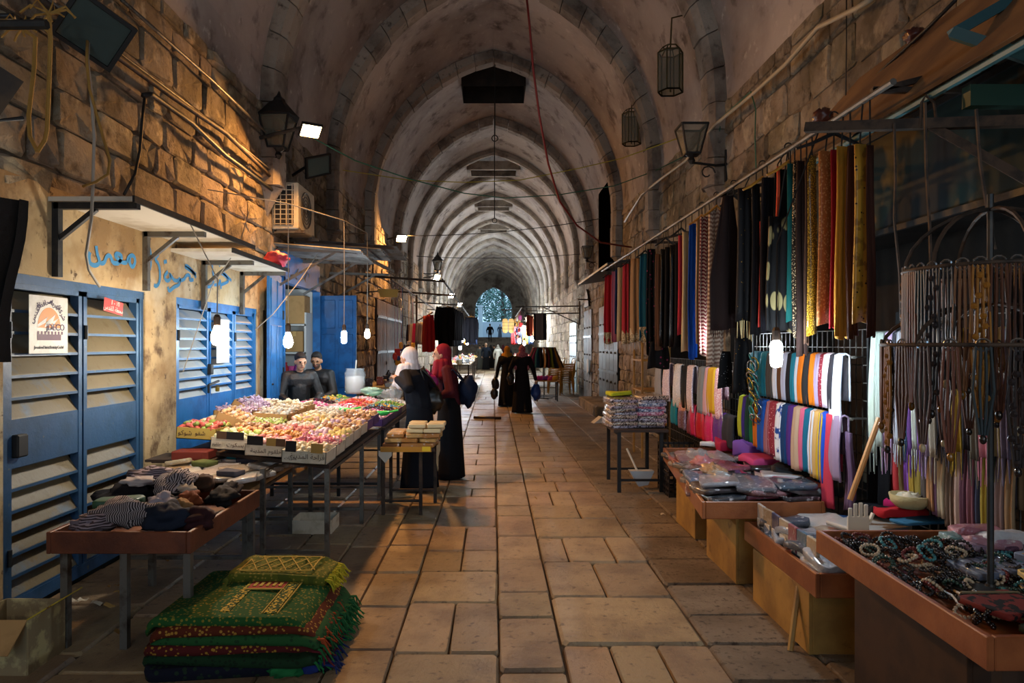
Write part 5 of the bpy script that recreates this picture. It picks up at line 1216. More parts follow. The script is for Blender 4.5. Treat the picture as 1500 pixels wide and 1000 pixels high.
for i, x in enumerate((470, 445, 420, 396)): hi(x-6, x+26, 356+3*i, 508, PAT['seqb'] if i % 2 else cloth('#0d0c0e'), ['plain black scarf nearest the narrow red one', 'black scarf with silver sequin stripes nearer the camera', 'plain black scarf between the two sequin striped ones', 'black scarf with silver sequin stripes nearer the brown one'][i], 1)
hi(366, 392, 372, 512, cloth('#5c4030'), 'brown narrow scarf left of the black sequin ones', 1)
hi(322, 366, 358, 520, PAT['floral'], 'black floral scarf with magenta blossoms', 2)
hi(288, 326, 362, 500, cloth('#1a5468'), 'teal blue scarf with cream crochet hem', 1, None, (CREAMB, .2))
hi(245, 292, 366, 500, cloth('#a88058'), 'tan scarf with cream crochet hem and fringe', 2, WF, (CREAMB, .2))
hi(236, 258, 372, 500, cloth('#1c1418'), 'black scarf between the tan and crimson ones', 1)
hi(208, 242, 376, 503, cloth('#b03038'), 'crimson scarf with crochet hem and white fringe', 2, WF, (CREAMB, .2))
hi(182, 212, 384, 500, cloth('#c4ac80'), 'pale cream scarf between crimson and navy ones', 1, WF)
hi(168, 188, 386, 490, cloth('#23375c'), 'navy blue scarf near the far end of the rail', 1)
hi(152, 176, 390, 500, cloth('#a85a6c'), 'dusty pink scarf near the far end of the rail', 1)
hi(116, 158, 394, 503, cloth('#b01c24'), 'bright red scarf with white fringe at the far end', 2, WF, (CREAMB, .2))
for (px, lb, mt_, w) in ((1222, 'broad black hanger holding the mustard and gold scarves', BLACK, .46), (1155, 'amber wooden hanger above the black scarves', GOLDH, .3), (1117, 'amber hanger left of the first amber one', GOLDH, .3), (1075, 'wire hanger over the dark brown shawl', DKSTEEL, .24), (1050, 'tan hanger over the zigzag scarves', GOLDH, .26), (1028, 'tan hanger over the blue and striped scarves', GOLDH, .26), (998, 'dark hanger over the cream scarf', DKSTEEL, .25), (975, 'dark hanger over the black sequin scarves', DKSTEEL, .25), (945, 'dark hanger over the tan scarf', DKSTEEL, .25), (920, 'dark hanger over the crimson scarf', DKSTEEL, .25), (893, 'dark hanger over the bright red scarf', DKSTEEL, .25)):
    hanger(lb, RX*F/(px-VPX), w, mt_)

# wire grid racks behind the lower scarves
def grid_rack(label, x, y0, y1, z0, z1, st_=.075):
    t = thing('wire_grid', label, 'rack', (x, (y0+y1)/2, 0)); m = M(); n = int((y1-y0)/st_)
    for i in range(n+1): m.bar((x, y0+(y1-y0)*i/n, z0), (x, y0+(y1-y0)*i/n, z1), .006)
    k_ = int((z1-z0)/(st_*1.5))
    for i in range(k_+1): m.bar((x+.004, y0, z0+(z1-z0)*i/k_), (x+.004, y1, z0+(z1-z0)*i/k_), .006)
    m.build('wire_mesh', STEEL, t)
    for y in (y0, y1): M().bar((x, y, 0), (x, y, z1), .02).build('upright', DKSTEEL, t)
    return t
grid_rack('wire grid rack behind the bright folded scarves', 2.42, 4.4, 6.35, .5, 1.78)
grid_rack('wire grid rack behind the pale fringed scarves at right', 2.55, 3.0, 4.22, .6, 1.84)
grid_rack('wire grid rack behind the small white and pink scarves', 2.45, 6.45, 9.6, .4, 1.5)
def rod(label, x, z, y0, y1):
    m = M(); m.tube([(x, y0, z), (x, y1, z)], .01, 6); m.bar((x, y0+.05, z), (x+.14, y0+.05, z), .012); m.bar((x, y1-.05, z), (x+.14, y1-.05, z), .012); o = m.build('scarf_rod', STEEL, None); return tag(o, label, 'rod')
rod('upper rod of the bright scarf rack', 2.33, 1.6, 4.4, 6.3); rod('lower rod of the bright scarf rack', 2.31, 1.2, 4.4, 6.3); rod('rod holding the small white scarves', 2.33, 1.42, 6.45, 9.6); rod('low rod holding the pink and red sequinned scarves', 2.33, .98, 6.45, 9.2); rod('rod holding the pale fringed scarves', 2.45, 1.74, 3.0, 4.2); rod('lower rod of the pale scarf rack', 2.47, 1.18, 3.0, 4.2)
def over_rod(label, x, y, z, w, L, mt, group, seed, fringe=None, back=.6):
    """cloth folded over a rod: front panel faces the lane, shorter back panel"""
    t = thing('folded_scarf', label, 'scarf', (x, y, z-L), group); m = M(); r_ = random.Random(seed); ph = r_.uniform(0, 6)
    def fn(u, v):
        s = (u-.5)*w*(.82+.3*min(1, abs(v-.35)*1.6)); tt = v
        if tt < .3: zz = z+.012-L*back*(1-tt/.3); xx = x+.03
        elif tt < .4: a = (tt-.3)/.1*PI; zz = z+.012+.016*math.sin(a); xx = x+.03*math.cos(a)
        else: q = (tt-.4)/.6; zz = z+.012-L*q; xx = x-.03-.02*math.sin(q*2.5)+.008*math.sin(u*12+ph)*q
        return (xx+.006*math.sin(u*9+ph), y+s, zz)
    m.sheet(fn, 8, 20, .012); cl_ = m.build('cloth', mt, t, smooth=True)
    if fringe:
        m = M(); n = max(5, int(w/.014))
        for i in range(n):
            p = Vector(fn((i+.5)/n, 1)); m.tube([p, p+Vector((r_.uniform(-.006, .006), r_.uniform(-.006, .006), -fringe[1]*r_.uniform(.75, 1.1)))], [.004, .002], 4)
        m.build('fringe', cloth(fringe[0]), cl_, kind='stuff')
def row(x, z, items, group, rowname, L, jitL=.0, back=.6):
    """items: (px, colour hex or material, colour name[, length]) from left to right in the picture"""
    nm = [i[2] for i in items]
    for k_, it in enumerate(items):
        Y = x*F/(it[0]-VPX); nx = items[k_+1][0] if k_+1 < len(items) else it[0]+14; pxw = nx-it[0]
        w = max(.05, min(.3, pxw*Y/F*Y/x*1.15)); mt_ = it[1] if not isinstance(it[1], str) else cloth(it[1])
        lab = '%s scarf %s on the %s' % (it[2], ('left of the %s one' % nm[k_+1]) if k_+1 < len(nm) else 'at the right end', rowname)
        over_rod(lab, x, Y, z, w, it[3] if len(it) > 3 else L, mt_, group, k_*7+int(z*10), it[4] if len(it) > 4 else None, back)
BEADP = patterned('red_spotted_cloth', '#8c2c3c', '#d8a0a0', 'dots', 50, .8, .2, .3); TB = patterned('blue_white_print', '#1c4c9c', '#e0e4ec', 'noise', 9, .8, .52, .56)
row(2.30, 1.6, [(1112, '#1a5a6c', 'teal', .5), (1124, '#1c6878', 'petrol'), (1134, '#44403e', 'charcoal'), (1143, '#c8ccd8', 'silver white'), (1150, '#5c3a24', 'umber'), (1156, '#a8acc0', 'pale grey'), (1163, '#1c1a1c', 'black'), (1169, '#1a6a7c', 'cyan blue'), (1174, '#b8bcc4', 'light grey'), (1181, '#d0701c', 'orange'), (1188, '#2c2c2e', 'graphite'), (1196, '#d8781c', 'bright orange'), (1205, '#a898b8', 'lilac'), (1212, BEADP, 'red beaded'), (1218, '#d8c8d4', 'pale pink'), (1226, '#2c2a30', 'dark grey'), (1233, '#d4d8e4', 'long white', .5)],
    'bright scarves on the upper rod', 'upper bright rod', .36)
row(2.28, 1.2, [(1091, '#a8b030', 'lime', .36), (1096, '#3c2c7c', 'violet', .36), (1101, '#123c34', 'bottle green', .38), (1108, '#1c6a48', 'emerald', .38), (1114, '#c0681c', 'rust orange', .4), (1121, '#1c50a4', 'cobalt', .42), (1131, '#9c6a78', 'mauve', .42), (1138, BEADP, 'spotted red', .42), (1147, TB, 'blue and white printed', .44), (1156, '#1a3c68', 'deep blue', .44), (1163, '#4c2c7c', 'purple', .44), (1173, '#b8a088', 'beige', .46), (1182, '#c8607c', 'rose pink', .44), (1187, '#18607c', 'ocean blue', .44), (1195, '#c8ccd8', 'white', .44), (1200, '#c0985c', 'sand', .46), (1208, '#c4a02c', 'gold', .46), (1213, '#1c48b0', 'bright blue', .47), (1220, '#b8384c', 'coral red', .62), (1232, '#8c7890', 'greyish lilac', .42)],
    'bright scarves on the lower rod', 'lower bright rod', .42)
LIG = lambda h: patterned('knit_'+h, h, '#f0ecf0', 'dots', 70, .9, .3, .42)
row(2.30, 1.42, [(968, '#9498a0', 'dove grey', .45), (980, LIG('#c8b8cc'), 'lilac white', .48), (996, LIG('#c4ccd8'), 'ice white', .52), (1008, '#22262c', 'black', .5), (1015, LIG('#c8bccc'), 'white lace', .52), (1032, '#78848e', 'slate grey', .5), (1040, '#c8a4b0', 'blush', .5), (1047, '#c8a028', 'yellow', .46), (1057, LIG('#d0a0ac'), 'rosy pink', .5)], 'small scarves beyond the rack', 'white scarf rod', .5)
SQ = lambda h: patterned('sequinned_'+h, h, '#d8b86c', 'dots', 45, .5, .1, .16, coat=.4)
row(2.30, .98, [(992, '#1a8098', 'turquoise', .3), (1004, LIG('#c890a0'), 'pale pink sequinned', .32), (1018, SQ('#c42058'), 'magenta sequinned', .34), (1031, SQ('#b81428'), 'scarlet sequinned', .34), (1044, SQ('#c81c60'), 'hot pink sequinned', .34), (1058, SQ('#5c2c80'), 'violet sequinned', .32), (1072, '#2a2c34', 'dark slate', .3)], 'sequinned scarves on the low rod', 'low sequinned rod', .32)
pale = [(1288, '#a8b4a8', 'sage', .75), (1297, '#98a49c', 'grey green', .7), (1308, '#b49cc0', 'lavender', .72), (1318, '#3c3c44', 'charcoal', .5), (1324, '#b0b4c0', 'silver', .66), (1331, '#94906c', 'khaki', .6), (1338, '#3c5470', 'slate blue', .62), (1345, '#5c3c7c', 'purple', .7), (1352, '#a8b0a8', 'misty green', .66), (1360, '#7c5ca0', 'violet', .66), (1368, '#8c7c98', 'mauve grey', .68), (1379, '#9c9080', 'taupe', .68), (1390, '#20202a', 'black', .56), (1402, '#4a4652', 'dark grey', .6), (1412, '#8c7424', 'mustard', .62), (1428, '#2a2830', 'inky black', .6), (1440, '#606058', 'olive grey', .64), (1453, '#b8788c', 'rose', .62), (1470, '#7c7050', 'moss', .6), (1484, '#5c5468', 'dusk grey', .6)]
row(2.42, 1.74, [(a, b, c, d, (b, .13)) for a, b, c, d in pale], 'pale fringed scarves on the grid', 'pale upper rod', .65)
low2 = [(1282, '#98a498', 'celadon', .42), (1296, '#a8aca4', 'ash', .42), (1306, '#3c6478', 'steel blue', .44), (1320, '#b43a3c', 'vermilion', .42), (1332, '#6c5c3c', 'brown', .42), (1338, '#7c4ca8', 'bright violet', .42), (1346, '#9c8438', 'ochre', .42), (1356, '#948240', 'olive gold', .42), (1366, '#544c48', 'dark taupe', .44), (1374, '#b0845c', 'copper', .44), (1381, '#6c5068', 'plum', .46), (1390, '#a89c84', 'oatmeal', .46), (1402, '#5c4c40', 'walnut', .5), (1412, '#b8a094', 'nude', .52), (1424, '#5c3c4c', 'burgundy', .5), (1433, '#744c58', 'wine', .5), (1444, '#384058', 'denim', .5), (1456, '#8c7c30', 'dull gold', .48), (1466, '#3c5450', 'pine', .5), (1478, '#6c5c5c', 'mocha', .5), (1492, '#8c7458', 'camel', .5)]
row(2.50, 1.18, low2, 'lower scarves on the pale grid', 'pale lower rod', .42)
# loose dark and purple cloths hung between, bracelets cluster
scarf('black cloth hanging between the two scarf racks', (2.42, 4.3), (0, 1), .22, 1.75, .45, cloth('#0e0e12'), 5, 2)
scarf('greyish purple shawl hanging at the end of the bright rack', (2.27, 4.36), (.3, 1), .16, 1.12, .62, cloth('#5a4660'), 8, 2)
scarf('black dotted shawl hanging under the dark brown one', W(1062, 505, 6.3)[:2], (1, .2), .14, 1.62, 1.28, patterned('white_dots', '#0d0d10', '#d8d8dc', 'dots', 40, .8, .12, .15), 9, 1)
scarf('black shawl with gold coin border beside the bracelets', W(1085, 520, 5.95)[:2], (1, .2), .16, 1.75, 1.25, PAT['dots'], 10, 1)
scarf('black embroidered shawl hanging left of the bulb', W(965, 520, 8.6)[:2], (1, .2), .3, 1.72, 1.38, PAT['floral'], 12, 2)
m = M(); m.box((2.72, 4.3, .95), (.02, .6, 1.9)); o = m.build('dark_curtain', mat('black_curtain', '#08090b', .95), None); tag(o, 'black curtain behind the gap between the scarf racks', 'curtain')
for i in range(18):
    z = 1.55-.028*i if i < 9 else 1.28-.028*(i-9); p = W(1103 if i < 9 else 1106, 515, 5.75); m = M(); T = Matrix.Translation((p.x+.02*math.sin(i*2.4), p.y+.02*math.cos(i*1.7), z)) @ Matrix.Rotation(1.1+.3*math.sin(i), 4, 'Y') @ Matrix.Rotation(.4*math.cos(i*2), 4, 'X')
    m.torus((0, 0, 0), .055, .006, 14, 5, T); o = m.build('bangle', [mat('teal_bangle', '#3c8c90', .3, metal=.4), mat('gold_bangle', '#c0a03c', .25, metal=.8), mat('silver_bangle', '#b0b4b8', .2, metal=.9)][i % 3], None, smooth=True); tag(o, ['teal bangle in the cluster', 'gold bangle in the cluster', 'silver bangle in the cluster'][i % 3]+' left of the bright bulb', 'bangle', 'bangles hanging left of the bulb')
p = W(1104, 512, 5.75); cable('cord', 'dark cord the bangles hang on left of the bulb', [(p.x, p.y, 1.0), (p.x, p.y, 1.7), (p.x+.1, p.y, 2.6)], .005, WIREM)

# bulbs of the scarf stall
bulb_lamp(1137, 515, 4.3, 3.0, 'dazzling white bulb in front of the bright scarf rack', COOL, E_BULB*1.05, 'tube', WIREM, r=.044, hang=(RX, 4.3, RZ))
bulb_lamp(1049, 500, 6.5, 3.0, 'white bulb half hidden behind the zigzag scarf', COOL, E_BULB*.6, 'tube', WIREM, r=.04, hang=(RX, 6.5, RZ))

# trays and goods on the right
WOODR = mat('orange_brown_wood', '#9a5c34', .4, noise=[(3, '#7c4424', .4, .6)], bump=(14, .12), coat=.3)
def ply_box(label, x0, x1, y0, y1, h):
    t = thing('plywood_box', label, 'box', ((x0+x1)/2, (y0+y1)/2, 0)); th = .02
    for (nm, c, d) in (('side_panel', (x0+th/2, (y0+y1)/2, h/2), (th, y1-y0, h)), ('side_panel', (x1-th/2, (y0+y1)/2, h/2), (th, y1-y0, h)), ('end_panel', ((x0+x1)/2, y0+th/2, h/2), (x1-x0-2*th, th, h)), ('end_panel', ((x0+x1)/2, y1-th/2, h/2), (x1-x0-2*th, th, h)), ('top_panel', ((x0+x1)/2, (y0+y1)/2, h-th/2-.001), (x1-x0-2*th, y1-y0-2*th, th))):
        M().box(c, d, bev=.003).build(nm, PLY, t)
    return t
ply_box('plywood box under the far end of the middle right tray', 1.74, 2.2, 5.9, 6.5, .5)
ply_box('plywood box under the near end of the middle right tray', 1.70, 2.36, 4.79, 5.45, .5)
ply_box('plywood box under the tray of bagged goods', 1.71, 2.3, 3.7, 4.5, .34)
tray_table('long wooden tray spread with wrapped scarves on plywood boxes', 1.58, 2.42, 4.62, 7.05, .62, .12, WOODR, .14)
tray_table('wooden tray of clear bagged goods behind the front tray', 1.70, 2.55, 3.58, 4.66, .48, .13, WOODR, .02)
t1 = tray_table('front right wooden tray heaped with bracelets and purses', 1.58, 2.62, 2.15, 3.4, .76, .11, WOODR, .04)
t = thing('tray_stand', 'dark cloth-sided stand under the front right tray', 'stand', (2.1, 2.85, 0))
for (nm, c, d) in (('side_panel', (1.78, 2.95, .325), (.02, .8, .65)), ('side_panel', (2.5, 2.95, .325), (.02, .8, .65)), ('end_panel', (2.14, 2.56, .325), (.7, .02, .65)), ('end_panel', (2.14, 3.34, .325), (.7, .02, .65))): M().box(c, d, bev=.003).build(nm, mat('dark_brown_board', '#3a2414', .7, noise=(4, '#2a180c', .45, .6)), t)
for (x, y) in ((1.72, 2.3), (2.5, 2.3)): M().box((x, y, .325), (.05, .05, .65)).build('leg', mat('dark_brown_board', '#3a2414', .7), t)
m = M(); m.tube([(1.63, 3.75, .0), (1.72, 3.85, .32)], .016, 6); o = m.build('stick', PLY, None); tag(o, 'short wooden stick leaning against the plywood box', 'stick')
m = M(); m.tube([W(1245, 732, 4.1), W(1288, 612, 4.15)], .017, 8); o = m.build('broom_handle', mat('broom_wood', '#a8743c', .5), None); tag(o, 'wooden pole leaning between the scarf racks', 'pole')
def shx(x, y, y0, y1, s): return x+s*(y-(y0+y1)/2)
# wrapped scarves on the middle tray
WS = [('#2c3038', 'charcoal'), ('#486488', 'denim blue'), ('#8c8a90', 'silver grey'), ('#9c5468', 'pink'), ('#15181e', 'black'), ('#60606a', 'grey'), ('#241c22', 'black-plum'), ('#b0a8a4', 'off white'), ('#2c4458', 'petrol blue'), ('#8c6468', 'dusty rose')]
r = random.Random(21); seen = {}
spotn = ['near end', 'near middle', 'middle', 'far middle', 'far end']
for i in range(45):
    q = i % 15; col_i = q % 3; row_i = q//3; lv = i//15
    y = 4.85+row_i*.46+r.uniform(-.05, .05); x = shx(1.72+.26*col_i+r.uniform(-.03, .03), y, 4.62, 7.05, .14); z = .545+.04*lv+(.05 if row_i == 0 else 0)
    hexc, nm = WS[(i*3+lv) % 10]
    if row_i == 4 and lv: continue
    pack('wrapped_scarf', '%s film-wrapped scarf, %s layer, %s of middle tray, %s' % (nm, ['lower', 'middle', 'upper'][lv], spotn[row_i], ['lane side', 'centre', 'wall side'][col_i]), 'scarf', (x, y, z+.03), (.27, .36, .038), r.uniform(-.35, .35), wrap_mat(hexc), i, 'wrapped scarves on the middle tray', (r.uniform(-.08, .08), r.uniform(-.08, .08)), .8)
for (px, py, Y, d, hexc, lb) in ((1105, 655, 6.3, (.3, .3, .14), '#6a48a8', 'bright violet scarf bundle on the far end of the middle tray'), (1062, 653, 6.7, (.16, .16, .1), '#a01c3c', 'crimson scarf bundle on the far end of the middle tray'), (1115, 672, 5.9, (.3, .3, .06), '#c84880', 'hot pink folded scarf below the violet bundle'), (1165, 692, 5.3, (.34, .24, .08), '#14161a', 'black folded scarf at the wall side of the middle tray'), (1145, 696, 5.2, (.3, .22, .03), '#c8ccd0', 'white card on the wrapped scarves'), (1085, 706, 5.1, (.32, .3, .06), '#2c3444', 'dark navy wrapped scarf with white sticker at the near end'), (1165, 712, 4.95, (.36, .3, .06), '#b06078', 'dusty pink wrapped scarf at the near end of the middle tray'), (1040, 650, 7.0, (.2, .12, .04), '#d8d8d8', 'white tray at the far end of the middle tray')):
    p = W(px, py, Y); pack('folded_scarf', lb, 'scarf', (p.x, p.y, max(p.z, .66)), d, rnd(-.3, .3), cloth(hexc, .7) if 'wrapped' not in lb else wrap_mat(hexc), px, None, amp=.6)
for i, (px, py, Y) in enumerate(((1012, 680, 6.2), (1022, 695, 5.8), (1035, 712, 5.4), (1048, 722, 5.05))):
    blob('film_wrap', ['crumpled clear film at the far lane edge of the middle tray', 'crumpled film with pink cloth at the lane edge', 'crumpled film with tan cloth at the lane edge', 'crumpled clear film at the near corner of the middle tray'][i], 'film', (W(px, py, Y).x+.06, Y, .66), (.1, .16, .07), [FILM, wrap_mat('#c87880'), wrap_mat('#b89068'), FILM][i], px, 3.5, .6)
# bagged goods in the second tray
BG = [('#a8b0bc', 'silver bagged'), ('#2c5c9c', 'blue bagged'), ('#c8c4c0', 'white bagged'), ('#3c4c60', 'slate bagged'), ('#785088', 'purple bagged'), ('#b0a898', 'beige bagged')]
for i in range(36):
    q = i % 12; y = 3.72+.23*(q//3)+r.uniform(-.03, .03); x = 1.86+.26*(q % 3)+r.uniform(-.03, .03); hexc, nm = BG[(i*5) % 6]
    pack('bagged_goods', '%s goods, %s, row %d from the front of the second tray, %s' % (nm, ['below', 'halfway', 'on top'][i//12], q//3+1, ['lane side', 'centre', 'wall side'][q % 3]), 'bag', (x, y, .42+.055*(i//12)), (.25, .23, .05), r.uniform(-.4, .4), wrap_mat(hexc), i+50, 'bagged goods in the second tray', (r.uniform(-.2, .2), r.uniform(-.2, .2)), .9)
for i in range(7):
    y = 3.75+.13*i; m = M(); m.box((1.755+.004*i, y, .52), (.02, .12, .2), .1*math.sin(i*3), bev=.004); m.box((1.742+.004*i, y, .5), (.004, .08, .05), m=1); o = m.build('boxed_comb', [wrap_mat(['#b8a88c', '#3c6c8c', '#8c3c5c', '#c8c0b0', '#2c3c6c', '#a89880', '#d0d0d0'][i]), PAPER], None); tag(o, ['tan', 'blue', 'maroon', 'cream', 'navy', 'sand', 'white'][i]+' packet standing upright along the lane edge of the second tray', 'packet', 'upright packets in the second tray')
# white hand-shaped card stand
c = W(1257, 760, 3.9); t = thing('hand_stand', 'white hand-shaped stand on a brown foot among the bagged goods', 'stand', (c.x, c.y, .55)); m = M(); m.box((c.x, c.y, .585), (.12, .03, .075)); m.build('foot', CARD, t)
m = M(); m.box((c.x, c.y, .66), (.12, .012, .08)); 
for k_, hh in enumerate((.05, .075, .08, .07)): m.box((c.x-.045+.03*k_, c.y, .70+hh/2), (.022, .012, hh), bev=.004)
m.bar((c.x+.06, c.y, .66), (c.x+.085, c.y, .72), .02, .012); m.build('hand', WHITEB, t)
pack('grey_folder', 'pale grey flat packet lying at the back of the second tray', 'packet', (2.25, 4.1, .6), (.4, .3, .03), .3, mat('pale_grey_plastic', '#a8a8a4', .4, coat=.5), 4)
for (px, py, Y, d, hexc, lb) in ((1330, 735, 4.2, (.3, .12, .05), '#b01c58', 'magenta glove on the heap before the pale scarves'), (1320, 750, 4.0, (.3, .1, .05), '#a82028', 'red glove on the heap before the pale scarves'), (1280, 742, 4.3, (.26, .14, .06), '#14141a', 'black glove on the heap before the pale scarves'), (1300, 748, 4.15, (.2, .12, .05), '#181418', 'second black glove beside the red one'), (1345, 762, 3.9, (.3, .14, .02), '#2c6080', 'blue triangular packet before the pale scarves')):
    p = W(px, py, Y); pack('glove' if 'glove' in lb else 'packet', lb, 'glove' if 'glove' in lb else 'packet', (p.x, p.y, max(p.z, .62)), d, rnd(-.4, .4), cloth(hexc), px, amp=.5)
c = W(1333, 735, 3.95); t = thing('woven_basket', 'small round cream basket with crumpled cloth before the pale scarves', 'basket', (c.x, c.y, c.z-.05)); m = M(); m.lathe([(.07, -.03), (.1, .0), (.11, .045), (.1, .045), (.085, 0), (.02, -.015)], c, 16); m.build('rim', mat('cream_wicker', '#b8a878', .8, bump=(90, .5)), t, smooth=True); blob('cloth', '', '', (c.x, c.y, c.z+.02), (.07, .07, .035), cloth('#c8bca4'), 6, 4, .6, parent=t)
# bracelets, purses, boxes on the front tray
sh1_ = lambda x, y: shx(x, y, 2.15, 3.4, .04)
BEAD = [mat('black_beads', '#141214', .25, spec=.8), mat('dark_metal_beads', '#3c3838', .25, metal=.7), mat('red_beads', '#5c1818', .3), mat('jade_beads', '#1f3c34', .3), mat('bone_beads', '#a89880', .4), mat('turquoise_beads', '#3c7c84', .3)]
bn = ['black bead', 'gunmetal bead', 'dark red bead', 'jade green bead', 'bone coloured bead', 'turquoise bead']
r = random.Random(15); bm = []
for k_ in range(6):
    m = M(); n = 16
    for i in range(n):
        a = 2*PI*i/n; m.ball((.036*math.cos(a), .036*math.sin(a), .002*math.sin(a*3)), .0078, 6, 4)
    bm.append(m.mesh('bracelet', BEAD[k_], True))
for q_ in bm: pass
for i in range(260):
    x = r.uniform(1.64, 2.5); y = r.uniform(2.72, 3.34) if i < 215 else r.uniform(2.42, 2.8)
    z = .695+.085*max(0, 1-((x-1.95)/.5)**2)*max(0, 1-((y-3.08)/.36)**2)*r.random()+.01
    k_ = (i % 6 if i % 4 == 1 else (0, 1, 2, 0, 4, 1, 0)[i % 7])
    o = inst(bm[k_], 'bracelet', None, (sh1_(x, y), y, z), (r.uniform(-.7, .7), r.uniform(-.7, .7), r.uniform(0, 3))); tag(o, bn[k_]+' bracelet tangled in the heap on the front right tray', 'bracelet', bn[k_]+' bracelets on the front tray')
ZP = [('#1c1c24', 'black embroidered'), ('#2c2430', 'dark plum'), ('#c0a860', 'cream striped'), ('#5c1418', 'dark red'), ('#4c7c98', 'blue topped landscape'), ('#203428', 'dark green'), ('#6a2420', 'brick red'), ('#30303c', 'slate')]
pos = [(2.2, 2.62, .72), (2.24, 2.6, .745), (2.2, 2.62, .77), (1.95, 2.52, .71), (1.98, 2.3, .735), (1.95, 2.3, .71), (1.88, 2.5, .73), (2.3, 2.5, .72)]
for (hexc, nm), p in zip(ZP, pos):
    mt_ = patterned('purse_'+hexc, hexc, '#a08c60', 'band', 14, .8) if 'striped' in nm or 'embro' in nm else patterned('purse_'+hexc, hexc, '#0c0c10', 'noise', 26, .8)
    t = thing('zip_purse', nm+' flat fabric purse on the front right tray', 'purse', p, 'fabric purses on the front tray'); m = M(); pillow(m, p, (.26, .2, .025), r.uniform(-.4, .4), p[0]*9, .1, .15); m.build('pouch', mt_, t, smooth=True); M().box((p[0], p[1]+.085, p[2]+.014), (.22, .01, .006)).build('zip', mat('zip_metal', '#8c8468', .4, metal=.6), t)
for i in range(8):
    x, y = 1.75+.045*i, 2.62+.02*math.sin(i*2); m = M(); m.tube([(sh1_(x, y), y-.09, .70), (sh1_(x+.02, y), y, .715), (sh1_(x+.05, y), y+.1, .70)], [.004, .008, .004], 6); o = m.build('pen', [STEEL, BEAD[4], BEAD[1]][i % 3], None); tag(o, ['steel', 'bone', 'gunmetal'][i % 3]+' letter opener in the row on the front right tray', 'letter opener', 'letter openers on the front tray')
carton('small blue and cream box at the wall side of the front tray', (2.36, 2.95, .74), (.16, .12, .08), .4, mat('blue_cream_box', '#6c7890', .5))
carton('orange cardboard lid behind the purses on the front tray', (2.34, 2.72, .725), (.2, .1, .05), .2, mat('terracotta_card', '#a85c38', .7))
for i in range(7):
    x, y = 2.05+.06*(i % 4), 3.12+.1*(i//4); pack('bagged_necklace', ['lilac', 'pink', 'clear', 'plum', 'teal', 'rose', 'grey'][i]+' necklace in a clear bag at the back of the front tray', 'necklace', (sh1_(x+.15, y), y, .76+.02*(i % 3)), (.22, .1, .05), r.uniform(-.5, .5), wrap_mat(['#8c7890', '#b08090', '#c8c8cc', '#5c3c58', '#3c7070', '#a86878', '#84848c'][i]), i+90, 'bagged necklaces', amp=.6)
for i in range(6):
    pack('glass_case', ['first', 'second', 'third', 'fourth', 'fifth', 'sixth'][i]+' clear slim case in the blue row on the front tray', 'case', (sh1_(1.98+.05*i, 2.86), 2.86+.012*i, .74), (.045, .2, .03), .05, wrap_mat('#5c6c88'), i+120, 'slim cases on the front tray', amp=.1, pw=.2)

# rotating necklace stand
st_c = (1.98, 2.72); t = thing('necklace_stand', 'tall wire carousel stand hung with necklaces at the right edge', 'stand', (*st_c, .70))
m = M(); m.lathe([(.14, 0), (.14, .012), (.02, .02), (.016, .03)], (*st_c, .70), 14); m.tube([(*st_c, .7), (*st_c, 2.28)], .012, 8); m.build('pole', DKSTEEL, t)
for (R_, z, nm) in ((.3, 1.98, 'upper_ring'), (.38, 1.68, 'lower_ring')):
    m = M(); m.torus((*st_c, z), R_, .009, 28, 6); m.build(nm, RUST, t, smooth=True)
for k_ in range(6):
    a = k_*PI/3+.3; m = M(); pts = [(st_c[0]+.3*math.sin(q*PI/2)*math.cos(a), st_c[1]+.3*math.sin(q*PI/2)*math.sin(a), 1.98+.24*math.cos(q*PI/2)) for q in [i/7 for i in range(8)]]; m.tube(pts, .008, 5)
    pts = [(st_c[0]+.38*math.sin(q*PI/2)*math.cos(a), st_c[1]+.38*math.sin(q*PI/2)*math.sin(a), 1.68+.16*math.cos(q*PI/2)) for q in [i/7 for i in range(8)]]; m.tube(pts, .008, 5); m.build('arched_arm', RUST, t)
NK = [('#5c2c1c', 'russet cord'), ('#141214', 'black cord'), ('#4c2818', 'brown leather'), ('#1f3038', 'dark teal cord'), ('#6c4424', 'amber wood'), ('#3c2018', 'chestnut cord'), ('#201c20', 'jet bead'), ('#8c5c1c', 'honey bead')]
r = random.Random(55)
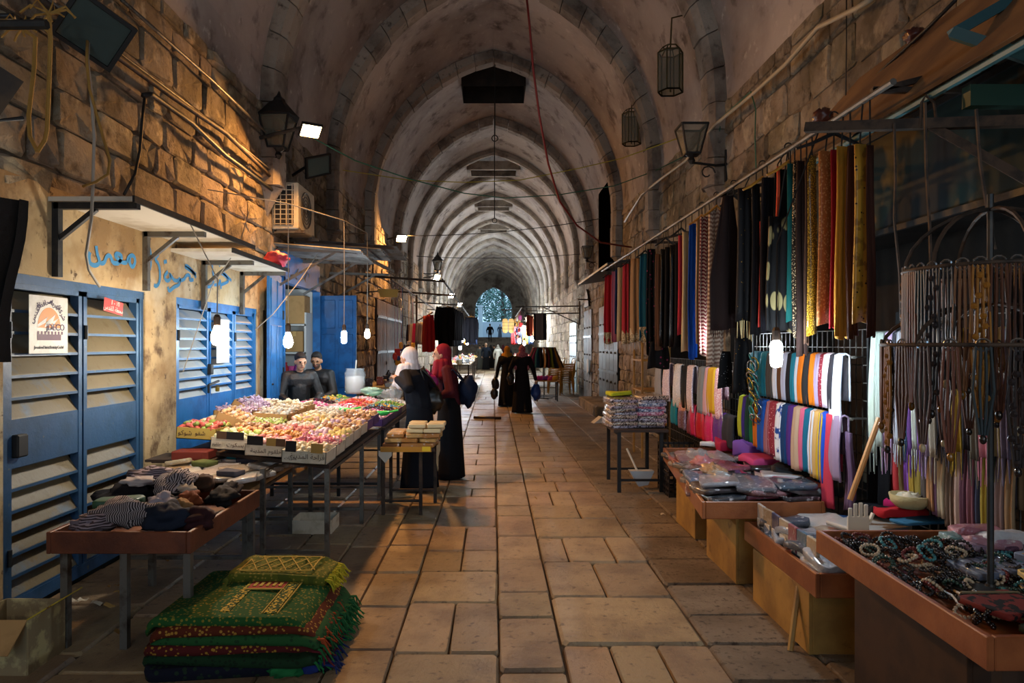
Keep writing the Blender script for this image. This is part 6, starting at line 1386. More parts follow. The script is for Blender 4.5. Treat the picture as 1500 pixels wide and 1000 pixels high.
for i in range(58):
    up_ = i < 34; R_, z = (.3, 1.975) if up_ else (.38, 1.675); a = 2*PI*(i if up_ else i-34)/(34 if up_ else 24)+.1; hexc, nm = NK[(i*3) % 8]
    x, y = st_c[0]+R_*math.cos(a), st_c[1]+R_*math.sin(a); L = r.uniform(.42, .62) if up_ else r.uniform(.3, .45)
    tt = thing('necklace', nm+' necklace hanging from the %s ring of the carousel stand' % ('upper' if up_ else 'lower'), 'necklace', (x, y, z-L), nm+' necklaces on the %s ring' % ('upper' if up_ else 'lower'))
    tx, ty = -math.sin(a), math.cos(a); m = M()
    for q in range(4):
        o_ = (q-1.5)*.014; m.tube([(x+tx*o_, y+ty*o_, z+.01), (x+tx*(o_*1.5), y+ty*o_*1.5, z-L*.5), (x+tx*o_*.5, y+ty*o_*.5, z-L)], .005, 4)
    if 'bead' in nm:
        for q in range(14): m.ball((x+tx*.02*math.sin(q*1.7), y+ty*.02*math.sin(q*1.7), z-.04-L*q/15), .013, 6, 4)
    st_n = m.build('strands', mat('cord_'+hexc, hexc, .4, spec=.6), tt)
    m = M(); m.torus((0, 0, 0), .022, .004, 10, 4, frame_T((x, y, z+.005), (tx, ty, 0), (0, 0, 1))); m.build('clasp_ring', mat('silver_bangle', '#b0b4b8', .2, metal=.9), tt)
    m = M(); m.ball((x, y, z-L-.015), (.012, .012, .018), 7, 5); m.build('pendant', [mat('amber_pendant', '#7c5418', .25, spec=.8), BEAD[1], BEAD[0], mat('shell_pendant', '#a89878', .3)][i % 4], st_n, smooth=True)

# far table with folded sequinned cloth
steel_table('black steel-legged table with two stacks of wrapped glittering cloth', 1.36, 1.98, 7.72, 8.55, .72, [(1.43, 7.78), (1.91, 7.78), (1.43, 8.5), (1.91, 8.5)], DKTOP, BLACK, sw=.04)
r = random.Random(61)
GLT = [patterned('glitter_dark', '#2c2830', '#a8a0b0', 'noise', 60, .3, .5, .56, coat=.9), patterned('glitter_brown', '#3c3030', '#b8a898', 'noise', 55, .3, .5, .56, coat=.9), patterned('glitter_pink', '#9c4c68', '#d0a8b8', 'noise', 50, .3, .48, .55, coat=.9), patterned('glitter_blue', '#4c5c80', '#b8c0d0', 'noise', 50, .3, .48, .55, coat=.9)]
for s in range(2):
    for i in range(9 if s == 0 else 10):
        k_ = (0, 1)[i % 2] if s == 0 or i < 4 or i > 7 else (2, 3)[i % 2]
        pack('folded_cloth', '%s wrapped cloth, number %s from below in the %s stack on the black table' % (['dark glittering', 'brownish glittering', 'pink glittering', 'bluish glittering'][k_], ['one', 'two', 'three', 'four', 'five', 'six', 'seven', 'eight', 'nine', 'ten'][i], ['left', 'right'][s]), 'cloth', (1.5+.34*s+r.uniform(-.02, .02), 8.1+r.uniform(-.03, .03), .745+.036*i), (.34, .5, .05), r.uniform(-.12, .12), GLT[k_], i+s*20, 'cloth stacks on the black table', amp=.5)
pack('folded_cloth', 'lime green folded cloth on top of the left stack', 'cloth', (1.52, 8.3, 1.09), (.28, .2, .05), .2, cloth('#b8c030'), 3, amp=.5)
m = M(); pz = W(935, 700, 8.2); t = thing('dustpan', 'white long-handled dustpan standing under the black table', 'dustpan', (1.70, 7.95, 0)); m.prism([(-.14, 0), (.14, 0), (.07, -.16), (-.04, -.18)], lambda x, z: (1.72+x, 7.9, .22+z), lambda x, z: (1.72+x, 8.02, .22+z)); m.build('pan', mat('white_plastic', '#b8bcc0', .5), t); m = M(); m.tube([(1.68, 7.96, .2), (1.57, 8.05, .46)], .012); m.build('handle', WHITEB, t)
def crate(label, c, d, rz=0, h=None):
    t = thing('plastic_crate', label, 'crate', c, None, rz); BK = mat('black_brown_plastic', '#1f1714', .5); w, l, h = d
    m = M(); m.box((0, 0, .01), (w, l, .02)); m.build('base', BK, t, local=True)
    for s in (-1, 1):
        m = M()
        for z in (.04, h*.35, h*.65, h-.02): m.box((s*w/2, 0, z), (.012, l, .025)); m.box((0, s*l/2, z), (w, .012, .025))
        n = 7
        for i in range(n+1): m.box((s*w/2, -l/2+l*i/n, h/2), (.012, .014, h)); m.box((-w/2+w*i/n, s*l/2, h/2), (.014, .012, h))
        m.build('slatted_side', BK, t, local=True)
crate('dark plastic crate on the ground beside the middle tray', (2.14, 7.75, 0), (.42, .5, .27)); crate('second dark crate stacked on the first beside the middle tray', (2.14, 7.75, .28), (.42, .5, .27))

# upper right: signboard, awning, frames, pipes
SIGN = patterned('painted_signboard', '#0e2626', '#6a4c20', 'noise', 2.2, .7, .38, .45, '#0a161c')
t = thing('painted_signboard', 'dark green painted signboard with ochre swirls above the right shop', 'sign', (HW-.1, 5.0, 2.55))
M().box((HW-.12, 4.9, 2.84), (.05, 4.9, .7)).build('board', SIGN, t)
for z in (2.49, 3.2): M().box((HW-.15, 4.9, z), (.03, 4.9, .04)).build('trim_strip', DKSTEEL, t)
t = thing('shop_awning', 'brown board awning sloping out over the right stall', 'awning', (2.5, 5, 3.3))
AW = mat('brown_awning', '#7c5c38', .8, noise=[(2, '#5c4026', .4, .6)])
m = M(); m.sheet(lambda u, v: (HW-.04-.72*u, 2.2+3.2*v, 3.78-.82*u), 2, 8, .02); m.build('sloping_board', AW, t)
for y in (2.5, 3.3, 4.2, 5.2): m = M(); m.bar((HW-.03, y, 3.74), (HW-.76, y, 2.92), .03); m.build('rafter', DKSTEEL, t)
m = M(); m.tube([(HW-.77, 2.2, 2.92), (HW-.77, 5.45, 2.92)], .018); m.build('edge_pipe', mat('teal_pipe', '#3c6c74', .4), t)
t = thing('steel_frame', 'dark rusty frame arm reaching across the upper right corner', 'frame', (2.2, 3.3, 2.8))
a = W(1180, 187, 3.75); b = W(1500, 175, 3.05); m = M(); m.bar(a, b+Vector((.25, 0, 0)), .05); m.build('arm', RUST, t); m = M(); m.bar(W(1365, 185, 3.4), W(1500, 285, 3.0)+Vector((.3, 0, -.1)), .04); m.build('brace', RUST, t)
m = M(); m.bar(W(1395, 48, 3.3), W(1500, 90, 3.0)+Vector((.25, 0, -.06)), .05); m.bar(W(1395, 50, 3.3), W(1500, 0, 3.2)+Vector((.1, .1, .1)), .05); o = m.build('teal_bracket', mat('teal_paint', '#2c5458', .5), None); tag(o, 'teal painted angle bracket at the top right corner', 'bracket')
m = M(); m.box((2.55, 3.25, 2.86), (.6, .06, .1)); o = m.build('green_beam', mat('green_paint', '#12382c', .6), None); tag(o, 'short dark green beam below the top right corner', 'beam')
m = M()
for y in (2.5, 3.05): m.box((HW-.02, y, 1.35), (.08, .08, 2.7))
m.box((HW-.02, 2.8, 2.45), (.08, .7, .06)); 
for i in range(6): m.box((HW+.0, 2.5+.11*i, 1.5), (.03, .05, 1.9))
o = m.build('door_2', mat('grey_door_paint', '#5c6a70', .5), None, kind='structure'); tag(o, 'grey slatted shop door at the right edge', 'door')
def hook_wire(label, pix, Y): m = M(); m.tube([W(px, py, Y) for px, py in pix], .007, 5); o = m.build('hook_wire', RUST, None); tag(o, label, 'wire', 'hook wires in the upper right')
hook_wire('bent wire hook hanging from the frame arm, left one', [(1348, 188), (1350, 150), (1356, 140), (1368, 150), (1372, 182)], 3.4)
hook_wire('long bent wire hanging down to the necklace stand', [(1355, 150), (1357, 250), (1362, 330), (1364, 398)], 3.0)
hook_wire('thin wire hanging beside the gold ornamented scarf', [(1310, 180), (1312, 260), (1310, 320), (1318, 400), (1320, 470)], 3.46)
hook_wire('thin straight wire hanging right of the long bent one', [(1430, 160), (1436, 240), (1450, 330), (1458, 365)], 2.9)
wr = lambda pix, off=.2: [WX(px, py, HW-off) for px, py in pix]
cable('wall_pipe', 'pale pipe climbing diagonally across the right stone wall', wr([(1275, 0), (1255, 12), (1198, 40), (1150, 95), (1100, 140), (1046, 184), (1005, 235), (968, 262), (940, 285), (915, 325)]), .022, mat('pale_pipe', '#a89c84', .6), 'pipe')
cable('cable', 'black cable rising along the awning edge on the right wall', wr([(1250, 145), (1300, 95), (1360, 40), (1400, 0)], .2), .012, WIREM)
cable('cable', 'thin dark cable dropping down the right wall from the top', wr([(1240, 0), (1240, 60), (1239, 150)]), .005, WIREM)
cable('cable', 'green cable looping off the pale pipe above the hangers', wr([(1046, 182), (1100, 134), (1107, 160), (1106, 200), (1108, 260)]), .007, WIREG)
cable('cable', 'green cable dropping beside the old street lantern', wr([(1055, 185), (1048, 240), (1042, 275)], .1), .007, WIREG)
for (px, py, lb) in ((1205, 170, 'brown insulator knob on the rail end near the black hanger'), (1340, 52, 'brown insulator on the right wall near the awning')): blob('insulator', lb, 'insulator', WX(px, py, HW-.15 if px > 1300 else 2.2), (.06, .06, .05), mat('brown_ceramic', '#4c241c', .3), px, 3, .4)
# cables across the lane
cable('cable', 'green cable sagging across the lane from the near floodlight', [W(455, 200, 8.7)]+[W(px, py, Y) for px, py, Y in ((520, 235, 9.3), (600, 262, 10), (680, 283, 10.8), (740, 290, 11.4), (820, 285, 12), (900, 272, 12.6), (960, 250, 12))]+[WX(1010, 225, HW-.1)], .009, WIREG)
cable('cable', 'yellow-green cable crossing the lane higher up', [WX(495, 248, -HW+.1)]+[W(px, py, Y) for px, py, Y in ((600, 264, 13.5), (680, 267, 13.8), (760, 264, 13.8), (850, 246, 13.5), (910, 232, 13))]+[WX(1000, 200, HW-.1)], .009, WIREY)
cable('cable', 'dark cable crossing the lane above the crowd', catenary(W(590, 345, 18.5), W(880, 320, 17), .12), .01, WIREM)
cable('cable', 'thin dark cable further back across the lane', catenary(W(610, 375, 24), W(850, 372, 22), .1), .01, WIREM)
cable('cable', 'thick red cable hanging from the vault down to the scarf rail', [W(771, -8, 9), W(776, 40, 9), W(781, 100, 9.1), W(790, 170, 9.3), W(803, 240, 9.8), W(820, 295, 10.4), W(845, 330, 11.2), W(880, 355, 12.2), W(925, 362, 12.9)], .016, WIRER)
for (y, z0, z1, lb) in ((15.8, W(723, 205, 15.8).z, APX-.1, 'dark chain hanging from the crown of the vault, nearer one'), (20.3, W(726, 325, 20.3).z, APX-.15, 'dark chain hanging from the crown of the vault, farther one')):
    t = thing('hanging_chain', lb, 'chain', (0.03, y, z0)); m = M(); m.tube([(.03, y, z0+.1), (.03, y, z1)], .014, 5); m.build('chain', WIREM, t); m = M(); m.torus((0, 0, 0), .07, .012, 10, 4, frame_T((.03, y, z0+.04), (1, 0, 0), (0, 0, 1))); m.build('ring', WIREM, t)
# ------------------------------------------------------------------ middle and far distance
def jacket(label, c, d, w, zt, L, mt, group, seed):
    t = thing('hanging_jacket', label, 'jacket', (c[0], c[1], zt-L), group); dv = Vector((*d, 0)).normalized(); cc = Vector((c[0], c[1], 0))
    m = M(); drape(m, c, d, w, zt-.06, zt-L, 2, .05, .05, .9, seed); bd_ = m.build('body', mt, t, smooth=True)
    for s in (-1, 1):
        m = M(); p = cc+dv*s*w*.45; m.tube([p+Vector((0, 0, zt-.06)), p+dv*s*.08+Vector((0, -.02, zt-.35)), p+dv*s*.07+Vector((0, -.04, zt-L*.85))], [.07, .065, .05], 8); m.build('sleeve', mt, bd_, smooth=True)
    m = M(); m.tube([cc-dv*w*.4+Vector((0, 0, zt-.05)), cc+Vector((0, 0, zt)), cc+dv*w*.4+Vector((0, 0, zt-.05))], .012); m.tube([cc+Vector((0, 0, zt)), cc+Vector((0, 0, zt+.1))], .006); m.build('hanger', GOLDH, t)
# left stall frame
fr = thing('stall_frame', 'rusty pipe frame over the left stalls in the middle distance', 'frame', (-1.8, 24, 0))
m = M()
for y in (15.5, 20, 25, 30): m.tube([(-HW, y, 3.25), (-1.1, y, 3.12)], .025)
for x in (-2.3, -1.15): m.tube([(x, 15.3, 3.15), (x, 32, 3.05)], .022)
m.build('beams', RUST, fr)
for (x, y) in ((-2.2, 19.5), (-1.95, 25), (-1.9, 31)): m = M(); m.tube([(x, y, 0), (x, y, 3.1)], .03); m.build('post', RUST, fr)
cols_j = ['#101014', '#16161c', '#121218', '#1a1a20', '#0f1116', '#15131a']
for i in range(6): Y = 22.5+i*.75; x = (652-VPX+i*3)*Y/F; jacket('black jacket on a hanger, number %s of the row over the left stall' % ['one', 'two', 'three', 'four', 'five', 'six'][i], (x, Y), (1, .35), .5, 2.98, 1.35, cloth(cols_j[i]), 'black jackets over the left stall', i)
for i in range(3): Y = 30+i*.5; jacket(['nearest', 'middle', 'farthest'][i]+' dark quilted bag-like jacket hanging beyond the black jackets', ((690-VPX)*Y/F, Y), (1, .2), .45, 2.95, 1.2, cloth('#1a1a22'), 'quilted jackets over the far left stall', i+9)
for i, (hexc, nm) in enumerate((('#9c1c1c', 'red'), ('#8c2c20', 'brick red'), ('#a89c90', 'stone grey'), ('#6c6470', 'mauve grey'), ('#b02860', 'magenta'), ('#c8c0b8', 'off white'), ('#3a3440', 'dark violet'))):
    Y = 17.5+i*.55; px = 630-i*5; scarf(nm+' garment hanging at the left stall behind the women', ((px-VPX)*Y/F, Y), (1, .3), .24, 2.45 if i < 2 else 2.3, 1.5 if i < 2 else 1.7, cloth(hexc), i, 2, .05, None, 'garments at the left stall')
rodY = cable('garment_rod', 'steel rod carrying garments at the left stall behind the women', [(-1.55, 17.3, 2.5), (-2.45, 21.6, 2.42)], .02, STEEL, 'rod')
gb = M(); 
# goods tables
def goods_table(label, x0, x1, y0, y1, h, seed, n, prefix, palette):
    steel_table(label, x0, x1, y0, y1, h, [(x0+.05, y0+.05), (x1-.05, y0+.05), (x0+.05, y1-.05), (x1-.05, y1-.05)], mat('plain_board', '#a07c48', .7), RUST, sw=.05)
    r_ = random.Random(seed)
    for i in range(n):
        hexc, nm = palette[i % len(palette)]; x = r_.uniform(x0+.1, x1-.1); y = y0+.12+(y1-y0-.24)*i/n; z = h+.04
        kind = i % 3
        if kind == 0: o = pack('goods_packet', nm+' packet lying on '+prefix, 'packet', (x, y, z), (.26, .2, .09), r_.uniform(0, 3), wrap_mat(hexc), i, nm+' packets on '+prefix)
        elif kind == 1:
            m = M(); m.box((x, y, z+.04), (.16, .13, .16), r_.uniform(0, 3), bev=.01); o = m.build('goods_box', wrap_mat(hexc), None); tag(o, nm+' small box standing on '+prefix, 'box', nm+' boxes on '+prefix)
        else:
            m = M(); m.lathe([(.05, -.04), (.06, 0), (.055, .1), (.025, .14), (.025, .17)], (x, y, z), 9); o = m.build('goods_bottle', wrap_mat(hexc), None, smooth=True); tag(o, nm+' bottle standing on '+prefix, 'bottle', nm+' bottles on '+prefix)
PALW = [('#d8d4cc', 'white'), ('#c8b890', 'cream'), ('#a8a8ac', 'grey'), ('#b89858', 'golden'), ('#8c98a8', 'bluish'), ('#c0605c', 'reddish')]
goods_table('table of pale boxed goods under the bulbs of the far left stall', -2.3, -.85, 24.5, 31.5, .98, 1, 42, 'the far left stall table', PALW)
goods_table('table of glittering goods behind the two women', -2.5, -1.75, 12.6, 18.8, .9, 2, 36, 'the stall table behind the women', [('#b8b0a8', 'silver'), ('#3c2c2c', 'dark brown'), ('#c8c4c0', 'white'), ('#6c5c6c', 'plum'), ('#94402c', 'rust'), ('#24242c', 'black')])
goods_table('table of souvenirs under the lanterns of the right stall', 1.0, 2.3, 24.5, 31, .95, 3, 36, 'the right souvenir table', [('#c04848', 'red'), ('#d8c8a0', 'cream'), ('#4c7ca8', 'blue'), ('#d0a040', 'gold'), ('#c8a0a8', 'pink'), ('#5c8c68', 'green')])
def far_bulb(px, py, Y, lb, e=E_FAR, r=.06, zt=3.1, grp=None, hang=None): bulb_lamp(px, py, Y, zt, lb, COOL, e, 'pear', WIREM, grp, r, hang)
for i, (px, py, Y) in enumerate(((664, 499, 25.5), (674, 508, 26.5), (678, 497, 28.5), (684, 501, 31))): far_bulb(px, py, Y, ['leftmost white bulb of the far left stall', 'brightest low white bulb of the far left stall', 'third white bulb of the far left stall', 'farthest white bulb of the far left stall'][i], hang=(-1.15, Y, 3.07))
for i, (px, py, Y) in enumerate(((761, 499, 27), (779, 496, 24.6), (768, 502, 30))): far_bulb(px, py, Y, ['left white bulb of the right souvenir stall', 'white bulb below the grey trousers at right', 'farthest white bulb of the right souvenir stall'][i], hang=(1.0, Y, 2.95))
# stalls further on towards the steps
for i, (x, y) in enumerate(((-1.6, 36), (1.6, 37), (-1.6, 42), (1.7, 43))):
    M_h = ['left stall beyond the jackets', 'right stall beyond the lanterns', 'last left stall before the steps', 'last right stall before the steps'][i]
    goods_table('goods table of the '+M_h, x-.6, x+.6, y-1.6, y+1.6, .95, 10+i, 12, 'the '+M_h, PALW if i % 2 else [('#a03838', 'red'), ('#d0a848', 'amber'), ('#384858', 'blue-grey'), ('#c8c8c8', 'white')])
    far_bulb(x/y*F+VPX, 480, y, 'white bulb over the '+M_h, E_FAR*4.2, .08, 3.2)
    cable('lamp_rod', 'thin rod carrying the bulb over the '+M_h, [(x, y, 3.18), (math.copysign(HW, x), y, 3.3)], .015, RUST, 'rod')
    for k in range(4): scarf(['red', 'dark', 'ochre', 'blue'][k]+' garment hanging over the '+M_h, (x-.45+.3*k, y+.4), (1, .1), .28, 2.7, 1.7, cloth(['#8c2020', '#1c1c24', '#a87830', '#2c3c60'][k]), k, 2, .03, hook=(x-.45+.3*k, y+.4, 2.73))
    cable('garment_rod', 'rod carrying garments over the '+M_h, [(x-.7 if x > 0 else -HW, y+.4, 2.72), (HW if x > 0 else x+.7, y+.4, 2.72)], .015, RUST, 'rod')
# right side frame, trousers, orange scarves, lantern panels
fr = thing('pipe_canopy', 'dark steel awning frame over the right stall in the middle distance', 'frame', (2.2, 23, 0)); m = M()
for z, x1 in ((3.0, .75), (2.76, 1.1)): m.tube([(HW, 23.2, z), (x1, 23.4, z-.02)], .022)
m.tube([(HW, 23.2, 3.0), (HW-.05, 20.6, 3.05)], .022); m.tube([(2.6, 20.6, 3.0), (2.6, 20.6, 2.3)], .022); m.tube([(HW, 20.6, 3.05), (2.55, 20.6, 3.05)], .022); m.tube([(2.6, 20.6, 2.3), (1.6, 22.6, 2.95)], .018); m.tube([(1.0, 23.3, 3.0), (1.0, 31, 2.95)], .022); m.tube([(1.9, 23.3, 2.95), (1.9, 31, 2.95)], .022); m.build('pipes', RUST, fr)
for i, (px, hexc, nm) in enumerate(((787, '#1c1c20', 'black'), (790, '#6c6464', 'grey'), (795, '#2a2c34', 'charcoal'))):
    Y = 23.2-.12*(1-abs(i-1)); t = thing('hanging_trousers', nm+' trousers hanging from the right awning frame', 'trousers', ((px-VPX)*Y/F, Y, 1.85), 'trousers on the right awning frame')
    for s in (-1, 1): m = M(); drape(m, ((px-VPX)*Y/F+s*.055, Y), (1, 0), .13, 2.74, 1.85, 1, .02, .03, 1, i); m.build('leg', cloth(hexc), t, smooth=True)
    m = M(); m.box(((px-VPX)*Y/F, Y-.01, 2.72), (.25, .05, .06)); m.build('waistband', cloth(hexc), t); m = M(); m.tube([((px-VPX)*Y/F, Y, 2.7), ((px-VPX)*Y/F, Y, 2.8), ((px-VPX)*Y/F, 23.33, 2.99)], .008); m.build('hook', DKSTEEL, t)
for i in range(4): Y = 24+.3*i; scarf(['first', 'second', 'third', 'fourth'][i]+' terracotta scarf left of the hanging trousers', ((773+2.2*i-VPX)*Y/F, Y), (1, .1), .11, 2.72, 2.0, cloth(['#8c3424', '#a84830', '#7c2c24', '#b05838'][i]), i, 1, .02, None, 'terracotta scarves at the right stall', hook=(1.0, Y, 2.97))
for i, px in enumerate((740, 749)):
    Y = 31; c = W(px, 477, Y); t = thing('paper_lantern', ['left', 'right'][i]+' rounded yellow lit lantern over the right stall', 'lantern', (c.x, c.y, c.z-.32)); m = M(); m.lathe([(.03, -.33), (.1, -.3), (.13, -.2), (.13, .2), (.1, .3), (.03, .33)], c, 10, sy=.5); m.build('shade', mat('lit_yellow_shade', '#d8b060', .6, emit=((1, .7, .3), .3)), t, smooth=True); m = M(); m.tube([c+Vector((0, 0, .33)), c+Vector((0, 0, .75))], .01); m.build('cord', WIREM, t)
    for z in (-.15, 0, .15): M().torus((0, 0, 0), .132, .006, 12, 4, Matrix.Translation((c.x, c.y, c.z+z)) @ Matrix.Diagonal((1, .5, 1, 1))).build('band', RUST, t)
cable('lantern_rod', 'rod carrying the two yellow lanterns and trinkets', [(.3, 31, 3.28), (HW, 31, 3.2)], .018, RUST, 'rod')
r = random.Random(88)
for i in range(40):
    Y = r.uniform(25, 30.8); px = r.uniform(752, 772) if i < 22 else r.uniform(600, 632); 
    if i >= 22: Y = r.uniform(15.5, 20)
    c = W(px, r.uniform(462, 500) if i < 22 else r.uniform(500, 530), Y); c.x = 1.0 if i < 22 else -2.3; c.z = min(c.z, 2.75); hexc = ['#c83030', '#d8a030', '#3060a8', '#d8d0c0', '#2c2c34', '#c05890', '#e0b050'][i % 7]; nm = ['red', 'amber', 'blue', 'ivory', 'black', 'pink', 'yellow'][i % 7]; m = M()
    if i % 2: m.ball(c, (.06, .05, .09), 8, 6)
    else: m.box(c, (.13, .05, .17), r.uniform(0, 1), bev=.01)
    m.tube([c+Vector((0, 0, .07)), Vector((c.x, c.y, 2.99 if i < 22 else 3.13))], .004, 4); o = m.build('trinket', mat('trinket_'+hexc, hexc, .4, coat=.3), None, smooth=bool(i % 2)); tag(o, nm+' trinket hanging at the %s stall in the middle distance' % ('right' if i < 22 else 'left'), 'trinket', nm+(' trinkets right' if i < 22 else ' trinkets left'))
for s, nm in ((-1, 'left'), (1, 'right')):  # added pair of lit lanterns to brighten the far steps
    lantern((s*2.45, 49.5, 3.3), 1.2, 'added black street lantern on the %s wall lighting the far steps' % nm, (s*HW, 49.5, 3.3))
    t = thing('added_bulb', 'glowing bulb inside the added lantern on the %s wall before the far steps' % nm, 'lamp', (s*2.45, 49.5, 3.35)); M().ball((s*2.45, 49.5, 3.45), .07).build('glass', emis('end_fill_bulb', SOFT, E_FAR*3.5), t); M().tube([(s*2.45, 49.5, 3.3), (s*2.45, 49.5, 3.4)], .02).build('base', BLACK, t)
# round trouser rack
c = W(797, 535, 21.2); t = thing('round_rack', 'round rack of coloured trousers beside the stacked chairs', 'rack', (c.x, c.y, 0)); m = M(); m.torus((c.x, c.y, 1.6), .36, .012, 24, 5); m.tube([(c.x, c.y, 0), (c.x, c.y, 1.62)], .02)
for a in range(4): m.bar((c.x, c.y, 1.6), (c.x+.36*math.cos(a*PI/2), c.y+.36*math.sin(a*PI/2), 1.6), .012); m.bar((c.x, c.y, .03), (c.x+.3*math.cos(a*PI/2+.4), c.y+.3*math.sin(a*PI/2+.4), .03), .03)
m.build('stand', STEEL, t)
RC = [('#6c6c20', 'olive'), ('#8c1c28', 'crimson'), ('#2c1c24', 'aubergine'), ('#6c2848', 'plum'), ('#2c5c68', 'teal'), ('#141418', 'black'), ('#b0885c', 'tan'), ('#3c1418', 'oxblood'), ('#58641c', 'moss'), ('#202430', 'midnight'), ('#a86c20', 'amber'), ('#4c3c34', 'brown')]
for i in range(24):
    a = 2*PI*i/24; hexc, nm = RC[i % 12]; m = M(); x, y = c.x+.36*math.cos(a), c.y+.36*math.sin(a)
    def fn(u, v): q = .36-.14*(1-u)+.26*v*u; return (c.x+(q+.0)*math.cos(a)+.03*math.sin(v*4+i)*-math.sin(a), c.y+q*math.sin(a)+.03*math.sin(v*4+i)*math.cos(a), 1.6-.62*v)
    m.sheet(fn, 3, 6, .05); o = m.build('hanging_trousers', cloth(hexc), None, smooth=True); tag(o, nm+' trousers on the %s side of the round rack' % ('far' if math.sin(a) > .02 else 'near'), 'trousers', nm+' trousers on the round rack')
steel_table('low table of pink and purple cloth under the round rack', 1.25, 1.95, 20.3, 20.9, .62, [(1.3, 20.35), (1.9, 20.35), (1.3, 20.85), (1.9, 20.85)], PLY, DKSTEEL)
for i, (dx, hexc, nm) in enumerate(((0, '#b02c80', 'magenta'), (.16, '#7c3ca0', 'violet'), (.32, '#c0507c', 'pink'), (.46, '#c8a048', 'yellow'))): pack('folded_cloth', nm+' folded cloth on the low table by the round rack', 'cloth', (1.36+dx, 20.55, .68), (.18, .3, .12), .2, cloth(hexc), i, amp=.5)
# stacked golden plastic chairs
GC = mat('golden_plastic', '#a87828', .4, coat=.2)
def chair_parts(t):
    m = M(); m.sheet(lambda u, v: (-.21+.42*u, -.2+.4*v, .43-.02*math.sin(u*PI)), 4, 4, .02); m.build('seat', GC, t, local=True)
    m = M()
    for k in range(5): m.bar((-.16+.08*k, .21, .45), (-.15+.075*k, .3, .82), .035, .012)
    m.tube([(-.21, .2, .43), (-.2, .3, .8), (-.1, .31, .86), (.1, .31, .86), (.2, .3, .8), (.21, .2, .43)], .018, 6); m.build('backrest', GC, t, local=True)
    for a in (-1, 1):
        for b in (-1, 1): m = M(); m.tube([(a*.2, b*.19, .43), (a*.24, b*.24, 0)], [.028, .02], 6); m.build('leg', GC, t, local=True)
        m = M(); m.tube([(a*.23, -.2, .43), (a*.25, -.19, .62), (a*.25, .1, .65), (a*.21, .27, .66)], .018, 6); m.build('armrest', GC, t, local=True)
ch0 = None
for s, (px, py) in enumerate(((814, 577), (829, 579))):
    b = G(px, py)
    for i in range(6):
        if ch0 is None: ch0 = thing('plastic_chair', '', 'chair'); chair_parts(ch0); o = ch0
        else: o = copy_tree(ch0)
        o.location = (b.x, b.y+.3-.02*i, .075*i); o.rotation_euler = (0, 0, -PI/2+.15*s); tag(o, 'golden plastic chair, %s from the ground in the %s stack' % (['first', 'second', 'third', 'fourth', 'fifth', 'topmost'][i], ['left', 'right'][s]), 'chair', 'stacked golden chairs')
# doors and shutters on the right wall
def plank_door(label, ya, yb, z1, n, mt, z0=0.02):
    t = thing('plank_door', label, 'door', (HW, (ya+yb)/2, z0))
    for i in range(n): M().box((HW-.03, ya+(yb-ya)*(i+.5)/n, (z0+z1)/2), (.05, (yb-ya)/n-.012, z1-z0), bev=.006).build('plank', mt, t)
    for z in (.3, .7): M().box((HW-.065, (ya+yb)/2, z0+(z1-z0)*z), (.02, yb-ya, .06)).build('iron_strap', DKSTEEL, t)
    for i in range(n):
        for z in (.2, .5, .8): M().ball((HW-.06, ya+(yb-ya)*(i+.5)/n, z0+(z1-z0)*z), .03, 6, 4).build('stud', DKSTEEL, t)
    return t
td = plank_door('tall grey studded door with a triangular opening on the right wall', 20.2, 21.9, 2.75, 3, mat('grey_door', '#77787a', .7, noise=(5, '#5a5a5c', .4, .6)))
m = M(); m.prism([(20.6, 2.85), (21.6, 2.85), (21.4, 3.2), (21.1, 3.4), (20.8, 3.2)], lambda a, b: (HW-.09, a, b), lambda a, b: (HW+.05, a, b)); m.build('triangular_opening', BLACK, td)
plank_door('pale bluish double door on the right wall behind the chairs', 23.9, 26.0, 2.5, 4, mat('pale_blue_door', '#a8b8bc', .6))
plank_door('dark steel shop shutter with upright bars on the right wall', 15.95, 18.75, 2.7, 5, mat('dark_green_steel', '#20241f', .6), .28)
m = M(); m.box((2.66, 17.3, .13), (.62, 3.2, .26), bev=.03); o = m.build('door_step', STONE, None); tag(o, 'low stone step before the dark shutter on the right', 'step')
m = M(); m.sheet(lambda u, v: (HW-.75*u, 13.2+4.6*v, 3.35-.12*u), 2, 6, .04); o = m.build('tin_roof', DKSTEEL, None); tag(o, 'dark tin roof jutting from the right wall beyond the red scarf', 'roof')
t = thing('wooden_shelf', 'thin wooden shelf frame standing behind the cream fringed scarves', 'shelf', (2.45, 10.4, 0))
for (x, y) in ((2.2, 10.1), (2.6, 10.1), (2.2, 10.7), (2.6, 10.7)): M().box((x, y, .9), (.03, .03, 1.8)).build('post', PLY, t)
for z in (.5, 1.0, 1.45): M().box((2.4, 10.4, z), (.44, .64, .025)).build('shelf_board', PLY, t)
m = M(); m.prism([(-.15, 0), (.18, .02), (.02, .14)], lambda x, z: (2.3+x, 14.6, z), lambda x, z: (2.25+x, 14.75, z+.01)); o = m.build('paper_scrap', PAPER, None); tag(o, 'white crumpled paper on the ground by the stone step', 'paper')
m = M(); m.sheet(lambda u, v: (HW-.12-.02*math.sin(u*6), 20.4+.4*u, 1.25-.55*v*(1-.6*abs(u-.6))), 5, 4, .006); o = m.build('white_rag', PAPER, None); tag(o, 'white rag hanging on the tall grey door', 'rag')
# floor bits
cable('wooden_batten', 'short brown batten lying across the lane behind the women', [G(694, 613)+Vector((0, 0, .03)), G(734, 614)+Vector((0, 0, .03))], .035, mat('wet_wood', '#3c2418', .4), 'batten')
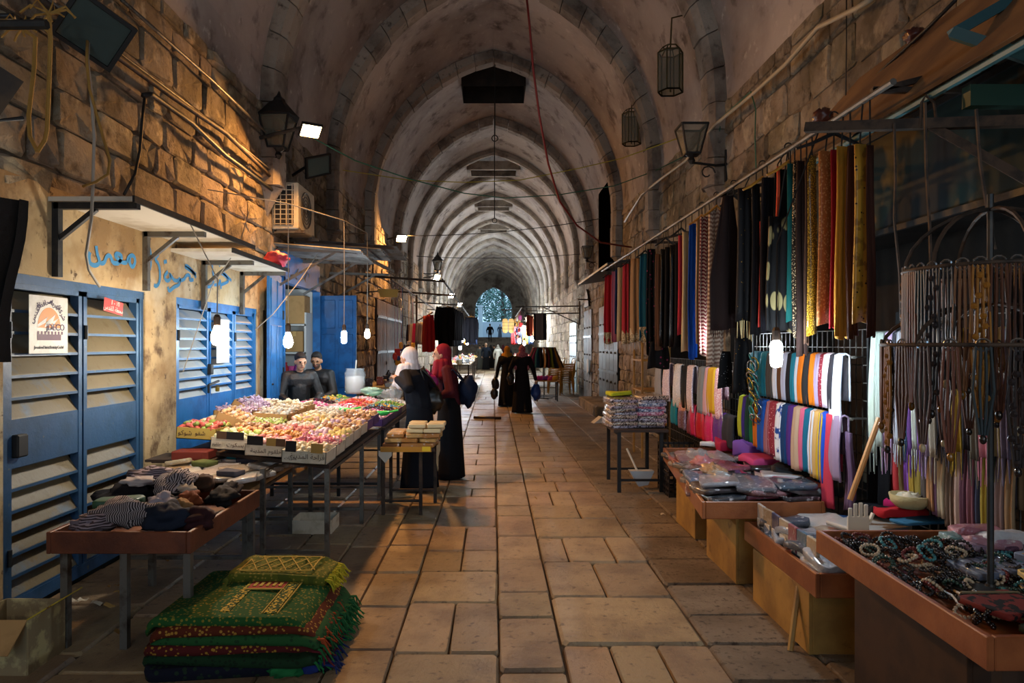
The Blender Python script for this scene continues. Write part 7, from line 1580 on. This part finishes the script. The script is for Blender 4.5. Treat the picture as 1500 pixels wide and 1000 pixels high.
# trees beyond the gateway
LEAF = [mat('dusk_leaf', '#5a7c70', .7, var=.35), mat('dusk_leaf_dark', '#3c5c54', .7, var=.3)]
def tree(label, x, y, z, h, R_, seed, mt):
    t = thing('tree', label, 'tree', (x, y, z)); r_ = random.Random(seed); m = M(); m.tube([(x, y, z), (x+.1, y, z+h*.4), (x, y, z+h*.85)], [.3, .22, .06], 8)
    for k in range(7): a = k*.9; m.tube([(x, y, z+h*(.3+.06*k)), (x+R_*.7*math.cos(a), y+R_*.7*math.sin(a), z+h*(.5+.06*k))], [.1, .03], 5)
    m.build('trunk', mat('bark', '#4a4038', .9), t); m = M()
    for k in range(2600):
        a, b = r_.uniform(0, 2*PI), r_.uniform(-.9, 1); q = R_*r_.uniform(.35, 1)*(1+.25*math.sin(a*3+b*5)); p = Vector((x+q*math.cos(a)*math.sqrt(1-b*b*.8), y+q*math.sin(a)*math.sqrt(1-b*b*.8), z+h*.62+b*h*.42)); s = r_.uniform(.12, .26); u = Vector((r_.gauss(0, 1), r_.gauss(0, 1), r_.gauss(0, 1))).normalized()*s; v = u.orthogonal().normalized()*s*.6; m.add([p-u, p+v, p+u, p-v], [(0, 1, 2, 3)])
    m.build('foliage', mt, t, kind='stuff')
tree('broad leafy tree filling the middle of the far gateway', 1.2, 96, 2.4, 10, 4.2, 1, LEAF[0]); tree('darker leafy tree at the left of the far gateway', -4.0, 101, 2.4, 10.5, 3.6, 2, LEAF[1]); tree('leafy tree at the right of the far gateway', 6.2, 103, 2.4, 11, 4.4, 3, LEAF[1]); tree('tall tree behind the others beyond the gateway', 1.5, 106, 2.4, 14, 5.5, 4, LEAF[0])
m = M(); m.box((-1.5, 78, 4.2), (.5, .5, 3.6)); m.box((-1.5, 78, 6.1), (.7, .7, .2)); o = m.build('stone_pillar', mat('pale_pillar', '#b8c0c4', .7), None); tag(o, 'pale stone pillar at the left of the far gateway', 'pillar')
m = M(); m.box((3.2, 80, 4.5), (1.4, .5, 4.2)); m.box((3.2, 80, 6.7), (1.7, .7, .3)); o = m.build('gate_pier', mat('pale_pillar', '#b8c0c4', .7), None); tag(o, 'white masonry pier at the right of the far gateway', 'pier')
# ------------------------------------------------------------------ people
SKIN = mat('skin', '#c09070', .55, noise=(30, '#a87858', .5, .7)); SKIN2 = mat('olive_skin', '#a87a5a', .55)
DARKHAIR = mat('dark_hair', '#17110e', .7, bump=(120, .4)); EYE_M = mat('eye_dark', '#1a1210', .3); LIPS = mat('lips', '#94544a', .5)
class Body:
    """tapered limbs and ellipsoids fused by a voxel remesh into one continuous surface; each face takes the material of the nearest limb"""
    def __init__(s): s.m = M(); s.pr = []; s.mats = []
    def _mi(s, mt):
        if mt not in s.mats: s.mats.append(mt)
        return s.mats.index(mt)
    def cap(s, a, b, ra, rb, mt, sx=1.0, n=10):
        a, b = Vector(a), Vector(b); d = (b-a); L = d.length; d = d.normalized() if L > 1e-6 else Vector((0, 0, 1)); k = []
        for q in (-1, -.7, -.3, 0): k.append((a+d*q*ra, ra*math.sqrt(max(0, 1-q*q))+.0004))
        for q in (.25, .5, .75): k.append((a.lerp(b, q), ra+(rb-ra)*q))
        for q in (0, .3, .7, 1): k.append((b+d*q*rb, rb*math.sqrt(max(0, 1-q*q))+.0004))
        s.m.tube([p for p, _ in k], [r for _, r in k], n); s.pr.append((0, np.array(a), np.array(b), ra, rb, s._mi(mt))); return s
    def ell(s, c, r3, mt, n=14, k=10, T=None):
        s.m.ball(c, r3, n, k, 0, T); cc = T @ Vector(c) if T is not None else Vector(c); s.pr.append((1, np.array(cc), np.array(r3), 0, 0, s._mi(mt))); return s
    def mesh(s, name, vox, smooth=2, tf=None):
        me = bpy.data.meshes.new(name); me.from_pydata(s.m.v, [], s.m.f)
        bm_ = bmesh.new(); bm_.from_mesh(me); bmesh.ops.recalc_face_normals(bm_, faces=bm_.faces); bm_.to_mesh(me); bm_.free()
        o = bpy.data.objects.new('tmp', me); COL.objects.link(o)
        md = o.modifiers.new('r', 'REMESH'); md.mode = 'VOXEL'; md.voxel_size = vox; md.use_smooth_shade = True
        if smooth: sm = o.modifiers.new('s', 'SMOOTH'); sm.factor = .5; sm.iterations = smooth
        bpy.context.view_layer.update(); out = bpy.data.meshes.new_from_object(o.evaluated_get(bpy.context.evaluated_depsgraph_get()))
        bpy.data.objects.remove(o); bpy.data.meshes.remove(me); out.name = name
        out.materials.clear()
        for q in s.mats: out.materials.append(q)
        n = len(out.polygons); C = np.empty(n*3); out.polygons.foreach_get('center', C); C = C.reshape(-1, 3); best = np.full(n, 1e9); idx = np.zeros(n, int)
        for p in s.pr:
            if p[0] == 0:
                a, b = p[1], p[2]; d = b-a; t = np.clip(((C-a) @ d)/max(d @ d, 1e-9), 0, 1); dist = np.linalg.norm(C-(a+t[:, None]*d), axis=1)-(p[3]+(p[4]-p[3])*t)
            else:
                q = (C-p[1])/p[2]; l = np.linalg.norm(q, axis=1); dist = (l-1)*p[2].min()
            w = dist < best; best[w] = dist[w]; idx[w] = p[5]
        out.polygons.foreach_set('material_index', idx); out.polygons.foreach_set('use_smooth', [True]*n); return out
def ik(sh, tg, l1, l2, pole):
    sh, tg, pole = Vector(sh), Vector(tg), Vector(pole); d = tg-sh; L = min(d.length, (l1+l2)*.995); dn = d.normalized(); a = (l1*l1-l2*l2+L*L)/(2*L); h = math.sqrt(max(0, l1*l1-a*a))
    pn = pole-dn*pole.dot(dn); pn = pn.normalized(); return sh+dn*a+pn*h, sh+dn*L
def hand(b, wrist, elbow, mt, curl=.6, side=1, s=1.0):
    """palm, four fingers of unequal length with a knuckle bend, and a thumb leaving the side of the palm"""
    d = (wrist-elbow).normalized(); up = Vector((0, 0, 1)); u = d.cross(up); u = u.normalized() if u.length > .05 else Vector((1, 0, 0)); dn = d.cross(u).normalized()
    if dn.z > 0: dn = -dn
    p1 = wrist+d*.055*s; b.cap(wrist, p1, .026*s, .032*s, mt)
    for i, L in enumerate((.062, .072, .068, .054)):
        k = p1+u*((i-1.5)*.019*s)+d*.025*s; d2 = (d*math.cos(curl)+dn*math.sin(curl)).normalized(); q = k+d2*L*.55*s; d3 = (d*math.cos(curl*2.1)+dn*math.sin(curl*2.1)).normalized(); b.cap(k, q, .0105*s, .0095*s, mt, n=6); b.cap(q, q+d3*L*.45*s, .0095*s, .008*s, mt, n=6)
    t0 = wrist+d*.025*s+u*side*.028*s; t1 = t0+(d*.6+u*side*.6+dn*.4).normalized()*.038*s; b.cap(t0, t1, .012*s, .0105*s, mt, n=6); b.cap(t1, t1+(d*.85+dn*.4).normalized()*.028*s, .0105*s, .009*s, mt, n=6)
def head(b, c, yaw, pitch, skin, hair=None, s=1.0, beard=None):
    T = Matrix.Translation(c) @ Matrix.Rotation(yaw, 4, 'Z') @ Matrix.Rotation(pitch, 4, 'X') @ Matrix.Scale(s, 4)
    b.ell((0, 0, .02), (.073, .092, .095), skin, T=T); b.ell((0, .03, -.045), (.055, .06, .065), beard or skin, T=T); b.ell((0, .055, -.085), (.03, .03, .022), beard or skin, T=T)
    b.ell((0, .098, -.012), (.012, .018, .016), skin, T=T); b.ell((0, .092, .012), (.009, .012, .024), skin, T=T); b.ell((0, .078, .034), (.05, .014, .01), skin, T=T)
    for sx in (-1, 1):
        b.ell((sx*.074, -.002, -.005), (.012, .02, .03), skin, T=T); b.ell((sx*.029, .083, .016), (.013, .008, .007), EYE_M, T=T); b.ell((sx*.03, .088, .034), (.018, .007, .005), DARKHAIR, T=T)
    b.ell((0, .09, -.046), (.023, .008, .007), LIPS, T=T)
    if hair:
        b.ell((0, -.018, .05), (.08, .093, .085), hair, T=T); b.ell((0, .035, .095), (.06, .05, .03), hair, T=T)
    return T
def person(label, loc, rz, s=1.0, lean=0, robe=None, top=None, skirt=None, scarf_m=None, hair=None, skin=SKIN, handL=None, handR=None, vox=.011, step=0, face=(0, 0), group=None, jacket_open=None, seated=False, coat_len=.5, shoe=None, beard=None, foldamp=.02, hij_len=.32):
    """a standing or seated figure facing local +y; clothes are children"""
    up = Matrix.Translation((0, 0, .92*s)) @ Matrix.Rotation(-lean, 4, 'X') @ Matrix.Translation((0, 0, -.92*s)); U = lambda x, y, z: up @ Vector((x*s, y*s, z*s))
    b = Body(); legm = skirt or robe or top; tm = top or robe
    hipz = .92
    b.cap(U(0, 0, .95), U(0, .0, 1.18), .125*s, .13*s, tm); b.cap(U(-.07, 0, 1.3), U(.07, 0, 1.3), .12*s, .12*s, tm); b.cap(U(0, -.005, 1.38), U(0, .015, 1.47), .052*s, .05*s, skin)
    fw = Vector((0, 1, 0))
    for sx in (-1, 1):
        hip = Vector((sx*.09*s, 0, .9*s))
        if seated: knee = hip+Vector((sx*.05*s, .42*s, .02*s)); foot = knee+Vector((0, .05*s, -.45*s))
        else:
            kx = sx*step; knee = Vector((sx*.09*s, kx*.16*s+.02*s, .48*s)); foot = Vector((sx*.09*s, kx*.24*s-(.06*s if kx < 0 else 0), (.08+(.05 if kx < 0 else 0))*s))
        b.cap(hip, knee, .085*s, .058*s, legm); b.cap(knee, foot, .056*s, .036*s, legm); b.cap(foot+Vector((0, -.03*s, -.04*s)), foot+Vector((0, .12*s, -.05*s)), .035*s, .03*s, shoe or DARKHAIR)
    arms = []
    for sx, tg in ((-1, handL), (1, handR)):
        sh = U(sx*.175, 0, 1.36); t = Vector(tg)*s if tg is not None else U(sx*.26, .06, .86); el, wr_ = ik(sh, t, .29*s, .26*s, (sx*.7, -.6, -.5)); arms.append((sh, el, wr_))
        b.cap(U(sx*.1, 0, 1.37), sh, .07*s, .065*s, tm); b.cap(sh, el, .058*s, .045*s, tm); b.cap(el, wr_, .044*s, .03*s, tm)
        hand(b, wr_, el, skin, .55, -sx, s)
    hc = U(0, .04, 1.56); T = head(b, hc, face[0], face[1]-lean*.6, skin, hair, s, beard)
    me = b.mesh('person', vox, 1); p = bpy.data.objects.new('person', me); COL.objects.link(p); p.location = loc; p.rotation_euler = (0, 0, rz); tag(p, label, 'person', group); ORG[p.name] = Vector(loc)
    def child(nm, bd, v, sm=2): o = bpy.data.objects.new(nm, bd.mesh(nm, v, sm)); put(o, p); return o
    def skirt_mesh(z0, z1, r0, r1, mt, nm, ay=.8, nf=9, shift=(0, 0)):
        m = M(); ph = loc[0]*3 if hasattr(loc, '__getitem__') else 0
        def fn(u, v):
            a = 2*PI*u; q = r0+(r1-r0)*v**.8; q *= 1+foldamp*4*v*math.sin(a*nf+ph)*.35+foldamp*math.sin(a*nf*2.3+1)*v
            z = z0+(z1-z0)*v; c = (up @ Vector((0, 0, z*s))) if z > .92 else Vector((0, 0, z*s)); return (c.x+q*math.cos(a)*s+shift[0]*v, c.y+q*ay*math.sin(a)*s+shift[1]*v, c.z)
        m.sheet(fn, 56, 14, .006); o = bpy.data.objects.new(nm, m.mesh(nm, mt, True)); put(o, p)
    sk = skirt or robe
    if sk and not seated: skirt_mesh(1.02, .025, .15, .25 if robe else .23, sk, 'robe' if robe else 'skirt', .82)
    if top or robe:
        g = Body(); mt = top or robe
        g.cap(U(0, -.005, 1.0-(.0 if robe else coat_len*.15)), U(0, 0, 1.2), .155*s, .15*s, mt); g.cap(U(-.09, -.005, 1.3), U(.09, -.005, 1.3), .135*s, .135*s, mt)
        for (sh, el, wr_) in arms: g.cap(sh, el, .072*s, .062*s, mt); g.cap(el, el.lerp(wr_, .95), .06*s, .046*s, mt); g.cap(U(0, 0, 1.36), sh, .08*s, .074*s, mt)
        child('coat' if top else 'bodice', g, vox*1.1)
        if top and skirt and coat_len > .2: skirt_mesh(1.08, 1.08-coat_len, .168, .2, top, 'coat_tail', .85, 6)
    if scarf_m:
        g = Body(); R = T
        q = lambda x, y, z: R @ Vector((x, y, z))
        g.ell((0, -.032, .035), (.09, .105, .112), scarf_m, T=R); g.ell((0, -.045, -.06), (.084, .09, .1), scarf_m, T=R)
        g.ell((0, .015, -.122), (.068, .075, .042), scarf_m, T=R)
        for a in range(-4, 5):
            an = a/4*2.05; x, y = .13*math.sin(an), -.115*math.cos(an)+.01; L = hij_len*(1-.35*abs(a)/4)
            base = q(x*.75, y*.75, -.1); end = base+Vector((x*.55, y*.5, -L*s)); 
            g.cap(base, end, .055*s, .045*s, scarf_m)
        # leave the face open: carve by dropping the front
        ob_ = child('headscarf', g, vox*.9, 2); me2 = ob_.data; Ti = T.inverted()
        bm_ = bmesh.new(); bm_.from_mesh(me2); kill = []
        for f in bm_.faces:
            c = Ti @ f.calc_center_median()
            if c.y > .005 and (c.x/.066)**2+((c.z+.002)/.088)**2 < 1: kill.append(f)
        bmesh.ops.delete(bm_, geom=kill, context='FACES'); bm_.to_mesh(me2); bm_.free()
    return p, T, arms, U
BLACKC = cloth('#0f0f13'); NAVYB = cloth('#12161f')
# woman in white headscarf reaching over the candy
w1 = Vector((-.86, 7.95, 0)); hl = Vector((-1.14, 8.02, 1.29))
def loc2(p, base, rz): return Matrix.Rotation(-rz, 3, 'Z') @ (Vector(p)-base)
rz1 = math.radians(62)
person('woman in a white headscarf and long black coat reaching over the candy table', w1, rz1, .985, .2, robe=NAVYB, scarf_m=cloth('#d8d0d4'), handL=loc2((-1.1, 7.78, 1.31), w1, rz1), handR=loc2((-.92, 8.35, 1.0), w1, rz1), vox=.0085, hij_len=.3)
w2 = Vector((-.56, 8.62, 0)); rz2 = math.radians(98)
person('woman in a maroon headscarf and cardigan with a long black skirt beside the candy table', w2, rz2, 1.0, .1, top=cloth('#4a1822'), skirt=BLACKC, scarf_m=cloth('#7c1a2c'), handL=loc2((-.75, 8.4, 1.02), w2, rz2), handR=loc2((-.72, 8.75, 1.03), w2, rz2), vox=.0085, coat_len=.2, face=(0, 0), shoe=mat('pale_shoe', '#a8a098', .6), hij_len=.22)
def soft_bag(name, label, c, rad, mt, seed, straps=(), cat='bag', amp=.25):
    t = thing(name, label, cat, (c[0], c[1], c[2]-rad[2])); blob('body', '', '', c, rad, mt, seed, 1.8, amp, 20, 14, parent=t)
    for s_ in straps: m = M(); m.tube(s_, .012, 6); m.build('strap', mt, t, smooth=True)
NAVY = cloth('#16233c')
soft_bag('backpack', 'navy blue backpack on the back of the woman in maroon', (-.33, 8.62, 1.1), (.12, .15, .2), NAVY, 2, [[(-.38, 8.5, 1.22), (-.5, 8.4, 1.38), (-.62, 8.44, 1.3), (-.62, 8.46, 1.1)], [(-.38, 8.74, 1.22), (-.5, 8.82, 1.38), (-.62, 8.8, 1.3)]])
soft_bag('shoulder_bag', 'black leather bag hanging from the shoulder of the woman in white headscarf', (-.72, 8.02, 1.02), (.13, .08, .14), mat('black_leather', '#101412', .3, spec=.7), 4, [[(-.78, 8.0, 1.14), (-.82, 7.92, 1.3), (-.84, 7.9, 1.39)], [(-.64, 8.04, 1.14), (-.74, 8.0, 1.3), (-.82, 7.94, 1.39)]])
soft_bag('handbag', 'magenta handbag between the two women at the candy table', (-.78, 8.35, 1.22), (.1, .07, .1), mat('magenta_leather', '#a01c6c', .5), 6, [[(-.84, 8.35, 1.3), (-.82, 8.3, 1.38), (-.74, 8.35, 1.3)]])
m = M(); m.sheet(lambda u, v: (-.735-.012*math.sin(u*PI), 8.53+.18*u, 1.3-.34*v), 5, 6, .01); o = m.build('white_shirt', cloth('#c8c8cc'), None, smooth=True); sh_o = o; tag(o, 'white shirt front showing under the maroon cardigan', 'shirt')
# two women walking away down the lane
w3 = Vector((.37, 18.6, 0)); person('woman in a mustard headscarf and black robe walking away with black bags', w3, 0.05, .97, .02, robe=BLACKC, scarf_m=cloth('#b07a28'), handL=(-.3, .02, .8), handR=(.26, .05, .85), vox=.014, step=.8, hij_len=.26)
w4 = Vector((.70, 16.8, 0)); person('woman in a pink headscarf and black abaya walking away with a blue bag', w4, -.06, .985, .03, robe=cloth('#120e10'), scarf_m=patterned('pink_print_scarf', '#a85c60', '#7c3c44', 'noise', 30, .85), handL=(-.25, .06, .86), handR=(.34, .0, .84), vox=.014, step=-.9, hij_len=.42)
BAGB = mat('black_plastic_bag', '#141618', .35); 
for (x, y, z, rad, mt, lb) in ((.05, 18.6, .62, (.11, .1, .17), BAGB, 'upper black carrier bag held by the woman in mustard headscarf'), (.02, 18.5, .36, (.1, .1, .15), BAGB, 'lower black carrier bag held by the woman in mustard headscarf'), (1.04, 16.8, .52, (.12, .1, .2), mat('blue_plastic_bag', '#1c3c78', .35), 'blue carrier bag held by the woman in pink headscarf'), (.42, 16.85, .85, (.09, .1, .16), BAGB, 'black handbag under the left arm of the woman in pink headscarf')):
    soft_bag('carrier_bag', lb, (x, y, z), rad, mt, x*7, [[(x-.03, y, z+rad[2]*.8), (x, y, z+rad[2]+.16), (x+.03, y, z+rad[2]*.8)]])
# men seated in the doorway behind the candy
DK = cloth('#14181c'); 
for (x, y, rzd, fyaw, lb, jm, be) in ((-2.67, 9.35, -152, .1, 'smiling man in a black puffer jacket seated at left in the blue doorway', mat('black_puffer', '#12171a', .45, bump=(8, .8)), None), (-2.52, 9.95, 165, .3, 'man with a dark beard in a black jacket leaning beside him in the doorway', mat('black_jacket', '#121314', .6), mat('stubble', '#4a362a', .7))):
    L = Vector((x, y, -.0)); rz_ = math.radians(rzd)
    person(lb, Vector((x, y, -.10)), rz_, 1.0, .12, top=jm, skirt=None, hair=DARKHAIR, skin=mat('skin', '#c09070', .55) if be is None else SKIN2, handL=(-.15, .32, 1.0), handR=(.15, .33, 1.0), vox=.0085, face=(fyaw, -.25), seated=True, beard=be)
    st2 = thing('stool', 'wooden stool under the '+('left' if be is None else 'bearded')+' man in the doorway', 'stool', (x, y, 0)); M().box((x, y, .69), (.34, .34, .04), bev=.006).build('seat', PLY, st2)
    for a in (-1, 1):
        for b_ in (-1, 1): M().box((x+a*.14, y+b_*.14, .335), (.035, .035, .67)).build('leg', PLY, st2)
# the crowd in the distance and two figures on the steps
CR = [(703, 47, '#4a4a44', None, DARKHAIR, 'man in a grey-brown coat at the left edge of the distant crowd', .3), (712, 46, '#1c2430', None, mat('bald', '#b09078', .5), 'tall man in a dark navy suit in the distant crowd', 2.9), (719, 49, '#15151a', '#1a1a1e', None, 'woman in black behind the navy-suited man in the crowd', .2), (729.5, 45, '#c0bcb0', '#8c867c', None, 'woman in a long pale coat in the distant crowd', .1), (737, 47.5, '#3c1c22', '#4a2028', None, 'woman in dark red beside the pale coat in the crowd', -.2), (724, 51, '#24262c', None, DARKHAIR, 'man in a charcoal jacket at the back of the crowd', .1), (744, 50, '#2c2c34', '#3c3c44', None, 'woman in grey at the right of the distant crowd', .3), (708, 52, '#50504c', None, DARKHAIR, 'man in grey half hidden at the back of the crowd', .2)]
for (px, Y, c1, hj, hair_, lb, rzc) in CR:
    x = (px-VPX)*Y/F
    person(lb, Vector((x, Y, 0)), rzc, 1.0 if 'tall' not in lb else 1.08, .02, robe=cloth(c1) if hj or 'coat' in lb else None, top=None if hj or 'coat' in lb else cloth(c1), skirt=None if hj or 'coat' in lb else cloth('#18181c'), scarf_m=cloth(hj) if hj else None, hair=hair_, vox=.03, group='distant crowd', coat_len=.3)
person('man in dark clothes climbing the far steps', Vector((-.32, 60.5, 1.87)), .0, 1.0, .05, top=cloth('#15171c'), skirt=None, hair=DARKHAIR, vox=.03, step=.5)
person('man in a grey coat standing beyond the top of the far steps', Vector((.75, 80, 2.4)), .1, 1.0, .0, robe=cloth('#3c4048'), hair=DARKHAIR, vox=.03)
